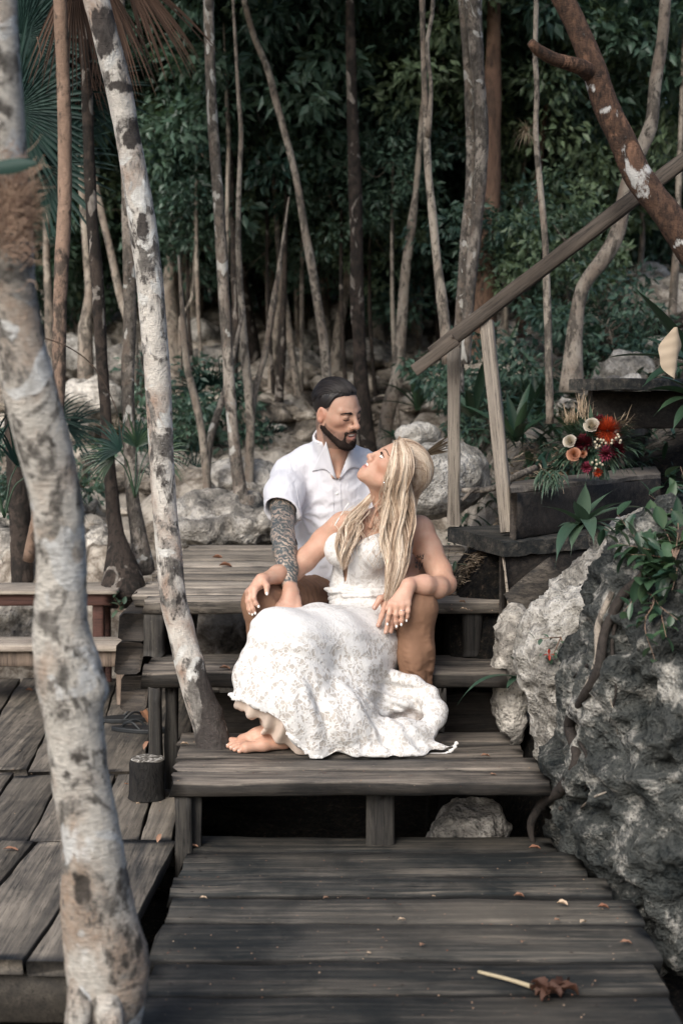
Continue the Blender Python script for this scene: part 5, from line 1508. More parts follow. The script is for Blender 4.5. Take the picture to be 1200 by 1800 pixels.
# creases radiating from the armpit and gathering at the waist
ap = PA(528, 905, 5.45); rv = V - ap; rad_ = np.linalg.norm(rv, axis=1)
ang = np.arctan2(rv[:, 2], rv[:, 0])
am += .0045 * np.sin(ang * 11 + 2 * f2) * np.exp(-((rad_ - .07) / .06) ** 2)
am += .0045 * np.sin(V[:, 0] * 120 + 3 * f2) * sstep(980, 1030, py)
V = V + N * am[:, None]
V = relax(V, Q, 1, .4)
mshirt = NT('white_linen')
v = mshirt.coords((1, 1, 1), False)
cr = mshirt.n('Mapping', None, Vector=v); cr.inputs['Scale'].default_value = (6, 3, 1)
h = mshirt.math('MULTIPLY_ADD', mshirt.noise(cr.outputs[0], 9, 5, .6, .6), 1.0, mshirt.math('MULTIPLY', mshirt.noise(v, 420, 2), .08))
mshirt.fin((.70, .70, .74), .85, mshirt.bump(h, .55, .006), .15)
mshirt.b.inputs['Sheen Weight'].default_value = .15
shirt_bvh = bvh_of(V, Q)
shirt = obj('shirt', mesh_np('shirt', V, Q), mshirt.m, man)
def patch(bv, c, off, n=12, curl=.006, th=.0022, name='collar', mat=None, par=None, zig=0, edge_dep=0.0):
    """small cloth flap laid on a surface: c = 4 corners (px,py) a-b along the fold, d-c the free edge"""
    a, b, cc, d = [np.array(q, float) for q in c]
    G = []
    for i in np.linspace(0, 1, n):
        for j in np.linspace(0, 1, n):
            q = (a * (1 - i) + b * i) * (1 - j) + (d * (1 - i) + cc * i) * j
            G.append(on(bv, q[0], q[1], off + curl * math.sin(j * math.pi) + (1 - j) * edge_dep))
    G = np.array(G)
    # smooth depth jumps along the patch
    G = G.reshape(n, n, 3)
    for _ in range(4):
        H = G.copy(); H[1:-1] = (G[:-2] + G[1:-1] * 2 + G[2:]) / 4; G = H
        H = G.copy(); H[:, 1:-1] = (G[:, :-2] + G[:, 1:-1] * 2 + G[:, 2:]) / 4; G = H
    G = G.reshape(-1, 3)
    view = np.array([0, 1, -.08]); B = G + view * th
    V_ = np.vstack([G, B]); q = []
    for i in range(n - 1):
        for j in range(n - 1):
            s_ = i * n + j
            q.append((s_, s_ + 1, s_ + n + 1, s_ + n)); q.append((s_ + n * n, s_ + n + n * n, s_ + n + 1 + n * n, s_ + 1 + n * n))
    m_ = n * n
    for j in range(n - 1):
        q += [(j, j + m_, j + 1 + m_, j + 1), ((n - 1) * n + j, (n - 1) * n + j + 1, (n - 1) * n + j + 1 + m_, (n - 1) * n + j + m_)]
        q += [(j * n, (j + 1) * n, (j + 1) * n + m_, j * n + m_), (j * n + n - 1, j * n + n - 1 + m_, (j + 1) * n + n - 1 + m_, (j + 1) * n + n - 1)]
    return obj(name, mesh_np(name, V_, np.array(q)), mat, par)
both = bvh_of(np.vstack([MV, V]), np.vstack([MQ, Q + len(MV)]))
patch(both, [(573, 776), (592, 845), (572, 823), (548, 829)], .006, n=16, name='collar', mat=mshirt.m, par=shirt)
patch(both, [(619, 782), (594, 845), (616, 820), (636, 825)], .007, n=16, name='collar', mat=mshirt.m, par=shirt)
patch(shirt_bvh, [(569, 762), (562, 776), (549, 826), (549, 824)], .008, name='collar', mat=mshirt.m, par=shirt) if False else None
mb = MB()
for dx in (-7, 6):
    pts = [on(shirt_bvh, 592 + dx + .03 * (y - 850), y, .0006) for y in np.linspace(850, 1000, 24)]
    V_, Q_, T_ = tube(catmull(pts, 50), np.full(50, .0011), 5); mb.add(V_, Q_, T_, .5)
hem = [on(shirt_bvh, 463 + 66 * t, 880 + 32 * t ** .8, .0004) for t in np.linspace(.05, .95, 16)]
V_, Q_, T_ = tube(catmull(hem, 40), np.full(40, .0012), 5); mb.add(V_, Q_, T_, .5)
sh_ = [on(shirt_bvh, x, y, .0004) for x, y in ((508, 806), (514, 830), (521, 860), (527, 895))]
V_, Q_, T_ = tube(catmull(sh_, 30), np.full(30, .0011), 5); mb.add(V_, Q_, T_, .5)
mb.build('seam', mshirt.m, shirt)
M['button'] = plain('button', (.75, .74, .72), .3)
for y in (868, 905):
    p = on(shirt_bvh, 592, y, .001); s_ = SDF(p - .009, p + .009, .001); s_.ell(p, (.0045, .0018, .0045)); V_, Q_ = s_.mesh()
    obj('button', mesh_np('button', V_, Q_), M['button'], shirt)
# grey undershirt glimpsed in the open collar
# ---- trousers
S = SDF((-.42, 4.85, .28), (.42, 5.85, .86), .004)
S.ell(hip + (0, 0, -.01), (.178, .13, .105), None, .05)
S.chain(limb_pts((560, 1052, 5.54, .098), (466, 1062, 5.07, .076), (474, 1180, 5.08, .064), (480, 1250, 5.10, .058)), .04)
S.chain(limb_pts((640, 1055, 5.54, .098), (729, 1068, 5.05, .074), (730, 1150, 5.04, .058), (731, 1240, 5.06, .054)), .035)
V, Q = S.mesh(); N = vnormals(V, Q); px, py = proj(V)
f2 = fbm(V * np.array([14, 10, 14]), 3, 6, ridged=True)
am = .004 * f2
hipd = np.linalg.norm(V - PA(560, 1045, 5.5), axis=1)
am += .006 * np.sin((V[:, 2] * 150 + V[:, 0] * 60) + 2 * f2) * np.exp(-(hipd / .22) ** 2)
knr = V - PA(466, 1062, 5.07)
am += .003 * np.sin(np.linalg.norm(knr * (1, .6, 1.4), axis=1) * 230) * ((px > 480) & (px < 560)) * (py < 1080)
am += (.005 * np.sin(V[:, 0] * 85 + 2.0 * f2 + V[:, 2] * 8)) * sstep(1085, 1180, py) * (px > 600)
V = V + N * am[:, None]; V = relax(V, Q, 1, .4)
mp = NT('khaki_cotton')
v = mp.coords((1, 1, 1), False)
cc = mp.ramp(mp.noise(v, 7, 5, .6), [(.3, (.185, .103, .064)), (.7, (.26, .148, .094))])
mp.fin(cc, .75, mp.bump(mp.math('MULTIPLY_ADD', mp.noise(v, 25, 4, .6), 1., mp.math('MULTIPLY', mp.noise(v, 500, 2), .12)), .4, .006), .2)
obj('trousers', mesh_np('trousers', V, Q), mp.m, man)

# ================================================================== the woman
SW = (0.50, 0.295, 0.205)
FW = Frame(PA(693, 829, 5.14), (-.715, -.20, .66), (.70, -.05, .74), .97)
S = SDF((-.46, 4.55, .2), (.44, 5.45, 1.42), .0030)
head(S, FW, False)
nbw = PA(684, 912, 5.25)
S.chain([(FW.w(0, -.025, -.035), .046), (PA(682, 872, 5.20), .045), (nbw, .050)], .03)
S.cone(FW.w(0, .03, -.075), PA(672, 880, 5.18), .026, .036, .03)
for a, b in (((668, 880, 5.15), (650, 925, 5.16)), ((690, 885, 5.16), (662, 927, 5.15))):
    S.cone(PA(*a), PA(*b), .006, .004, .02)
S.ell(PA(655, 962, 5.255), (.145, .088, .13), None, .05)
S.cone(PA(612, 922, 5.26), PA(736, 928, 5.27), .046, .048, .05)
S.cone(PA(650, 925, 5.20), PA(610, 912, 5.222), .008, .006, .025)   # collar bones
S.cone(PA(662, 926, 5.20), PA(720, 922, 5.23), .008, .006, .025)
S.ell(PA(638, 1035, 5.26), (.118, .085, .12), None, .06)
S.ell(PA(642, 1110, 5.24), (.15, .11, .10), None, .06)
S.chain(limb_pts((620, 1115, 5.18, .085), (486, 1112, 4.90, .055), (476, 1190, 4.90, .045), (478, 1262, 4.88, .031), (484, 1297, 4.86, .029)), .03)
S.chain(limb_pts((655, 1125, 5.16, .088), (522, 1136, 4.84, .050), (540, 1215, 4.96, .036), (548, 1285, 5.00, .026)), .03)
# right arm over the man's knee
wa = limb_pts((600, 922, 5.25, .047), (570, 950, 5.21, .044), (535, 985, 5.17, .040), (515, 1003, 5.13, .037), (488, 1010, 5.05, .031), (466, 1018, 4.985, .0235))
S.chain(wa, .02)
wr = (PA(460, 1021, 4.97), .021)
kn = [(PA(448, 1036, 4.935), .0115), (PA(442, 1038, 4.945), .0115), (PA(438, 1040, 4.96), .011), (PA(436, 1041, 4.98), .010)]
fingers(S, wr, kn, [[kn[0], (PA(446, 1051, 4.915), .0085), (PA(450, 1061, 4.915), .0078), (PA(454, 1066, 4.92), .0066)],
                    [kn[1], (PA(440, 1055, 4.925), .0086), (PA(444, 1069, 4.925), .0078), (PA(448, 1077, 4.93), .0066)],
                    [kn[2], (PA(437, 1058, 4.95), .0082), (PA(440, 1072, 4.945), .0075), (PA(443, 1079, 4.95), .0064)],
                    [kn[3], (PA(435, 1057, 4.975), .0074), (PA(437, 1070, 4.97), .0066), (PA(439, 1077, 4.97), .0058)],
                    [(PA(463, 1021, 4.955), .0135), (PA(469, 1030, 4.925), .0105), (PA(469, 1042, 4.915), .0082)]])
NAILS += [('w', PA(454.5, 1066, 4.912), .0046), ('w', PA(448.5, 1078, 4.922), .0044), ('w', PA(443.5, 1080, 4.944), .0042), ('w', PA(439, 1078, 4.964), .0038), ('w', PA(469, 1043.5, 4.907), .0052)]
# left arm folded over the man's other knee
wb = limb_pts((740, 935, 5.28, .050), (752, 965, 5.24, .050), (772, 1005, 5.18, .044), (783, 1027, 5.12, .036), (768, 1033, 5.06, .037), (745, 1028, 5.01, .034), (722, 1026, 4.98, .0245))
S.chain(wb, .02)
wl = (PA(717, 1030, 4.965), .022)
kn = [(PA(687, 1061, 4.935), .0115), (PA(697, 1064, 4.93), .0115), (PA(707, 1064, 4.93), .0112), (PA(716.5, 1061, 4.935), .0105)]
fingers(S, wl, kn, [[kn[0], (PA(684, 1078, 4.925), .0086), (PA(681.5, 1089, 4.93), .0078), (PA(680.5, 1096, 4.935), .0066)],
                    [kn[1], (PA(695.5, 1080, 4.92), .0086), (PA(696, 1092, 4.925), .0078), (PA(696.5, 1100, 4.93), .0066)],
                    [kn[2], (PA(706.5, 1079, 4.92), .0084), (PA(706, 1090, 4.925), .0076), (PA(705, 1097, 4.93), .0064)],
                    [kn[3], (PA(717, 1074, 4.925), .0075), (PA(716, 1083, 4.93), .0066), (PA(714, 1090, 4.935), .0057)],
                    [(PA(704, 1040, 4.96), .013), (PA(688, 1058, 4.955), .0100), (PA(680, 1070, 4.95), .0076)]])
NAILS += [('w', PA(680.5, 1097, 4.927), .0046), ('w', PA(696.5, 1101, 4.922), .0046), ('w', PA(705, 1098, 4.922), .0044), ('w', PA(714, 1091, 4.928), .0040)]
# bare foot on the lowest tread: heel right, toes left
zf = Z1 + .002
def fp(x, D, z): return np.array([(x - 600) / FPX * D, D, zf + z])
S.cone(fp(499, 4.845, .030), fp(488, 4.85, .040), .028, .030, .02)
S.chain([(fp(487, 4.85, .075), .028), (fp(478, 4.85, .058), .031), (fp(450, 4.845, .042), .027), (fp(425, 4.855, .026), .019)], .02)
S.chain([(fp(497, 4.83, .022), .021), (fp(460, 4.80, .022), .020), (fp(430, 4.775, .019), .016)], .02)
S.cone(fp(425, 4.855, .022), fp(428, 4.785, .017), .019, .015, .02)
toes = [((414, 4.862), (393, 4.872), .0135, .0115), ((413, 4.838), (398, 4.838), .0105, .0092), ((415, 4.817), (404, 4.812), .0100, .0088), ((419, 4.797), (410, 4.790), .0095, .0084), ((426, 4.780), (418, 4.768), .0092, .0082)]
for (a, b, ra, rb) in toes:
    m_ = fp((a[0] + b[0]) / 2, (a[1] + b[1]) / 2, ra + .006)
    S.cone(fp(a[0] + 6, a[1], .018), m_, ra * 1.1, ra, .004); S.cone(m_, fp(b[0], b[1], rb), ra, rb, .003)
    q = fp(b[0] - 1.5, b[1] - .002, rb * 1.55); NAILS.append(('w', q, rb * .50))
S.cone(fp(497, 4.84, .0), fp(425, 4.84, .0), .0, .0, .001, 'add') if False else None
S.field(lambda p: p[:, 2] - (zf), (-.5, 4.55, .19), (.0, 5.0, .30), .004, 'sub')
V, Q = S.mesh()
wom_bvh = bvh_of(V, Q)
col = np.tile(np.array(SW), (len(V), 1))
col = head_colors(FW, V, col, SW, (.50, .21, .18), False)
px, py = proj(V)
foot = sstep(4.98, 4.9, V[:, 1]) * (V[:, 2] < .42)
col = col * (1 - .5 * foot[:, None]) + np.array((.50, .30, .22)) * .5 * foot[:, None]
hnd = ((py > 1010) & (py < 1110) & (V[:, 2] > .42)) * sstep(5.05, 4.97, V[:, 1])
col = col * (1 - .5 * hnd[:, None]) + np.array((.62, .38, .285)) * .5 * hnd[:, None]
mw = skin_mat('woman_skin', SW)
hipw = PA(642, 1150, 5.24)
woman = thing('person', 'blonde woman in a white lace wedding dress leaning back and gazing up at the man', 'person', tuple(hipw))
obj('body', mesh_np('body', V, Q, True, {'col': col}), mw.m, woman)
M['nail_white'] = plain('white_nail_varnish', (.82, .80, .77), .2)
M['nail'] = plain('bare_nail', (.62, .42, .35), .35)
for who, p, r in NAILS:
    s_ = SDF(p - r * 2.4, p + r * 2.4, max(r / 5, .0007)); s_.ell(p, (r * .9, r * .55, r * 1.25) if not (p[2] < .35 and who == 'w') else (r * 1.0, r * 1.0, r * .45)); V_, Q_ = s_.mesh()
    obj('fingernail' if p[2] > .35 else 'toenail', mesh_np('nail', V_, Q_), M['nail_white'] if who == 'w' else M['nail'], woman if who == 'w' else man)
# ring
M['silver'] = plain('silver', (.8, .8, .8), .2, .5, Metallic=1.0)
a = np.linspace(0, 2 * np.pi, 22); rc = PA(706.7, 1072, 4.923)
pts = np.c_[rc[0] + .0092 * np.cos(a), rc[1] + .0092 * np.sin(a), rc[2] + .002 * np.cos(a * 2)]
mb = MB(); V_, Q_, T_ = tube(pts, np.full(22, .0011), 6, False); mb.add(V_, Q_, None, .5)
mb.build('ring', M['silver'], woman)
# brows, eyes, teeth
mbh = NT('brow_brown'); mbh.fin((.10, .06, .04), .6)
brow(FW, wom_bvh, mbh.m, woman, .036, .004, .0013, np.random.RandomState(8), n=60)
for q in (-1, 1):
    c_ = FW.w(q * .032, .0775, .011)
    s_ = SDF(c_ - .02, c_ + .02, .0012); s_.ell(c_, (.0140, .0140, .0140)); s_.ell(FW.w(q * .032, .0775, .011), (.02, .02, .0068), FW.R, .001, 'add') if False else None
    V_, Q_ = s_.mesh()
    L_ = FW.loc(V_); keepz = np.abs(L_[:, 2] - .0105) < (.0058 - 18 * (L_[:, 0] - q * .032) ** 2)
    kq = keepz[Q_].all(1)
    o_ = obj('eye', mesh_np('eye', V_, Q_[kq]), M['eye_white'], woman)
    c2 = FW.w(q * .0325, .0885, .0125); s_ = SDF(c2 - .01, c2 + .01, .0009); s_.ell(c2, (.0048, .0040, .0048), FW.R); V_, Q_ = s_.mesh()
    obj('iris', mesh_np('iris', V_, Q_), M['iris'], o_)
    mb = MB(); L = []
    for u in np.linspace(0, 1, 17):
        b = face_pt(wom_bvh, FW, q * (.0185 + .028 * u), .0155 + .004 * math.sin(u * math.pi), .001)
        out = FW.R @ np.array([q * .003 * u, .0075, .0055]); L.append((np.array([b, b + out * .5 - FW.R[:, 2] * .0008, b + out]), .0007))
    strands(mb, L, 0, seg=3, n=4, tint=[0] * 17)
    pts = [face_pt(wom_bvh, FW, q * (.0175 + .030 * u), .0150 + .0045 * math.sin(u * math.pi), .0009) for u in np.linspace(0, 1, 7)]
    V_, Q_, T_ = tube(catmull(pts, 12), np.full(12, .0012), 5); mb.add(V_, Q_, T_, 0)
    pts = [face_pt(wom_bvh, FW, q * (.0185 + .028 * u), .0065 - .002 * math.sin(u * math.pi), .0006) for u in np.linspace(0, 1, 7)]
    V_, Q_, T_ = tube(catmull(pts, 12), np.full(12, .0006), 5); mb.add(V_, Q_, T_, 0)
    mb.build('eyelashes', M['lash'], woman)
teeth(FW, woman, -.0480, .0965)
# small dark plant tattoo on the inside of her upper arm
mb = MB(); rs = np.random.RandomState(9)
for k in range(46):
    x = rs.uniform(729, 744); y = rs.uniform(978, 1003); dx = rs.uniform(-4, 4)
    p0_, p1_ = on(wom_bvh, x, y, .0005, 5.2), on(wom_bvh, x + dx, y - rs.uniform(3, 8), .0005, 5.2)
    if abs(p0_[1] - p1_[1]) > .02: continue
    V_, Q_, T_ = tube(np.array([p0_, (p0_ + p1_) / 2, p1_]), np.array([.0012, .0009, .0004]), 4); mb.add(V_, Q_, T_, 0)
mb.build('arm_tattoo', plain('tattoo_ink', (.03, .04, .045), .7), woman)
# ------------------------------------------------------------------ the wedding dress
lace = NT('white_lace')
v = lace.coords((1, 1, 1), False)
dn = lace.n('TexNoise', None, Vector=v, Scale=30.0, Detail=2.0)
wv_ = lace.n('VectorMath', {'operation': 'MULTIPLY_ADD'}); lace.set(wv_.inputs[0], dn.outputs['Color']); wv_.inputs[1].default_value = (.03, .03, .03); lace.set(wv_.inputs[2], v)
vv = wv_.outputs[0]
edge = lace.voro(vv, 56, 'DISTANCE_TO_EDGE')
cellc = lace.n('TexVoronoi', None, Vector=vv, Scale=56.0).outputs['Color']
big = lace.noise(v, 22, 3, .55, 1.6)
petal = lace.voro(vv, 26, 'SMOOTH_F1')
solid = lace.math('ADD', lace.math('MULTIPLY', big, 1.0), lace.math('MULTIPLY', cellc, .22))
openm = lace.ramp(solid, [(.585, 1.0), (.63, 0.0)])               # the cells left open between the flowers
net = lace.ramp(edge, [(.05, 0.0), (.11, 1.0)])
hole = lace.math('MULTIPLY', openm, net)
hole = lace.math('MULTIPLY', hole, lace.attr('sheer'))
c = lace.mix(hole, (.69, .68, .665), (.46, .425, .39))
h = lace.math('SUBTRACT', lace.math('MULTIPLY_ADD', lace.ramp(edge, [(.0, 1.0), (.12, 0.0)]), .5, lace.math('MULTIPLY', petal, .9)), hole)
lace.fin(c, .8, lace.bump(h, .45, .003), .2)
lace.b.inputs['Sheen Weight'].default_value = .1
lining = NT('nude_satin'); lining.fin((.62, .51, .43), .5, None, .35)

HEM = [(405, 1222), (412, 1229), (430, 1233), (455, 1243), (478, 1262), (498, 1283), (520, 1304), (545, 1326), (556, 1338)]
def dress_body(S, e, full=True):
    """shape of the skirt with its radii changed by e"""
    S.chain(limb_pts((622, 1118, 5.17, .118 + e), (560, 1112, 5.02, .094 + e), (486, 1112, 4.89, .082 + e)), .05)
    S.chain(limb_pts((655, 1132, 5.14, .118 + e), (590, 1132, 4.95, .104 + e), (520, 1138, 4.83, .092 + e)), .05)
    S.chain(limb_pts((486, 1118, 4.87, .082 + e), (474, 1180, 4.86, .098 + e), (476, 1226, 4.86, .128 + e)), .06)
    S.chain(limb_pts((520, 1140, 4.83, .092 + e), (520, 1230, 4.82, .125 + e), (560, 1292, 4.80, .105 + e)), .08)
    S.chain(limb_pts((640, 1140, 5.08, .112 + e), (606, 1200, 4.94, .110 + e), (600, 1270, 4.82, .10 + e), (630, 1305, 4.80, .06 + e)), .07)
    S.chain(limb_pts((476, 1226, 4.86, .128 + e), (540, 1300, 4.84, .09 + e)), .08)
LO, HI = (-.48, 4.5, .2), (.46, 5.46, 1.2)
S = SDF(LO, HI, .0036)
dress_body(S, 0)
S.ell(PA(642, 1110, 5.22), (.150, .125, .115), None, .05)
S.ell(PA(638, 1048, 5.26), (.130, .096, .07), None, .06)
S.ell(PA(640, 1015, 5.26), (.124, .090, .09), None, .05)
S.ell(PA(650, 965, 5.25), (.148, .095, .09), None, .05)
S.ell(PA(599, 966, 5.165), (.062, .060, .066), None, .03)
S.ell(PA(661, 968, 5.135), (.064, .060, .066), None, .03)
S.ell(PA(630, 990, 5.19), (.07, .055, .07), None, .03)
# gathered belt
S.chain(limb_pts((574, 1036, 5.225, .010), (606, 1042, 5.160, .012), (650, 1046, 5.155, .012), (700, 1040, 5.20, .010)), .012)
# neckline: everything above the cups and the deep narrow V is left open
S.field(poly_field([(500, 800), (500, 905), (574, 905), (588, 921), (597, 950), (599, 975), (602, 1000), (606, 1024), (609, 1018), (612, 990), (618, 968), (632, 950), (655, 940), (676, 934), (700, 930), (730, 920), (800, 900), (800, 800)]), LO, HI, .004, 'sub')
# the train, bundled and looped on the tread
tr = .002
S.chain(limb_pts((655, 1190, 5.02, .034), (692, 1196, 5.0, .026), (728, 1204, 4.97, .030), (756, 1224, 4.94, .036), (765, 1252, 4.91, .034), (756, 1280, 4.86, .034), (742, 1300, 4.83, .036)), .02)
S.chain(limb_pts((610, 1240, 4.92, .060), (625, 1280, 4.84, .075), (650, 1302, 4.82, .050)), .04)
S.ell(PA(708, 1290, 4.83), (.086, .08, .064), None, .04)
S.ell(PA(712, 1248, 4.975), (.095, .030, .070), None, .03)
S.ell(PA(680, 1216, 5.0), (.045, .025, .045), None, .02)
S.ell(PA(656, 1290, 4.82), (.050, .06, .062), None, .02)
S.chain(limb_pts((640, 1225, 4.97, .040), (672, 1240, 4.95, .034), (705, 1240, 4.94, .030)), .03)
S.chain(limb_pts((742, 1312, 4.80, .032), (772, 1314, 4.80, .018), (800, 1311, 4.80, .0065)), .02)
S.chain(limb_pts((560, 1318, 4.76, .030), (620, 1326, 4.75, .026), (690, 1328, 4.745, .024), (745, 1324, 4.76, .022)), .03)
S.field(lambda p: p[:, 2] - (Z1 + .003), LO, (.46, 5.46, .30), .003, 'sub')
S.field(lambda p: np.maximum(p[:, 2] - (Z2 + .003), -(p[:, 1] - 5.06)), LO, HI, .003, 'sub')
S.field(poly_field([(300, 1180), (380, 1215)] + HEM + [(556, 1500), (300, 1500)]), LO, HI, .003, 'sub')
V, Q = S.mesh(); N = vnormals(V, Q); px, py = proj(V)
# folds: they fan out from the knees, then sweep right into the train
kx, ky = 505.0, 1080.0
ax = np.arctan2(px - kx, py - ky); rr_ = np.hypot(px - kx, py - ky)
n1 = fbm(V * 7, 3, 14); n2 = fbm(V * 17, 3, 15, ridged=True)
low = sstep(60, 190, rr_) * sstep(1120, 1230, py)
sh_ = np.sin(ax * 13 + 2.0 * n1); am = low * (.0125 * (sh_ - .35 * sh_ ** 2) + .0042 * np.sin(ax * 31 + 3 * n1))
# swept folds of the train
tx = sstep(610, 680, px) * sstep(1185, 1215, py)
cxp, cyp = 716.0, 1275.0
rad2 = np.hypot((px - cxp), (py - cyp) * 1.15)
am = am * (1 - .7 * tx) + tx * (.0075 * np.sin(np.arctan2(py - 1180, px - 600) * 17 + 2.5 * n1) + .0035 * np.sin(np.arctan2(py - 1180, px - 600) * 41 + 4 * n1))
# tension lines over the lap and round the waist
lap = (1 - low) * sstep(1062, 1090, py)
am += lap * (.0020 * np.sin((py - .25 * px) * .20 + 3 * n1))
am += .0028 * np.sin(py * .75 + 2.5 * n1 + .02 * px) * np.exp(-((py - 1046) / 20) ** 2)
V = V + N * am[:, None]
V = relax(V, Q, 1, .35)
V[:, 2] = np.maximum(V[:, 2], np.where(V[:, 1] < 5.06, Z1 + .002, Z2 + .002))
px, py = proj(V)
sheer = .18 + .82 * sstep(1085, 1150, py) * (1 - .25 * tx)
sheer = np.where(py < 1070, .55, sheer)
dress_bvh = bvh_of(V, Q)
dress = obj('dress', mesh_np('dress', V, Q, True, {'sheer': sheer}), lace.m, woman)
# straps
mb = MB()
for pts in ([(613, 884), (607, 893), (600, 904), (593, 915), (588, 924)],):
    c_ = [on(wom_bvh, x, y, .0012, 5.2) for x, y in pts]
    V_, Q_, T_ = tube(catmull(c_, 20), np.full(20, .0024), 6); mb.add(V_, Q_, T_, .5)
mb.build('strap', plain('strap_white', (.85, .84, .82), .7), dress)
# scalloped lace edging along the hem and the neckline
mb = MB(); rs = np.random.RandomState(12)
def edging(line, step, r, lift=.002, dmax=9):
    c2 = catmull(np.c_[np.array(line, float), np.zeros(len(line))], int(np.linalg.norm(np.diff(np.array(line, float), axis=0), axis=1).sum() / step))
    for k, (x, y, _) in enumerate(c2):
        p = on(dress_bvh, x + rs.normal() * .8, y - 1.5 + rs.normal() * .8, lift, 4.78)
        if p[1] > dmax or p[1] == 4.78: continue
        rr2 = r * rs.uniform(.7, 1.25)
        n_ = 8; a = np.linspace(0, 2 * np.pi, n_, endpoint=False) + rs.uniform(0, 1)
        ring = p + rr2 * np.c_[np.cos(a) * (1 + .25 * np.cos(3 * a)), np.zeros(n_) - .001 * np.cos(2 * a), np.sin(a) * (1 + .2 * np.sin(2 * a))]
        ring[:, 2] = np.maximum(ring[:, 2], Z1 + .002)
        V_ = np.vstack([ring, p + (0, -.0018, 0), p + (0, .0016, 0)])
        T_ = [(i, (i + 1) % n_, n_) for i in range(n_)] + [((i + 1) % n_, i, n_ + 1) for i in range(n_)]
        mb.add(V_, None, T_, .5)
edging(HEM, 2.6, .0068); edging(HEM, 3.4, .0055)
edging([(548, 1330), (580, 1337), (640, 1338), (700, 1339), (745, 1338), (775, 1330), (798, 1316), (800, 1308)], 3.0, .0062)
mb.build('lace_edging', plain('lace_trim', (.69, .68, .665), .8), dress, smooth=False)
# nude pleated underskirt showing below the hem
S = SDF((-.48, 4.55, .2), (.1, 5.2, .62), .0036)
dress_body(S, -.027)
S.chain(limb_pts((478, 1235, 4.89, .100), (500, 1288, 4.88, .076), (522, 1318, 4.87, .050)), .05)
UH = [(405, 1240), (420, 1243), (424, 1252), (444, 1262), (458, 1268), (470, 1279), (461, 1289), (478, 1298), (500, 1308), (507, 1318), (514, 1331), (540, 1331), (560, 1336)]
S.field(lambda p: p[:, 2] - (Z1 + .004), (-.5, 4.5, .19), (.2, 5.3, .3), .003, 'sub')
S.field(poly_field([(300, 1200), (380, 1240)] + UH + [(560, 1500), (300, 1500)]), (-.48, 4.55, .2), (.1, 5.2, .62), .003, 'sub')
V, Q = largest(*S.mesh()); N = vnormals(V, Q); px, py = proj(V)
ax = np.arctan2(px - 520, py - 1090)
V = V + N * (.009 * np.sin(ax * 38 + 1.5 * vnoise(V * 12, 2)) * sstep(1190, 1240, py))[:, None]
V = relax(V, Q, 1, .4); V[:, 2] = np.maximum(V[:, 2], Z1 + .003)
obj('underskirt', mesh_np('underskirt', V, Q), lining.m, dress)

# ------------------------------------------------------------------ her long wavy hair
bl = NT('blonde_hair')
t = bl.attr('tint')
sn = bl.noise(bl.coords((1, 1, .25), False), 160, 4, .6)
tt = bl.math('ADD', bl.math('MULTIPLY', t, .8), bl.math('MULTIPLY', bl.math('SUBTRACT', sn, .5), .7))
bl.fin(bl.ramp(tt, [(0.0, (.20, .125, .085)), (.3, (.44, .32, .225)), (.6, (.68, .55, .42)), (1.0, (.86, .78, .67))]), .42, None, .35)
FRM = FW
S = SDF(FW.O - .17, FW.O + .17, .0028)
S.field(cap_fn((0, -.016, .042), (.0835, .1090, .0925), [-.15, -.03, -.015, .01, .03, .045, .06, .074, .085], [-.075, -.075, -.045, -.05, -.035, .0, .055, .082, .094]), FW.O - .16, FW.O + .165, .004)
S.ell(FW.w(0, -.095, -.012), (.036, .036, .042), None, .03)      # the rolled twist at the back
V, Q = S.mesh(); N = vnormals(V, Q); L_ = FW.loc(V)
gr = vnoise(np.c_[L_[:, 0] * 120 + L_[:, 2] * 60, L_[:, 1] * 25, L_[:, 2] * 30], 4)
V = V + N * (gr * .002 + .001)[:, None]
hairw = obj('hair', mesh_np('hair', V, Q, True, {'tint': .35 + .3 * gr}), bl.m, woman)
rs = np.random.RandomState(21)
L = []; R_ = []; tn = []
def loose(guide, n, r, wave, wl, t0=(0, .05), t1=(.75, 1.0), tint=(0, 1), flat=.6):
    """n wavy locks inside a tapering bundle: guide rows (px, py, D, width_px, thickness_m)"""
    g = np.array([[*P(a, b, c), w * c / FPX / 2, th_] for a, b, c, w, th_ in guide])
    for k in range(n):
        a, b = rs.uniform(-1, 1), rs.uniform(-1, 1)
        s0, s1 = rs.uniform(*t0), rs.uniform(*t1)
        m = 40; cc_ = catmull(g, 80); idx = np.linspace(s0 * 79, s1 * 79, m)
        row = np.stack([np.interp(idx, np.arange(80), cc_[:, j]) for j in range(5)], 1)
        ln = np.r_[0, np.cumsum(np.linalg.norm(np.diff(row[:, :3], axis=0), axis=1))]
        ph = a * 4.5 + 1.5 * math.sin(a * 9) + b * .8 + rs.normal() * .25
        wl_ = wl * (1 + .12 * math.sin(a * 6)) * rs.uniform(.96, 1.04); wa_ = wave * rs.uniform(.75, 1.15) * sstep(.0, .14, ln)
        off = a * (1 + .25 * np.sin(ln / wl_ * 3 + ph * .5))
        p = row[:, :3].copy()
        p[:, 0] += off * row[:, 3] + wa_ * np.sin(ln / wl_ * 6.28 + ph)
        p[:, 1] += b * row[:, 4] + wa_ * .8 * np.cos(ln / wl_ * 6.28 + ph) - row[:, 4] * (1 - a * a) * .7
        L.append(p); R_.append(r * rs.uniform(.5, 1.3)); tn.append(np.clip(.5 * (tint[0] + tint[1]) + .30 * math.sin(a * 6 + b * 2.5 + len(g)) + rs.normal() * .13 + (0.06 if b < 0 else -.12), 0, 1))
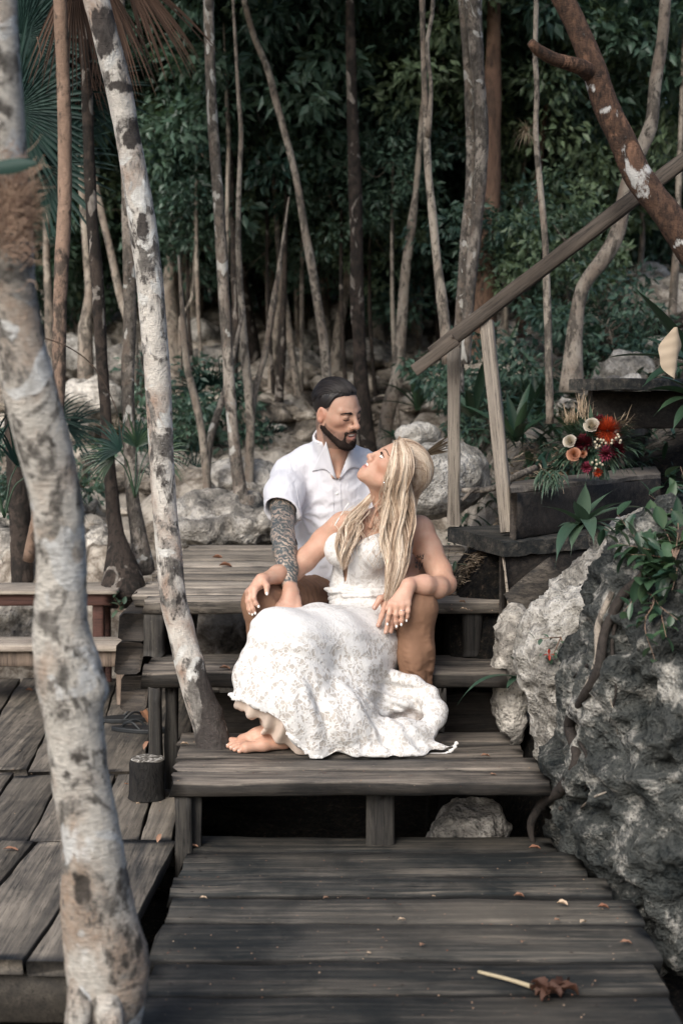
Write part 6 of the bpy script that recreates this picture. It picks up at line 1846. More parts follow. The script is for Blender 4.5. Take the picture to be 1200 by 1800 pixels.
# main fall over her left shoulder and chest
loose([(701, 774, 5.10, 20, .012), (706, 800, 5.045, 38, .018), (706, 835, 5.035, 46, .022), (702, 870, 5.06, 44, .026), (701, 910, 5.07, 46, .026), (697, 950, 5.06, 48, .026), (695, 990, 5.04, 42, .024), (692, 1025, 5.02, 34, .020), (682, 1062, 5.00, 14, .010)], 950, .00125, .0062, .19)
# face-framing pieces
loose([(695, 776, 5.07, 8, .006), (691, 800, 5.035, 12, .008), (687, 835, 5.03, 14, .008), (681, 870, 5.07, 12, .008), (678, 905, 5.09, 12, .008), (674, 950, 5.06, 16, .010), (668, 990, 5.06, 18, .008)], 100, .0013, .007, .17, t1=(.5, 1))
# the part that falls behind her neck and over the other shoulder
loose([(664, 858, 5.20, 12, .012), (640, 885, 5.19, 20, .016), (620, 915, 5.155, 32, .018), (610, 945, 5.12, 30, .018), (605, 975, 5.10, 20, .014), (603, 1003, 5.09, 7, .006)], 430, .00125, .0062, .15)
# back curtain
loose([(722, 850, 5.16, 30, .02), (716, 880, 5.17, 34, .022), (712, 915, 5.17, 34, .022), (708, 960, 5.12, 28, .02), (702, 1000, 5.07, 24, .016)], 260, .0014, .005, .2, tint=(0, .75))
# thin flyaways
loose([(684, 800, 5.04, 20, .015), (678, 860, 5.05, 20, .015), (668, 900, 5.1, 26, .015), (664, 950, 5.08, 40, .015), (656, 1000, 5.07, 34, .01), (655, 1028, 5.06, 10, .006)], 26, .0008, .012, .09, t0=(0, .3), t1=(.4, 1))
loose([(650, 870, 5.15, 20, .015), (610, 920, 5.12, 70, .015), (606, 970, 5.09, 44, .015), (604, 1008, 5.08, 20, .01)], 18, .0008, .010, .08, t0=(0, .3), t1=(.5, 1))
mb = MB()
for p, r, t_ in zip(L, R_, tn):
    m = len(p); u = np.linspace(0, 1, m)
    rad = r * np.minimum(1, np.minimum(u * 7 + .5, (1 - u) * 4 + .1)) * (1 + .2 * np.sin(u * 20 + t_ * 9))
    V_, Q_, T_ = tube(p, rad, 6, False, .65); mb.add(V_, Q_, None, np.clip(t_ + .12 * np.repeat(np.sin(u * 14 + t_ * 30), 6), 0, 1))
mb.build('locks', bl.m, hairw)
# strands combed over the skull into the twist
mb = MB(); L2 = []; tn2 = []
for k in range(620):
    x0 = rs.uniform(-.082, .082); f0 = math.radians(rs.uniform(38, 95)); f1 = rs.uniform(2.2, 3.5)
    ph = np.linspace(f0, f1, 9); u = np.linspace(0, 1, 9)
    xs = x0 * (1 - .35 * u ** 2) + rs.normal() * .002 + .004 * np.sin(u * 7 + k)
    lift = rs.uniform(.0005, .006)
    fac = np.sqrt(np.clip(1 - (xs / .0855) ** 2, .05, 1))
    pts = np.c_[xs, -.016 + (.1095 + lift) * np.cos(ph) * fac, .042 + (.0925 + lift) * np.sin(ph) * fac - .01 * u ** 3]
    L2.append(FW.wa(pts)); tn2.append(np.clip(.55 + .25 * math.sin(x0 * 90) + rs.normal() * .12, 0, 1))
strands(mb, [(p, rs.uniform(.0009, .0018)) for p in L2], 0, n=22, seg=5, tint=tn2)
# side pieces: from the parting over the temple, twisted towards the back
for q in (-1, 1):
    L3 = []; tn3 = []
    for k in range(190):
        a0 = rs.uniform(0, 1); 
        s_ = FW.wa(np.array([(q * (.012 + .05 * a0), .075 - .05 * a0, .108 - .028 * a0 * a0), (q * (.070 + .012 * a0), .045 - .045 * a0, .070 - .01 * a0), (q * .090, .0 - .035 * a0, .035 - .02 * a0), (q * .082, -.055 - .01 * a0, .006 - .02 * a0), (q * .045, -.105, -.012 - .02 * a0)]) + rs.normal(size=3) * .0022)
        L3.append((s_, rs.uniform(.0010, .0018))); tn3.append(np.clip(.5 + .3 * math.sin(a0 * 16) + rs.normal() * .12, 0, 1))
    strands(mb, L3, 0, n=20, seg=5, tint=tn3)
# the loose lengths starting at the temple and covering the ear
L4 = []; tn4 = []
for k in range(200):
    a0 = rs.uniform(0, 1)
    top_ = FW.w(-(.020 + .055 * a0), .058 - .065 * a0, .110 - .03 * a0)
    mid_ = FW.w(-(.088 + rs.uniform(0, .008)), .022 - .050 * a0, .050)
    p3_ = PA(684 + 40 * a0 + rs.normal() * 2, 838 + 8 * a0, 5.045 + .05 * a0 + rs.uniform(-.01, .01)); p4_ = PA(680 + 34 * a0 + rs.normal() * 3, 880, 5.06 + rs.uniform(-.015, .015))
    p5_ = PA(680 + 30 * a0 + rs.normal() * 5, 920, 5.05 + rs.uniform(-.015, .015))
    L4.append((np.array([top_, mid_, p3_, p4_, p5_]), rs.uniform(.0010, .0018))); tn4.append(np.clip(.55 + .3 * math.sin(a0 * 14) + rs.normal() * .12, 0, 1))
strands(mb, L4, 0, n=30, seg=5, tint=tn4)
mb.build('combed_strands', bl.m, hairw)
# drop earring
mb = MB(); p = PA(675, 846, 5.03); V_, Q_, T_ = tube(np.array([p, p + (0, 0, -.007), p + (0.001, 0, -.014)]), np.array([.0012, .0022, .0014]), 6); mb.add(V_, Q_, T_, .5)
mb.build('earring', M['silver'], woman)
# ------------------------------------------------------------------ leaves with a blade of their own
def blade(p0, d, L, w, droop, rs, n=9, fold=.35, tipw=.0, twist=0.0, side=None, shape='strap', wav=0.0):
    """one arching leaf; returns V,Q"""
    d = np.asarray(d, float); d /= np.linalg.norm(d)
    t = np.linspace(0, 1, n); s_ = L / (n - 1)
    p = np.array(p0, float); c = [p.copy()]; dd = d.copy()
    for k in range(n - 1):
        dd = dd + np.array([0, 0, -1]) * droop * (0.3 + t[k]) / n * 2; dd /= np.linalg.norm(dd)
        p = p + dd * s_; c.append(p.copy())
    c = np.array(c); T = np.gradient(c, axis=0); T /= np.linalg.norm(T, axis=1)[:, None]
    up0 = np.array([0, 0, 1.0]) if abs(d[2]) < .93 else np.array([0, -1.0, .1])
    S_ = np.cross(T, up0) if side is None else np.tile(np.asarray(side, float), (n, 1))
    S_ = S_ / (np.linalg.norm(S_, axis=1)[:, None] + 1e-9); U_ = np.cross(S_, T)
    if shape == 'strap': W = w * np.sin(np.clip(t * 1.05 + .12, 0, 1) * math.pi) ** .6 * (1 - t ** 5)
    elif shape == 'oval': W = w * np.sin(np.clip(t * .97 + .03, 0, 1) * math.pi) ** .8
    else: W = w * (1 - t) ** .7 * np.minimum(1, t * 8 + .3)
    W = np.maximum(W, .0006)
    an = twist * t; ca, sa = np.cos(an)[:, None], np.sin(an)[:, None]
    S2 = S_ * ca + U_ * sa; U2 = U_ * ca - S_ * sa
    wv = (wav * np.sin(t * 14))[:, None]
    l = c + S2 * W[:, None] / 2 + U2 * (W[:, None] * fold * .5 + wv); r = c - S2 * W[:, None] / 2 + U2 * (W[:, None] * fold * .5 - wv)
    l2 = c + S2 * W[:, None] / 4 + U2 * (W[:, None] * fold * .16); r2 = c - S2 * W[:, None] / 4 + U2 * (W[:, None] * fold * .16)
    V = np.stack([l, l2, c, r2, r], 1).reshape(-1, 3)
    i = np.arange(n - 1)[:, None] * 5; j = np.arange(4)[None, :]
    Q = np.stack([i + j, i + j + 1, i + 5 + j + 1, i + 5 + j], -1).reshape(-1, 4)
    return V, Q
def rosette(name, label, base, blades, mat, seed, cat='plant', group=None, wide=.04, fold=.3, shape='strap', tint=(.3, .9)):
    """blades: (direction xyz, length, droop)"""
    rs = np.random.RandomState(seed); mb = MB()
    for (d, L, dr) in blades:
        V, Q = blade(np.asarray(base, float) + rs.normal(size=3) * .006, d, L, wide * rs.uniform(.8, 1.15), dr, rs, 12, fold, shape=shape, twist=rs.uniform(-.4, .4))
        mb.add(V, Q, None, rs.uniform(*tint))
    o = mb.build(name, mat)
    return tag(o, label, cat, group)
def rand_rosette(n, L, up, droop, rs):
    out = []
    for k in range(n):
        a = k * 2.4 + rs.uniform(-.4, .4); e = rs.uniform(*up)
        out.append(((math.cos(a) * math.cos(e), math.sin(a) * math.cos(e), math.sin(e)), L * rs.uniform(.65, 1.15), rs.uniform(*droop)))
    return out
def to(px, py, D, b):
    return tuple(PA(px, py, D) - b)
# strap leaved plant in front of the upper stairs
b = PA(1022, 922, 5.12)
def tl(px, py, D, dr):
    v_ = PA(px, py, D) - b; L = np.linalg.norm(v_); v2 = v_ / L + np.array([0, 0, dr * .62])
    return (tuple(v2), L * (1 + .1 * dr), dr)
rosette('strap_leaved_plant', 'strap leaved green plant growing in front of the dark upper stairs below the bouquet', b,
        [tl(940, 888, 5.0, .35), tl(1032, 842, 5.1, .1), tl(1000, 875, 5.0, .2), tl(985, 1025, 4.95, 1.3), tl(1005, 990, 4.98, 1.2), tl(1040, 985, 4.9, 1.3), tl(1110, 880, 4.95, .5), tl(1125, 925, 5.0, .7), tl(1060, 1010, 5.05, 1.4), tl(1085, 860, 5.2, .3), tl(975, 925, 5.1, .5), tl(1150, 900, 5.2, .6)],
        M['leaf_strap'], 1, wide=.052, tint=(.2, .9))
b = PA(915, 1186, 5.02)
rosette('strap_leaved_plant', 'small plant with one long drooping leaf rooted on the pale rock right of the steps', b, [tl(808, 1238, 4.85, .9), tl(884, 1150, 4.95, .3), tl(925, 1130, 5.0, .1), tl(890, 1215, 4.95, .6)], M['leaf_strap'], 2, wide=.036, tint=(.1, .6))
b = PA(1215, 640, 5.9)
rosette('broad_leaved_plant', 'dark glossy broad leaves reaching in from the right edge under the slanting tree', b, [tl(1092, 488, 5.7, .15), tl(1130, 690, 5.8, .5), tl(1105, 590, 6.2, .3), tl(1045, 640, 6.5, .2)], M['leaf_near'], 3, wide=.085, tint=(.2, .8))
b = PA(1230, 700, 5.4)
rosette('broad_leaved_plant', 'low broad green leaves overlapping the topmost step at the right edge', b, [tl(1120, 690, 5.3, .5), tl(1150, 735, 5.3, .7), tl(1140, 660, 5.4, .3), tl(1185, 770, 5.3, .8)], M['leaf_near'], 4, wide=.06, tint=(.2, .8))
# the dry pale leaf hanging at the right edge
mb = MB(); rs = np.random.RandomState(6)
V, Q = blade(PA(1188, 575, 5.2), (-.05, -.1, -1), .19, .095, .5, rs, 18, .8, shape='oval', wav=.007, twist=.5, side=(1, .2, 0)); mb.add(V, Q, None, .85 + .15 * np.sin(np.arange(len(V)) * .9))
tag(mb.build('dry_leaf', M['straw']), 'big pale curled dry leaf hanging at the right edge above the top steps', 'leaf')
# leafy sprays over the top of the boulder
def spray(name, label, base, tips, mat, seed, nleaf=9, L=.05, w=.022, group=None, cat='plant'):
    rs = np.random.RandomState(seed); t_ = thing(name, label, cat, tuple(base), group); mb = MB(); ml = MB()
    for tp in tips:
        tp = np.asarray(tp, float); mid = (np.asarray(base) + tp) / 2 + rs.normal(size=3) * .02
        c = catmull([base, mid, tp], 12); V, Q, T = tube(c, np.linspace(.0025, .0008, 12), 5, False); ml.add(V, Q, None, .4)
        dirv = (tp - np.asarray(base)); dirv /= np.linalg.norm(dirv)
        for k in range(nleaf):
            q = c[int(2 + k * 9 / max(nleaf - 1, 1))]; sd_ = np.cross(dirv, rs.normal(size=3)); sd_ /= np.linalg.norm(sd_)
            V, Q = blade(q, dirv * .5 + sd_ + (0, 0, .1), L * rs.uniform(.6, 1.2), w * rs.uniform(.7, 1.2), rs.uniform(.1, .9), rs, 6, .3, shape='oval'); mb.add(V, Q, None, rs.uniform(.1, 1))
    mb.build('foliage', mat, t_); ml.build('stem', M['bark_tan'], t_)
    return t_
bb_ = bvh_of(np.vstack([BOULD[0][0], BOULD[1][0]]), np.vstack([BOULD[0][1], BOULD[1][1] + len(BOULD[0][0])]))
def ob(px, py, off): return on(bb_, px, py, off, 4.5)
spray('boulder_shrub', 'leafy green shrub sprawling over the top of the huge boulder at the right edge', ob(1185, 985, .03), [ob(px_, py_, .10) for px_, py_ in ((1085, 955), (1100, 975), (1140, 985), (1120, 1015), (1180, 1040), (1160, 1010))] + [PA(1085, 905, 4.35), PA(1140, 870, 4.4), PA(1180, 850, 4.45), PA(1195, 820, 4.5), PA(1060, 930, 4.45), PA(1190, 900, 4.3), PA(1130, 905, 4.3)], M['leaf_near'], 7, 16, .070, .034)
spray('boulder_shrub', 'leafy sprig trailing down the middle of the huge boulder below the sprawling shrub', ob(1150, 1050, .02), [ob(px_, py_, .06) for px_, py_ in ((1120, 1100), (1170, 1120), (1095, 1075), (1190, 1090), (1150, 1160))], M['leaf_near'], 17, 8, .05, .024)
spray('red_tipped_weed', 'tiny weed with a red leaf hanging on the bleached boulder', PA(985, 1120, 4.72), [PA(955, 1150, 4.7), PA(990, 1155, 4.7), PA(940, 1125, 4.72)], M['leaf_strap'], 8, 4, .035, .014)
mb = MB(); rs = np.random.RandomState(6)
for k in range(4):
    V, Q = blade(PA(964, 1150, 4.70), (math.cos(k * 1.6), -.4, math.sin(k * 1.6)), .022, .010, .2, rs, 6, .3, shape='oval'); mb.add(V, Q, None, .2)
red = NT('red_leaf'); red.fin((.30, .035, .02), .5)
tag(mb.build('red_leaf', red.m), 'small bright red leaf caught on the weed of the bleached boulder', 'leaf')
spray('seedling', 'little green seedling against the soil beside the elbow of the woman', PA(795, 1012, 5.6), [PA(785, 985, 5.55), PA(800, 990, 5.5), PA(790, 955, 5.55)], M['leaf_strap'], 9, 3, .04, .02)
spray('seedling', 'little green seedling growing beside the dark swollen root behind the bench', PA(205, 1075, 6.9), [PA(200, 1050, 6.85), PA(218, 1062, 6.8), PA(222, 1080, 6.8)], M['leaf_strap'], 10, 3, .05, .03)
# agave like clumps on the slope behind the handrail
for k, (px, py, D, n, L, lab) in enumerate([(905, 745, 7.2, 13, .36, 'clump of upright green blades behind the second rail post'), (830, 700, 7.9, 11, .38, 'clump of broad dark blades behind the nearer rail post'), (940, 690, 8.4, 12, .40, 'dark green blades left of the thin crooked stem'),
        (1000, 730, 7.4, 9, .22, 'low dark plant above the bouquet'), (880, 650, 9.2, 12, .5, 'dark arching blades on the slope beneath the handrail'), (1110, 640, 9, 10, .55, 'arching dark blades behind the top steps'), (700, 745, 8.9, 12, .22, 'short grassy tuft behind the blonde hair'), (735, 690, 9.6, 12, .4, 'dark bladed plant in front of the pale curved trunk')]):
    rs = np.random.RandomState(30 + k); bb = PA(px, py + 30, D); 
    rosette('bladed_plant', lab, bb, rand_rosette(n, L, (.35, 1.4), (.2, 1.2), rs), M['leaf_near'], 40 + k, group='bladed plants on the slope', wide=.05, tint=(.1, .8))
# ------------------------------------------------------------------ fan palms
def fan(parent, hub, out, up, R_, n, spread, mat, rs, droop=.3, w=.03, name='frond'):
    out = np.asarray(out, float); out /= np.linalg.norm(out); up = np.asarray(up, float); up -= (up @ out) * out; up /= np.linalg.norm(up)
    mb = MB()
    for k in range(n):
        a = (k / (n - 1) - .5) * spread + rs.normal() * .01
        d = out * math.cos(a) + up * math.sin(a)
        V, Q = blade(hub, d, R_ * (1 - .15 * abs(a) / spread) * rs.uniform(.9, 1.05), w, droop * rs.uniform(.6, 1.4), rs, 8, .5, shape='spike', side=np.cross(d, np.cross(out, up))); mb.add(V, Q, None, rs.uniform(0, 1))
    return mb.build(name, mat, parent)
def petiole(parent, a, b_, r=.006):
    mb = MB(); a = np.asarray(a); b_ = np.asarray(b_); V, Q, T = tube(catmull([a, (a + b_) / 2 + (0, 0, .05), b_], 10), np.linspace(r * 1.3, r * .7, 10), 6); mb.add(V, Q, T, .5)
    return mb.build('leaf_stalk', M['leaf_near'], parent)
rs = np.random.RandomState(50)
base = PA(30, 420, 7.6); fp_ = thing('fan_palm', 'dark fan palm with brown dead fronds beside the tan trunk', 'palm', (base[0], base[1], gz(base[0], base[1])))
mb = MB(); V, Q, T = trunk_mesh([(base[0], base[1], gz(base[0], base[1]), .06), (base[0] - .05, base[1], 2.6, .055), (base[0], base[1], 3.6, .05)], 12, .06, .12, 3); mb.add(V, Q, T, .5); mb.build('trunk', M['bark_dark'], fp_)
for hx, hy, D, ox, oy, oz, sp, n in ((20, 190, 7.3, 1, -.1, .15, 3.2, 34), (35, 60, 7.5, 1, -.2, .5, 3.0, 30), (60, 280, 7.4, 1, -.3, -.25, 2.4, 24), (110, 150, 7.7, 1, .1, -.35, 2.0, 22)):
    h_ = PA(hx, hy, D); fan(fp_, h_, (ox, oy, oz), (-.15, -.1, 1), .50, n, sp, M['palm'], rs, .22, .046); petiole(fp_, (base[0], base[1], 3.3), h_)
for hx, hy, D, ox in ((180, -40, 7.0, .25), (130, -60, 6.95, -.1), (215, -60, 7.1, .75), (120, 20, 7.6, .1)):
    h_ = PA(hx, hy, D); fan(fp_, h_, (ox, 0, -1), (1, .2, 0), .62, 18, .75, M['palm_dry'], rs, .3, .020, 'dead_frond')
for k, (px, py, D, R_, n, lab) in enumerate([(238, 815, 6.95, .20, 5, 'low fan palm with pale tipped blades behind the white leaning tree'), (374, 700, 9.6, .30, 5, 'small dark fan palm right of the short crooked trunk'), (8, 850, 6.2, .36, 4, 'fan palm frond poking out left of the fat tree'), (90, 760, 8.2, .30, 4, 'dark palm shadowed behind the tan trunk'), (330, 860, 9.0, .26, 4, 'little palm between the white leaning tree and the rock ledge'), (470, 800, 9.8, .24, 4, 'little dark palm behind the shoulder of the man')]):
    hb = PA(px, py + 60, D); t_ = thing('small_palm', lab, 'palm', tuple(hb), 'low fan palms of the undergrowth')
    for j in range(n):
        a = -1.2 + 2.4 * j / (n - 1); h_ = PA(px, py, D) + (math.sin(a) * .10, rs.uniform(-.12, .08), math.cos(a) * .08)
        fan(t_, h_, (math.sin(a) * 1.1, rs.uniform(-.5, .1), math.cos(a) * .9 - .25), (-math.cos(a), 0, math.sin(a)), R_, 15, 2.0, M['palm'] if k != 0 or j % 2 else M['leaf_near'], rs, .9, .016); petiole(t_, hb, h_, .004)
# thin arching stalks in front of the dark trunks
for lab, pts in (('long thin bare stalk arching between the slim trunks at left', [(66, 590, 6.4), (120, 610, 6.4), (165, 645, 6.4), (205, 720, 6.4), (218, 790, 6.4)]),
                 ('thin dark vine hanging in front of the tan trunk', [(66, 65, 6.2), (72, 100, 6.2), (62, 130, 6.2), (58, 150, 6.2)])):
    mb = MB(); V, Q, T = tube(catmull([P(*p) for p in pts], 30), np.linspace(.004, .0015, 30), 6); mb.add(V, Q, T, .4); tag(mb.build('vine', M['bark_brown']), lab, 'vine')
# roots and dead branches
M['root_dark'] = mat_bark('wet_root_bark', (0.05, 0.042, 0.037), (0.03, 0.026, 0.024), (0.01, 0.01, 0.01), 9, ring=.2)
def root(name, label, pts, mat, seed, cat='root', sub=()):
    def pp_(a, b_, c, w):
        if cat == 'root': q_ = ob(a, b_, w * c / FPX * .25); return [*q_, w * q_[1] / FPX / 2]
        return [*P(a, b_, c), w * c / FPX / 2]
    mb = MB(); V, Q, T = trunk_mesh([pp_(*q_) for q_ in pts], 14, .02, .09, seed, 10); mb.add(V, Q, T, .5)
    for sb in sub:
        V, Q, T = trunk_mesh([pp_(*q_) for q_ in sb], 10, .02, .09, seed + 1, 10); mb.add(V, Q, T, .5)
    return tag(mb.build(name, mat), label, cat)
root('hanging_root', 'thick dark root winding down between the bleached boulder and the huge dark boulder', [(1215, 925, 4.35, 20), (1172, 960, 4.3, 22), (1130, 1010, 4.3, 16), (1092, 1050, 4.28, 20), (1062, 1110, 4.3, 15), (1050, 1180, 4.3, 19), (1020, 1232, 4.35, 15), (1000, 1275, 4.36, 21), (1012, 1335, 4.36, 18), (985, 1388, 4.4, 21), (950, 1415, 4.45, 15), (932, 1450, 4.5, 14), (940, 1500, 4.5, 6)], M['root_dark'], 4,
     sub=[[(1092, 1050, 4.3, 9), (1075, 1130, 4.3, 7), (1082, 1210, 4.3, 5), (1070, 1270, 4.3, 2)], [(1050, 1180, 4.3, 10), (1030, 1170, 4.3, 7), (1008, 1190, 4.3, 4)], [(1005, 1290, 4.3, 8), (1030, 1330, 4.3, 6), (1028, 1390, 4.3, 3)], [(950, 1415, 4.44, 20), (965, 1432, 4.42, 16), (985, 1420, 4.4, 8)]])
for lab, pts in (('knotted pale root ending in a loop on the bleached boulder', [(1075, 1040, 4.6, 10), (1050, 1100, 4.6, 12), (1048, 1160, 4.62, 10), (1020, 1230, 4.62, 12), (995, 1262, 4.65, 8)]),
                 ('thin pale rootlet lying across the dark boulder', [(1020, 1420, 4.33, 4), (1045, 1400, 4.28, 4), (1065, 1392, 4.25, 3)]), ('long hair thin rootlet on the face of the dark boulder', [(1050, 1190, 4.3, 2.5), (1072, 1230, 4.25, 2.5), (1085, 1290, 4.2, 2)])):
    root('root', lab, pts, M['bark_far'], 6)
root('dead_branch', 'bare grey branch lying behind the second rail post', [(812, 862, 6.35, 9), (860, 860, 6.3, 11), (905, 838, 6.3, 12), (940, 822, 6.4, 12)], M['bark_far'], 7, 'branch')
root('dead_branch', 'forked bare twig bending down behind the rail posts', [(812, 880, 6.2, 5), (830, 862, 6.2, 7), (842, 858, 6.2, 7)], M['bark_far'], 8, 'branch')
root('fallen_log', 'dark fallen log sloping across the ridge right of the S shaped trunk', [(1030, 625, 9.0, 14), (1090, 598, 9.0, 20), (1150, 578, 9.0, 22), (1230, 555, 9.0, 24)], M['bark_dark'], 9, 'log')
root('fallen_log', 'dark fallen log lying low on the ridge under the pale leaning trunk', [(690, 700, 10.4, 10), (640, 706, 10.4, 12), (600, 712, 10.4, 9)], M['bark_dark'], 10, 'log')
root('fallen_log', 'bleached fallen pole lying level on the ridge above the man', [(520, 612, 12.8, 9), (600, 606, 12.8, 12), (700, 612, 12.8, 10)], M['bark_far'], 11, 'log')
# pale dry palm leaf behind the rail post
mb = MB(); rs = np.random.RandomState(16)
for k in range(16):
    V, Q = blade(PA(748 + rs.uniform(-3, 3), 800 + rs.uniform(-4, 6), 6.7), tuple(PA(800, 755 + k * 2.6, 6.6) - PA(748, 802, 6.7)), .20, .018, .1, rs, 8, .5, shape='strap'); mb.add(V, Q, None, rs.uniform(.1, .8))
tag(mb.build('dry_palm_leaf', M['straw']), 'folded dry grey palm leaf lying between the white rocks and the nearer rail post', 'leaf')
# tangle of straw and leaf litter on the slope under the bouquet
rs = np.random.RandomState(17); mb = MB()
for k in range(1500):
    u = rs.rand()
    if u < .75: px, py = rs.uniform(812, 1075), rs.uniform(735, 905); D = np.interp(py, [735, 905], [7.4, 6.05]) + rs.normal() * .05
    else: px, py = rs.uniform(800, 885), rs.uniform(965, 1060); D = 5.62 + rs.normal() * .05
    p = PA(px, py, D); p[2] = gz(p[0], p[1]) + rs.uniform(.0, .05)
    a = rs.uniform(0, 6.28); L = rs.uniform(.03, .16) * (.5 if u >= .75 else 1)
    V, Q = blade(p, (math.cos(a), math.sin(a) * .8, rs.uniform(-.1, .5)), L, rs.uniform(.004, .016), rs.uniform(.2, 1.2), rs, 6, .4, shape='strap'); mb.add(V, Q, None, rs.uniform(0, 1) ** 1.6)
tag(mb.build('leaf_litter', M['straw']), 'tangled dry grass and dead leaves covering the slope under the bouquet', 'leaf litter', kind='stuff')
mb = MB()
for k in range(900):
    px, py = rs.uniform(800, 1190), rs.uniform(640, 800); D = rs.uniform(6.6, 9.5); x = (px - 600) / FPX * D
    a = rs.uniform(0, 6.28); V, Q = blade((x, D, gz(x, D) + .0), (math.cos(a) * .6, math.sin(a) * .6, rs.uniform(.3, 1)), rs.uniform(.08, .22), rs.uniform(.012, .035), rs.uniform(.5, 1.5), rs, 6, .3, shape='oval'); mb.add(V, Q, None, rs.uniform(0, .5))
for k in range(500):
    px = rs.uniform(-20, 760); D = rs.uniform(8.2, 13); x = (px - 600) / FPX * D
    if vnoise(np.array([[x * 1.3, D * 1.3, 3]]), 3)[0] < .42: continue
    a = rs.uniform(0, 6.28); V, Q = blade((x, D, gz(x, D) - .02), (math.cos(a) * .6, math.sin(a) * .6, rs.uniform(.3, 1)), rs.uniform(.08, .25), rs.uniform(.015, .04), rs.uniform(.5, 1.5), rs, 6, .3, shape='oval'); mb.add(V, Q, None, rs.uniform(0, .9))
tag(mb.build('undergrowth', M['leaf_near']), 'low green undergrowth scattered over the rocky slope', 'undergrowth', kind='stuff')
# hairy tuft on the fat tree
mb = MB(); rs = np.random.RandomState(18)
for k in range(1500):
    py_ = rs.normal(375, 42); px_ = rs.uniform(-30, 58); D_ = 2.90 - .055 * math.sqrt(max(0, 1 - ((px_ - 5) / 50) ** 2))
    p = PA(px_, py_, D_); a = rs.uniform(-.2, 2.4)
    d = np.array([math.cos(a) * (1 if px_ > 0 else -.4), -rs.uniform(.1, .8), math.sin(a) - .15]); L = rs.uniform(.015, .05)
    c = catmull([p, p + d * L * .6, p + d * L + (rs.normal() * .006, 0, rs.normal() * .010)], 6)
    V, Q, T = tube(c, np.linspace(.0009, .0003, 6), 3, False); mb.add(V, Q, None, rs.uniform(0, 1))
tag(mb.build('fibre_tuft', mat_leaf('brown_fibre', (.10, .055, .04), (.55, .40, .30), .9, .1, .1)), 'hairy brown tuft of fibres clinging to the fat left tree', 'moss')
mb = MB(); V, Q = blade(PA(-30, 300, 2.75), (1, -.1, .18), .11, .030, .1, rs, 9, .3, shape='oval', side=(-.18, .1, 1)); mb.add(V, Q, None, 1.0)
tag(mb.build('leaf', M['palm']), 'dark green pointed leaf sticking in over the hairy tuft at the left edge', 'leaf')
mb = MB()
for k in range(60):
    a = rs.uniform(0, 6.28); e = rs.uniform(-.8, 1.2); c0_ = PA(925, 232, 6.5)
    V, Q = blade(c0_, (math.cos(a) * math.cos(e), math.sin(a) * math.cos(e), math.sin(e)), rs.uniform(.05, .11), .004, 1.2, rs, 6, .3, shape='spike'); mb.add(V, Q, None, rs.uniform(.2, .8))
tag(mb.build('air_plant', M['straw']), 'wiry round air plant clinging to the thin crooked stem', 'air plant')
# ------------------------------------------------------------------ the bouquet lying on the upper stairs
bq0 = PA(1050, 800, 5.75); bq0[2] = 1.105
bq = thing('bouquet', 'wedding bouquet of white, peach, orange and dark red flowers lying on the upper stairs', 'bouquet', tuple(bq0))
rs = np.random.RandomState(70)
def petal_mat(name, a, b_):
    m = mat_leaf(name, a, b_, .6, .2, .3); return m
M['rose_w'] = petal_mat('white_petal', (.50, .43, .36), (.72, .67, .60)); M['rose_p'] = petal_mat('peach_petal', (.48, .20, .11), (.66, .38, .27)); M['dahlia'] = petal_mat('dark_red_petal', (.035, .004, .008), (.12, .012, .022))
M['pin'] = petal_mat('orange_style', (.26, .022, .008), (.58, .085, .025)); M['protea'] = petal_mat('burgundy_bract', (.10, .012, .03), (.38, .07, .12)); M['berry'] = plain('cream_berry', (.42, .37, .27), .5); M['pampas'] = petal_mat('pampas', (.40, .30, .21), (.66, .53, .40))
def rose(c, ax, r, mat, name='rose'):
    ax = np.array(ax, float); ax /= np.linalg.norm(ax); u_ = np.cross(ax, (0, 0, 1.)); u_ /= np.linalg.norm(u_); v_ = np.cross(ax, u_)
    mb = MB()
    for k in range(22):
        f = (k + 1) / 22; a = k * 2.4; rad = r * f; hgt = r * (.9 - .75 * f * f)
        n_, m_ = 6, 5; V = []
        for i in range(n_):
            s_ = i / (n_ - 1)
            for j in range(m_):
                w_ = (j / (m_ - 1) - .5) * (1.5 if f > .3 else 2.6)
                rr_ = rad * (.35 + .65 * s_ ** .7) + r * .12 * (s_ ** 3) * f
                z_ = -r * .4 + (hgt + r * .4) * s_ - abs(w_) * r * .10 * s_
                V.append(c + (u_ * math.cos(a + w_) + v_ * math.sin(a + w_)) * rr_ + ax * z_)
        i = np.arange(n_ - 1)[:, None] * m_; j = np.arange(m_ - 1)[None, :]
        mb.add(V, np.stack([i + j, i + j + 1, i + m_ + j + 1, i + m_ + j], -1).reshape(-1, 4), None, np.clip(.1 + f * .8 + rs.normal() * .08, 0, 1))
    return mb.build(name, mat, bq)
rose(PA(1039, 748, 5.62), (-.25, -1, .5), .030, M['rose_w']); rose(PA(1001, 776, 5.60), (-.35, -1, .35), .026, M['rose_w']); rose(PA(1008, 799, 5.58), (-.2, -1, .2), .027, M['rose_p']); rose(PA(1024, 798, 5.60), (.1, -1, .1), .016, M['rose_p'])
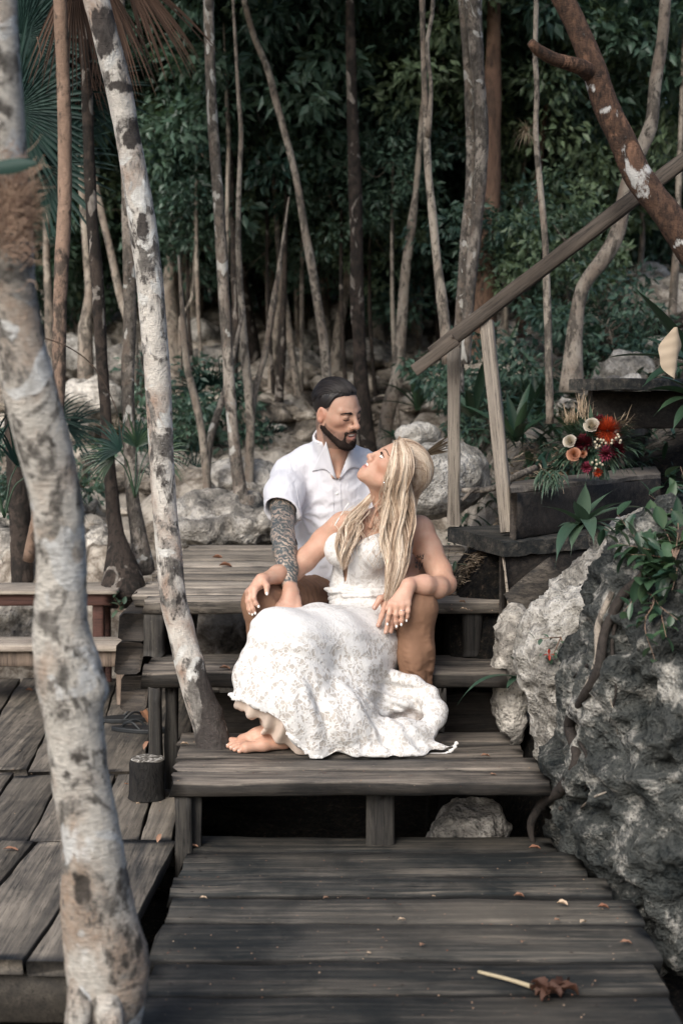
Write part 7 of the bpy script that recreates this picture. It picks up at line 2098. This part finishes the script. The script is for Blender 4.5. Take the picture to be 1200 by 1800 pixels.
def burst(c, ax, r, n, mat, L, w, name, cone_=1.2, shape='spike', inner=.25):
    ax = np.array(ax, float); ax /= np.linalg.norm(ax); mb = MB()
    for k in range(n):
        z = 1 - (1 - math.cos(cone_)) * (k + .5) / n; a = k * 2.39996; s_ = math.sqrt(max(0, 1 - z * z))
        u_ = np.cross(ax, (0, 0, 1.)); u_ /= np.linalg.norm(u_); v_ = np.cross(ax, u_)
        d = ax * z + (u_ * math.cos(a) + v_ * math.sin(a)) * s_
        V, Q = blade(c + d * r * inner, d, L * rs.uniform(.85, 1.1), w, -.1, rs, 6, .5, shape=shape); mb.add(V, Q, None, rs.uniform(0, 1))
    return mb.build(name, mat, bq)
burst(PA(1066, 757, 5.62), (.2, -1, .45), .04, 240, M['pin'], .052, .0050, 'pincushion_flower', 1.75)
burst(PA(1024, 780, 5.62), (0, -1, .3), .03, 90, M['dahlia'], .034, .013, 'dahlia', 1.6, 'oval'); burst(PA(1052, 745, 5.66), (.1, -1, .7), .03, 60, M['dahlia'], .032, .013, 'dahlia', 1.5, 'oval')
burst(PA(1084, 790, 5.64), (.3, -1, .2), .03, 60, M['dahlia'], .030, .012, 'dahlia', 1.5, 'oval'); burst(PA(1030, 822, 5.60), (-.1, -1, .0), .03, 50, M['protea'], .024, .010, 'protea', 1.4, 'oval', .1)
burst(PA(1063, 797, 5.59), (.05, -1, .25), .03, 46, M['protea'], .036, .012, 'protea', 1.5, 'oval', .1)
burst(PA(1063, 798, 5.575), (.05, -1, .25), .02, 60, M['dahlia'], .013, .003, 'protea_heart', 1.2)
burst(PA(1050, 830, 5.60), (0, -1, -.1), .02, 30, M['pin'], .018, .008, 'rust_flower', 1.4, 'oval')
for px, py in [(1049, 772), (1055, 773), (1060, 774), (1057, 778), (1064, 779), (1048, 782), (1053, 784), (1047, 787), (1045, 777), (1075, 774), (1082, 770), (1087, 768), (1090, 774), (1089, 778), (1074, 779), (1047, 809), (1040, 813), (1048, 816), (1054, 814), (1046, 823), (1058, 817), (1085, 764)]:
    c_ = PA(px, py, 5.565 + rs.uniform(-.01, .01)); s_ = SDF(c_ - .009, c_ + .009, .0014); s_.ell(c_, (.0052, .0052, .0056)); V, Q = s_.mesh(); obj('berry', mesh_np('berry', V, Q), M['berry'], bq)
mb = MB()
cc_ = PA(1046, 785, 5.68)
for k in range(720):
    d = rs.normal(size=3); d[1] = -abs(d[1]) * .6; d[2] *= .75; d /= np.linalg.norm(d)
    d[0] *= 1.1
    s0 = cc_ + d * np.array([.17, .05, .10]) * rs.uniform(.15, .9); s0[2] = max(s0[2], 1.107)
    V, Q = blade(s0, d + (0, 0, .1), rs.uniform(.03, .085), rs.uniform(.006, .015), rs.uniform(.2, 1), rs, 6, .3, shape='oval'); V[:, 2] = np.maximum(V[:, 2], np.where(V[:, 1] > 5.55, 1.104, .95)); mb.add(V, Q, None, rs.uniform(0, 1))
for k in range(70):
    c_ = PA(rs.uniform(948, 985), rs.uniform(826, 850), 5.45); V, Q = blade(c_, (rs.uniform(-.6, .4), -.5, rs.uniform(-.4, .3)), rs.uniform(.05, .10), .009, 1.3, rs, 8, .3, shape='strap'); mb.add(V, Q, None, rs.uniform(.2, 1))
mb.build('greenery', M['leaf_strap'], bq)
mb = MB()
for (px, py, D, dx, dz, n, L) in ((1003, 742, 5.66, -.5, .9, 60, .09), (975, 838, 5.5, -1, -.15, 70, .10), (1025, 730, 5.7, .1, 1, 40, .09), (1090, 745, 5.72, .9, .6, 34, .08)):
    for k in range(n):
        V, Q = blade(PA(px + rs.normal() * 7, py + rs.normal() * 5, D), (dx + rs.normal() * .45, -.2 + rs.normal() * .3, dz + rs.normal() * .4), L * rs.uniform(.4, 1.1), .0035, rs.uniform(.0, .8), rs, 7, .3, shape='spike'); mb.add(V, Q, None, rs.uniform(0, 1))
mb.build('pampas_plume', M['pampas'], bq)

# ------------------------------------------------------------------ sandals
M['blk'] = plain('black_rubber', (.012, .014, .016), .55); M['tan'] = plain('tan_leather', (.26, .13, .075), .55); M['wstrap'] = plain('white_strap', (.78, .77, .75), .5)
def sandal(name, label, c, ang, tilt, sole, strap, L=.25, W=.09, kind='flip'):
    t_ = thing(name, label, 'sandal', tuple(c), 'sandals left beside the stairs')
    n = 24; V = []
    R_ = Matrix.Rotation(ang, 3, 'Z') @ Matrix.Rotation(tilt, 3, 'Y')
    out = []
    for k in range(n):
        a = 2 * math.pi * k / n; x = math.cos(a) * L / 2; w_ = W / 2 * (1 - .16 * math.sin(math.cos(a) * 2.2 - .6)); out.append((x, math.sin(a) * w_ * (1.0), 0))
    for z in (0.0, .003, .015, .018):
        ins = .96 if z in (0.0, .018) else 1
        for (x, y, _) in out: V.append(np.array(R_ @ Vector((x * ins, y * ins, z))) + c)
    V.append(np.array(R_ @ Vector((0, 0, .0))) + c); V.append(np.array(R_ @ Vector((0, 0, .0175))) + c)
    i = np.arange(3)[:, None] * n; j = np.arange(n)[None, :]; j2 = (j + 1) % n
    Q = np.stack([i + j, i + j2, i + n + j2, i + n + j], -1).reshape(-1, 4)
    T = [((k + 1) % n, k, 4 * n) for k in range(n)] + [(3 * n + k, 3 * n + (k + 1) % n, 4 * n + 1) for k in range(n)]
    mb = MB(); mb.add(V, Q, T, .5); mb.build('sole', sole, t_, smooth=False)
    mb = MB()
    for s_ in (-1, 1):
        pts = [(-.02 + .0, s_ * W * .46, .012), (.02, s_ * W * .34, .042), (.065, s_ * W * .08, .030), (.075, 0, .016)] if kind == 'flip' else [(.04, -W * .47, .012), (.045, -W * .25 * 1, .05), (.045, W * .25, .05), (.04, W * .47, .012)]
        c2 = catmull([np.array(R_ @ Vector(p)) + c for p in pts], 16); V_, Q_, T_ = tube(c2, np.full(16, .0055 if kind == 'flip' else .013), 8, True, .45 if kind == 'flip' else .2); mb.add(V_, Q_, T_, .5)
        if kind != 'flip': break
    mb.build('strap', strap, t_)
    return t_
sandal('flip_flop', 'black flip flop lying flat farther from the steps', PA(225, 1272, 6.22) * (1, 1, 0) + (0, 0, .003), R(10), 0, M['blk'], M['blk'])
sandal('flip_flop', 'black flip flop nearer the steps, lower one of the two', PA(245, 1290, 6.02) * (1, 1, 0) + (0, 0, .003), R(170), 0, M['blk'], M['blk'])
sandal('leather_sandal', 'tan leather sandal with a white strap leaning upright beside the black flip flops', PA(250, 1252, 6.18), R(205), R(-62), M['tan'], M['wstrap'], .22, .075, 'slide')

# ------------------------------------------------------------------ fallen leaves, each where it lies
def ground_hit(px, py, z):
    xy = atz(px, py, z); return np.array([xy[0], xy[1], z])
fl = [(20, 1492, .012, .05, .10, .2, 'rust fallen leaf at the left edge of the deck'), (52, 1213, .012, .035, .0, .25, 'brown fallen leaf on the far part of the deck'), (258, 1315, .20, .04, 1.2, .25, 'upright brown leaf leaning on the sawn stump'),
      (325, 1307, .232, .03, .4, .75, 'pale pink leaf on the lowest tread beside the foot of the leaning tree'), (222, 1378, .012, .018, .3, .2, 'tiny orange leaf at the foot of the stump'), (243, 1412, .014, .018, .9, .9, 'tiny cream scrap in front of the stump'),
      (281, 1478, .02, .035, 1.3, .3, 'curled brown leaf against the stair post'), (341, 1487, .012, .032, .1, .25, 'flat orange leaf at the back edge of the boardwalk'), (358, 1578, .012, .022, .2, .9, 'cream leaf scrap on the left of the boardwalk'),
      (573, 1578, .012, .02, .7, .35, 'small red brown scrap near the middle of the boardwalk'), (762, 1575, .012, .012, .3, .7, 'mustard crumb on the boardwalk'), (706, 1616, .012, .024, .4, .98, 'white curled scrap on the middle of the boardwalk'),
      (742, 1660, .012, .022, 1.0, .3, 'orange leaf on the front boards'), (912, 1574, .012, .03, .05, .2, 'narrow rust leaf on the back boards'), (988, 1588, .012, .032, -.3, .9, 'thin pale leaf near the right of the boardwalk'), (1024, 1620, .012, .026, .8, .98, 'bright white leaf at the right of the boardwalk'),
      (978, 1617, .012, .018, .2, .3, 'small orange scrap left of the bright white leaf'), (918, 1655, .012, .018, 1.2, .35, 'small orange leaf on the right of the boardwalk'), (1060, 1594, .012, .032, .0, .12, 'dark red leaf near the right edge of the boardwalk'), (1100, 1656, .012, .034, .1, .25, 'long brown leaf by the dark gap'),
      (648, 1675, .012, .012, .1, .9, 'tiny pale scrap on the front boards'), (853, 1328, .232, .034, .2, .22, 'orange brown leaf on the lowest tread right of the train'), (866, 1361, .228, .022, .1, .35, 'small orange leaf on the front edge of the lowest tread'), (940, 1490, .02, .04, .1, .15, 'dark orange leaf at the foot of the dark root'),
      (396, 1174, .45, .042, .0, .3, 'long orange leaf on the middle step left of the dress'), (428, 1172, .45, .022, .2, .35, 'short orange leaf touching the dress on the middle step'), (383, 980, .668, .05, .0, .15, 'dark red leaf on the platform nearer the back edge'), (397, 994, .668, .06, .05, .15, 'dark red narrow leaf on the platform'),
      (812, 1058, .668, .028, .4, .5, 'pinkish leaf on the right end of the platform'), (815, 1070, .668, .03, .2, .8, 'pale leaf on the right end of the platform'), (906, 920, .912, .036, .3, .2, 'orange leaf standing on the first upper tread'), (948, 1062, .60, .06, .3, .3, 'big brown leaf on the soil under the diagonal brace')]
rs = np.random.RandomState(90)
for k, (px, py, z, L, a, tn_, lab) in enumerate(fl):
    p = ground_hit(px, py, z)
    if z == .60: p = PA(px, py, 5.22)
    mb = MB(); up_ = 1.1 if 'upright' in lab or 'standing' in lab or 'curled brown' in lab else .12
    V, Q = blade(p - np.array([math.cos(a), math.sin(a), 0]) * L / 2, (math.cos(a), math.sin(a), up_), L, L * rs.uniform(.38, .6), .5, rs, 8, rs.uniform(.4, 1.0), shape='oval', wav=.0015); V[:, 2] = np.maximum(V[:, 2], z - .006 if z != .60 else -1); mb.add(V, Q, None, tn_)
    tag(mb.build('fallen_leaf', M['dead_leaf']), lab, 'leaf', 'fallen leaves on the boards')
rs = np.random.RandomState(91); mb = MB()
for k in range(330):
    u = rs.rand()
    if u < .55: px, py, z = rs.uniform(290, 1120), rs.uniform(1495, 1790), .006
    elif u < .75: px, py, z = rs.uniform(300, 960), rs.uniform(1300, 1384), .224
    elif u < .85: px, py, z = rs.uniform(20, 290), rs.uniform(1220, 1480), .004
    else: px, py, z = rs.uniform(780, 880), rs.uniform(1000, 1075), .663
    p = ground_hit(px, py, z)
    if not (-0.5 < p[0] < right_edge(p[1]) - .02) and z < .1 and u < .55: continue
    r_ = rs.uniform(.0010, .0032); d = rs.normal(size=3) * r_
    V = [p + (r_, 0, 0), p + (-r_ * .6, r_ * .9, 0), p + (-r_ * .5, -r_ * .8, 0), p + (0, 0, r_ * .8)]
    mb.add(V, None, [(0, 1, 3), (1, 2, 3), (2, 0, 3)], rs.uniform(.0, .7))
tag(mb.build('debris', M['dead_leaf'], smooth=False), 'fine crumbs and leaf scraps strewn over the boards', 'debris', kind='stuff')
# the broken stick with withered brown leaves on the front boards
t_ = thing('broken_stick', 'pale broken stick with withered brown leaves at one end, lying on the front boards', 'stick', tuple(ground_hit(900, 1735, .012)))
mb = MB(); c = catmull([ground_hit(840, 1708, .012), ground_hit(895, 1722, .012), ground_hit(958, 1742, .012)], 14); V, Q, T = tube(c, np.linspace(.0042, .0062, 14), 8); mb.add(V, Q, T, .9); mb.build('stalk', plain('pale_stalk', (.34, .285, .19), .8), t_)
mb = MB()
for k in range(9):
    p = ground_hit(955 + rs.uniform(-5, 40), 1744 + rs.uniform(-8, 8), .014); V, Q = blade(p, (rs.uniform(-1, 1), rs.uniform(-1, 1), rs.uniform(.2, .9)), .05, .028, 1.5, rs, 8, 1.1, shape='oval', wav=.004); V[:, 2] = np.maximum(V[:, 2], .005); mb.add(V, Q, None, rs.uniform(0, .12))
mb.build('withered_leaves', mat_leaf('withered', (.05, .022, .014), (.16, .075, .045), .7, .05, .3), t_)
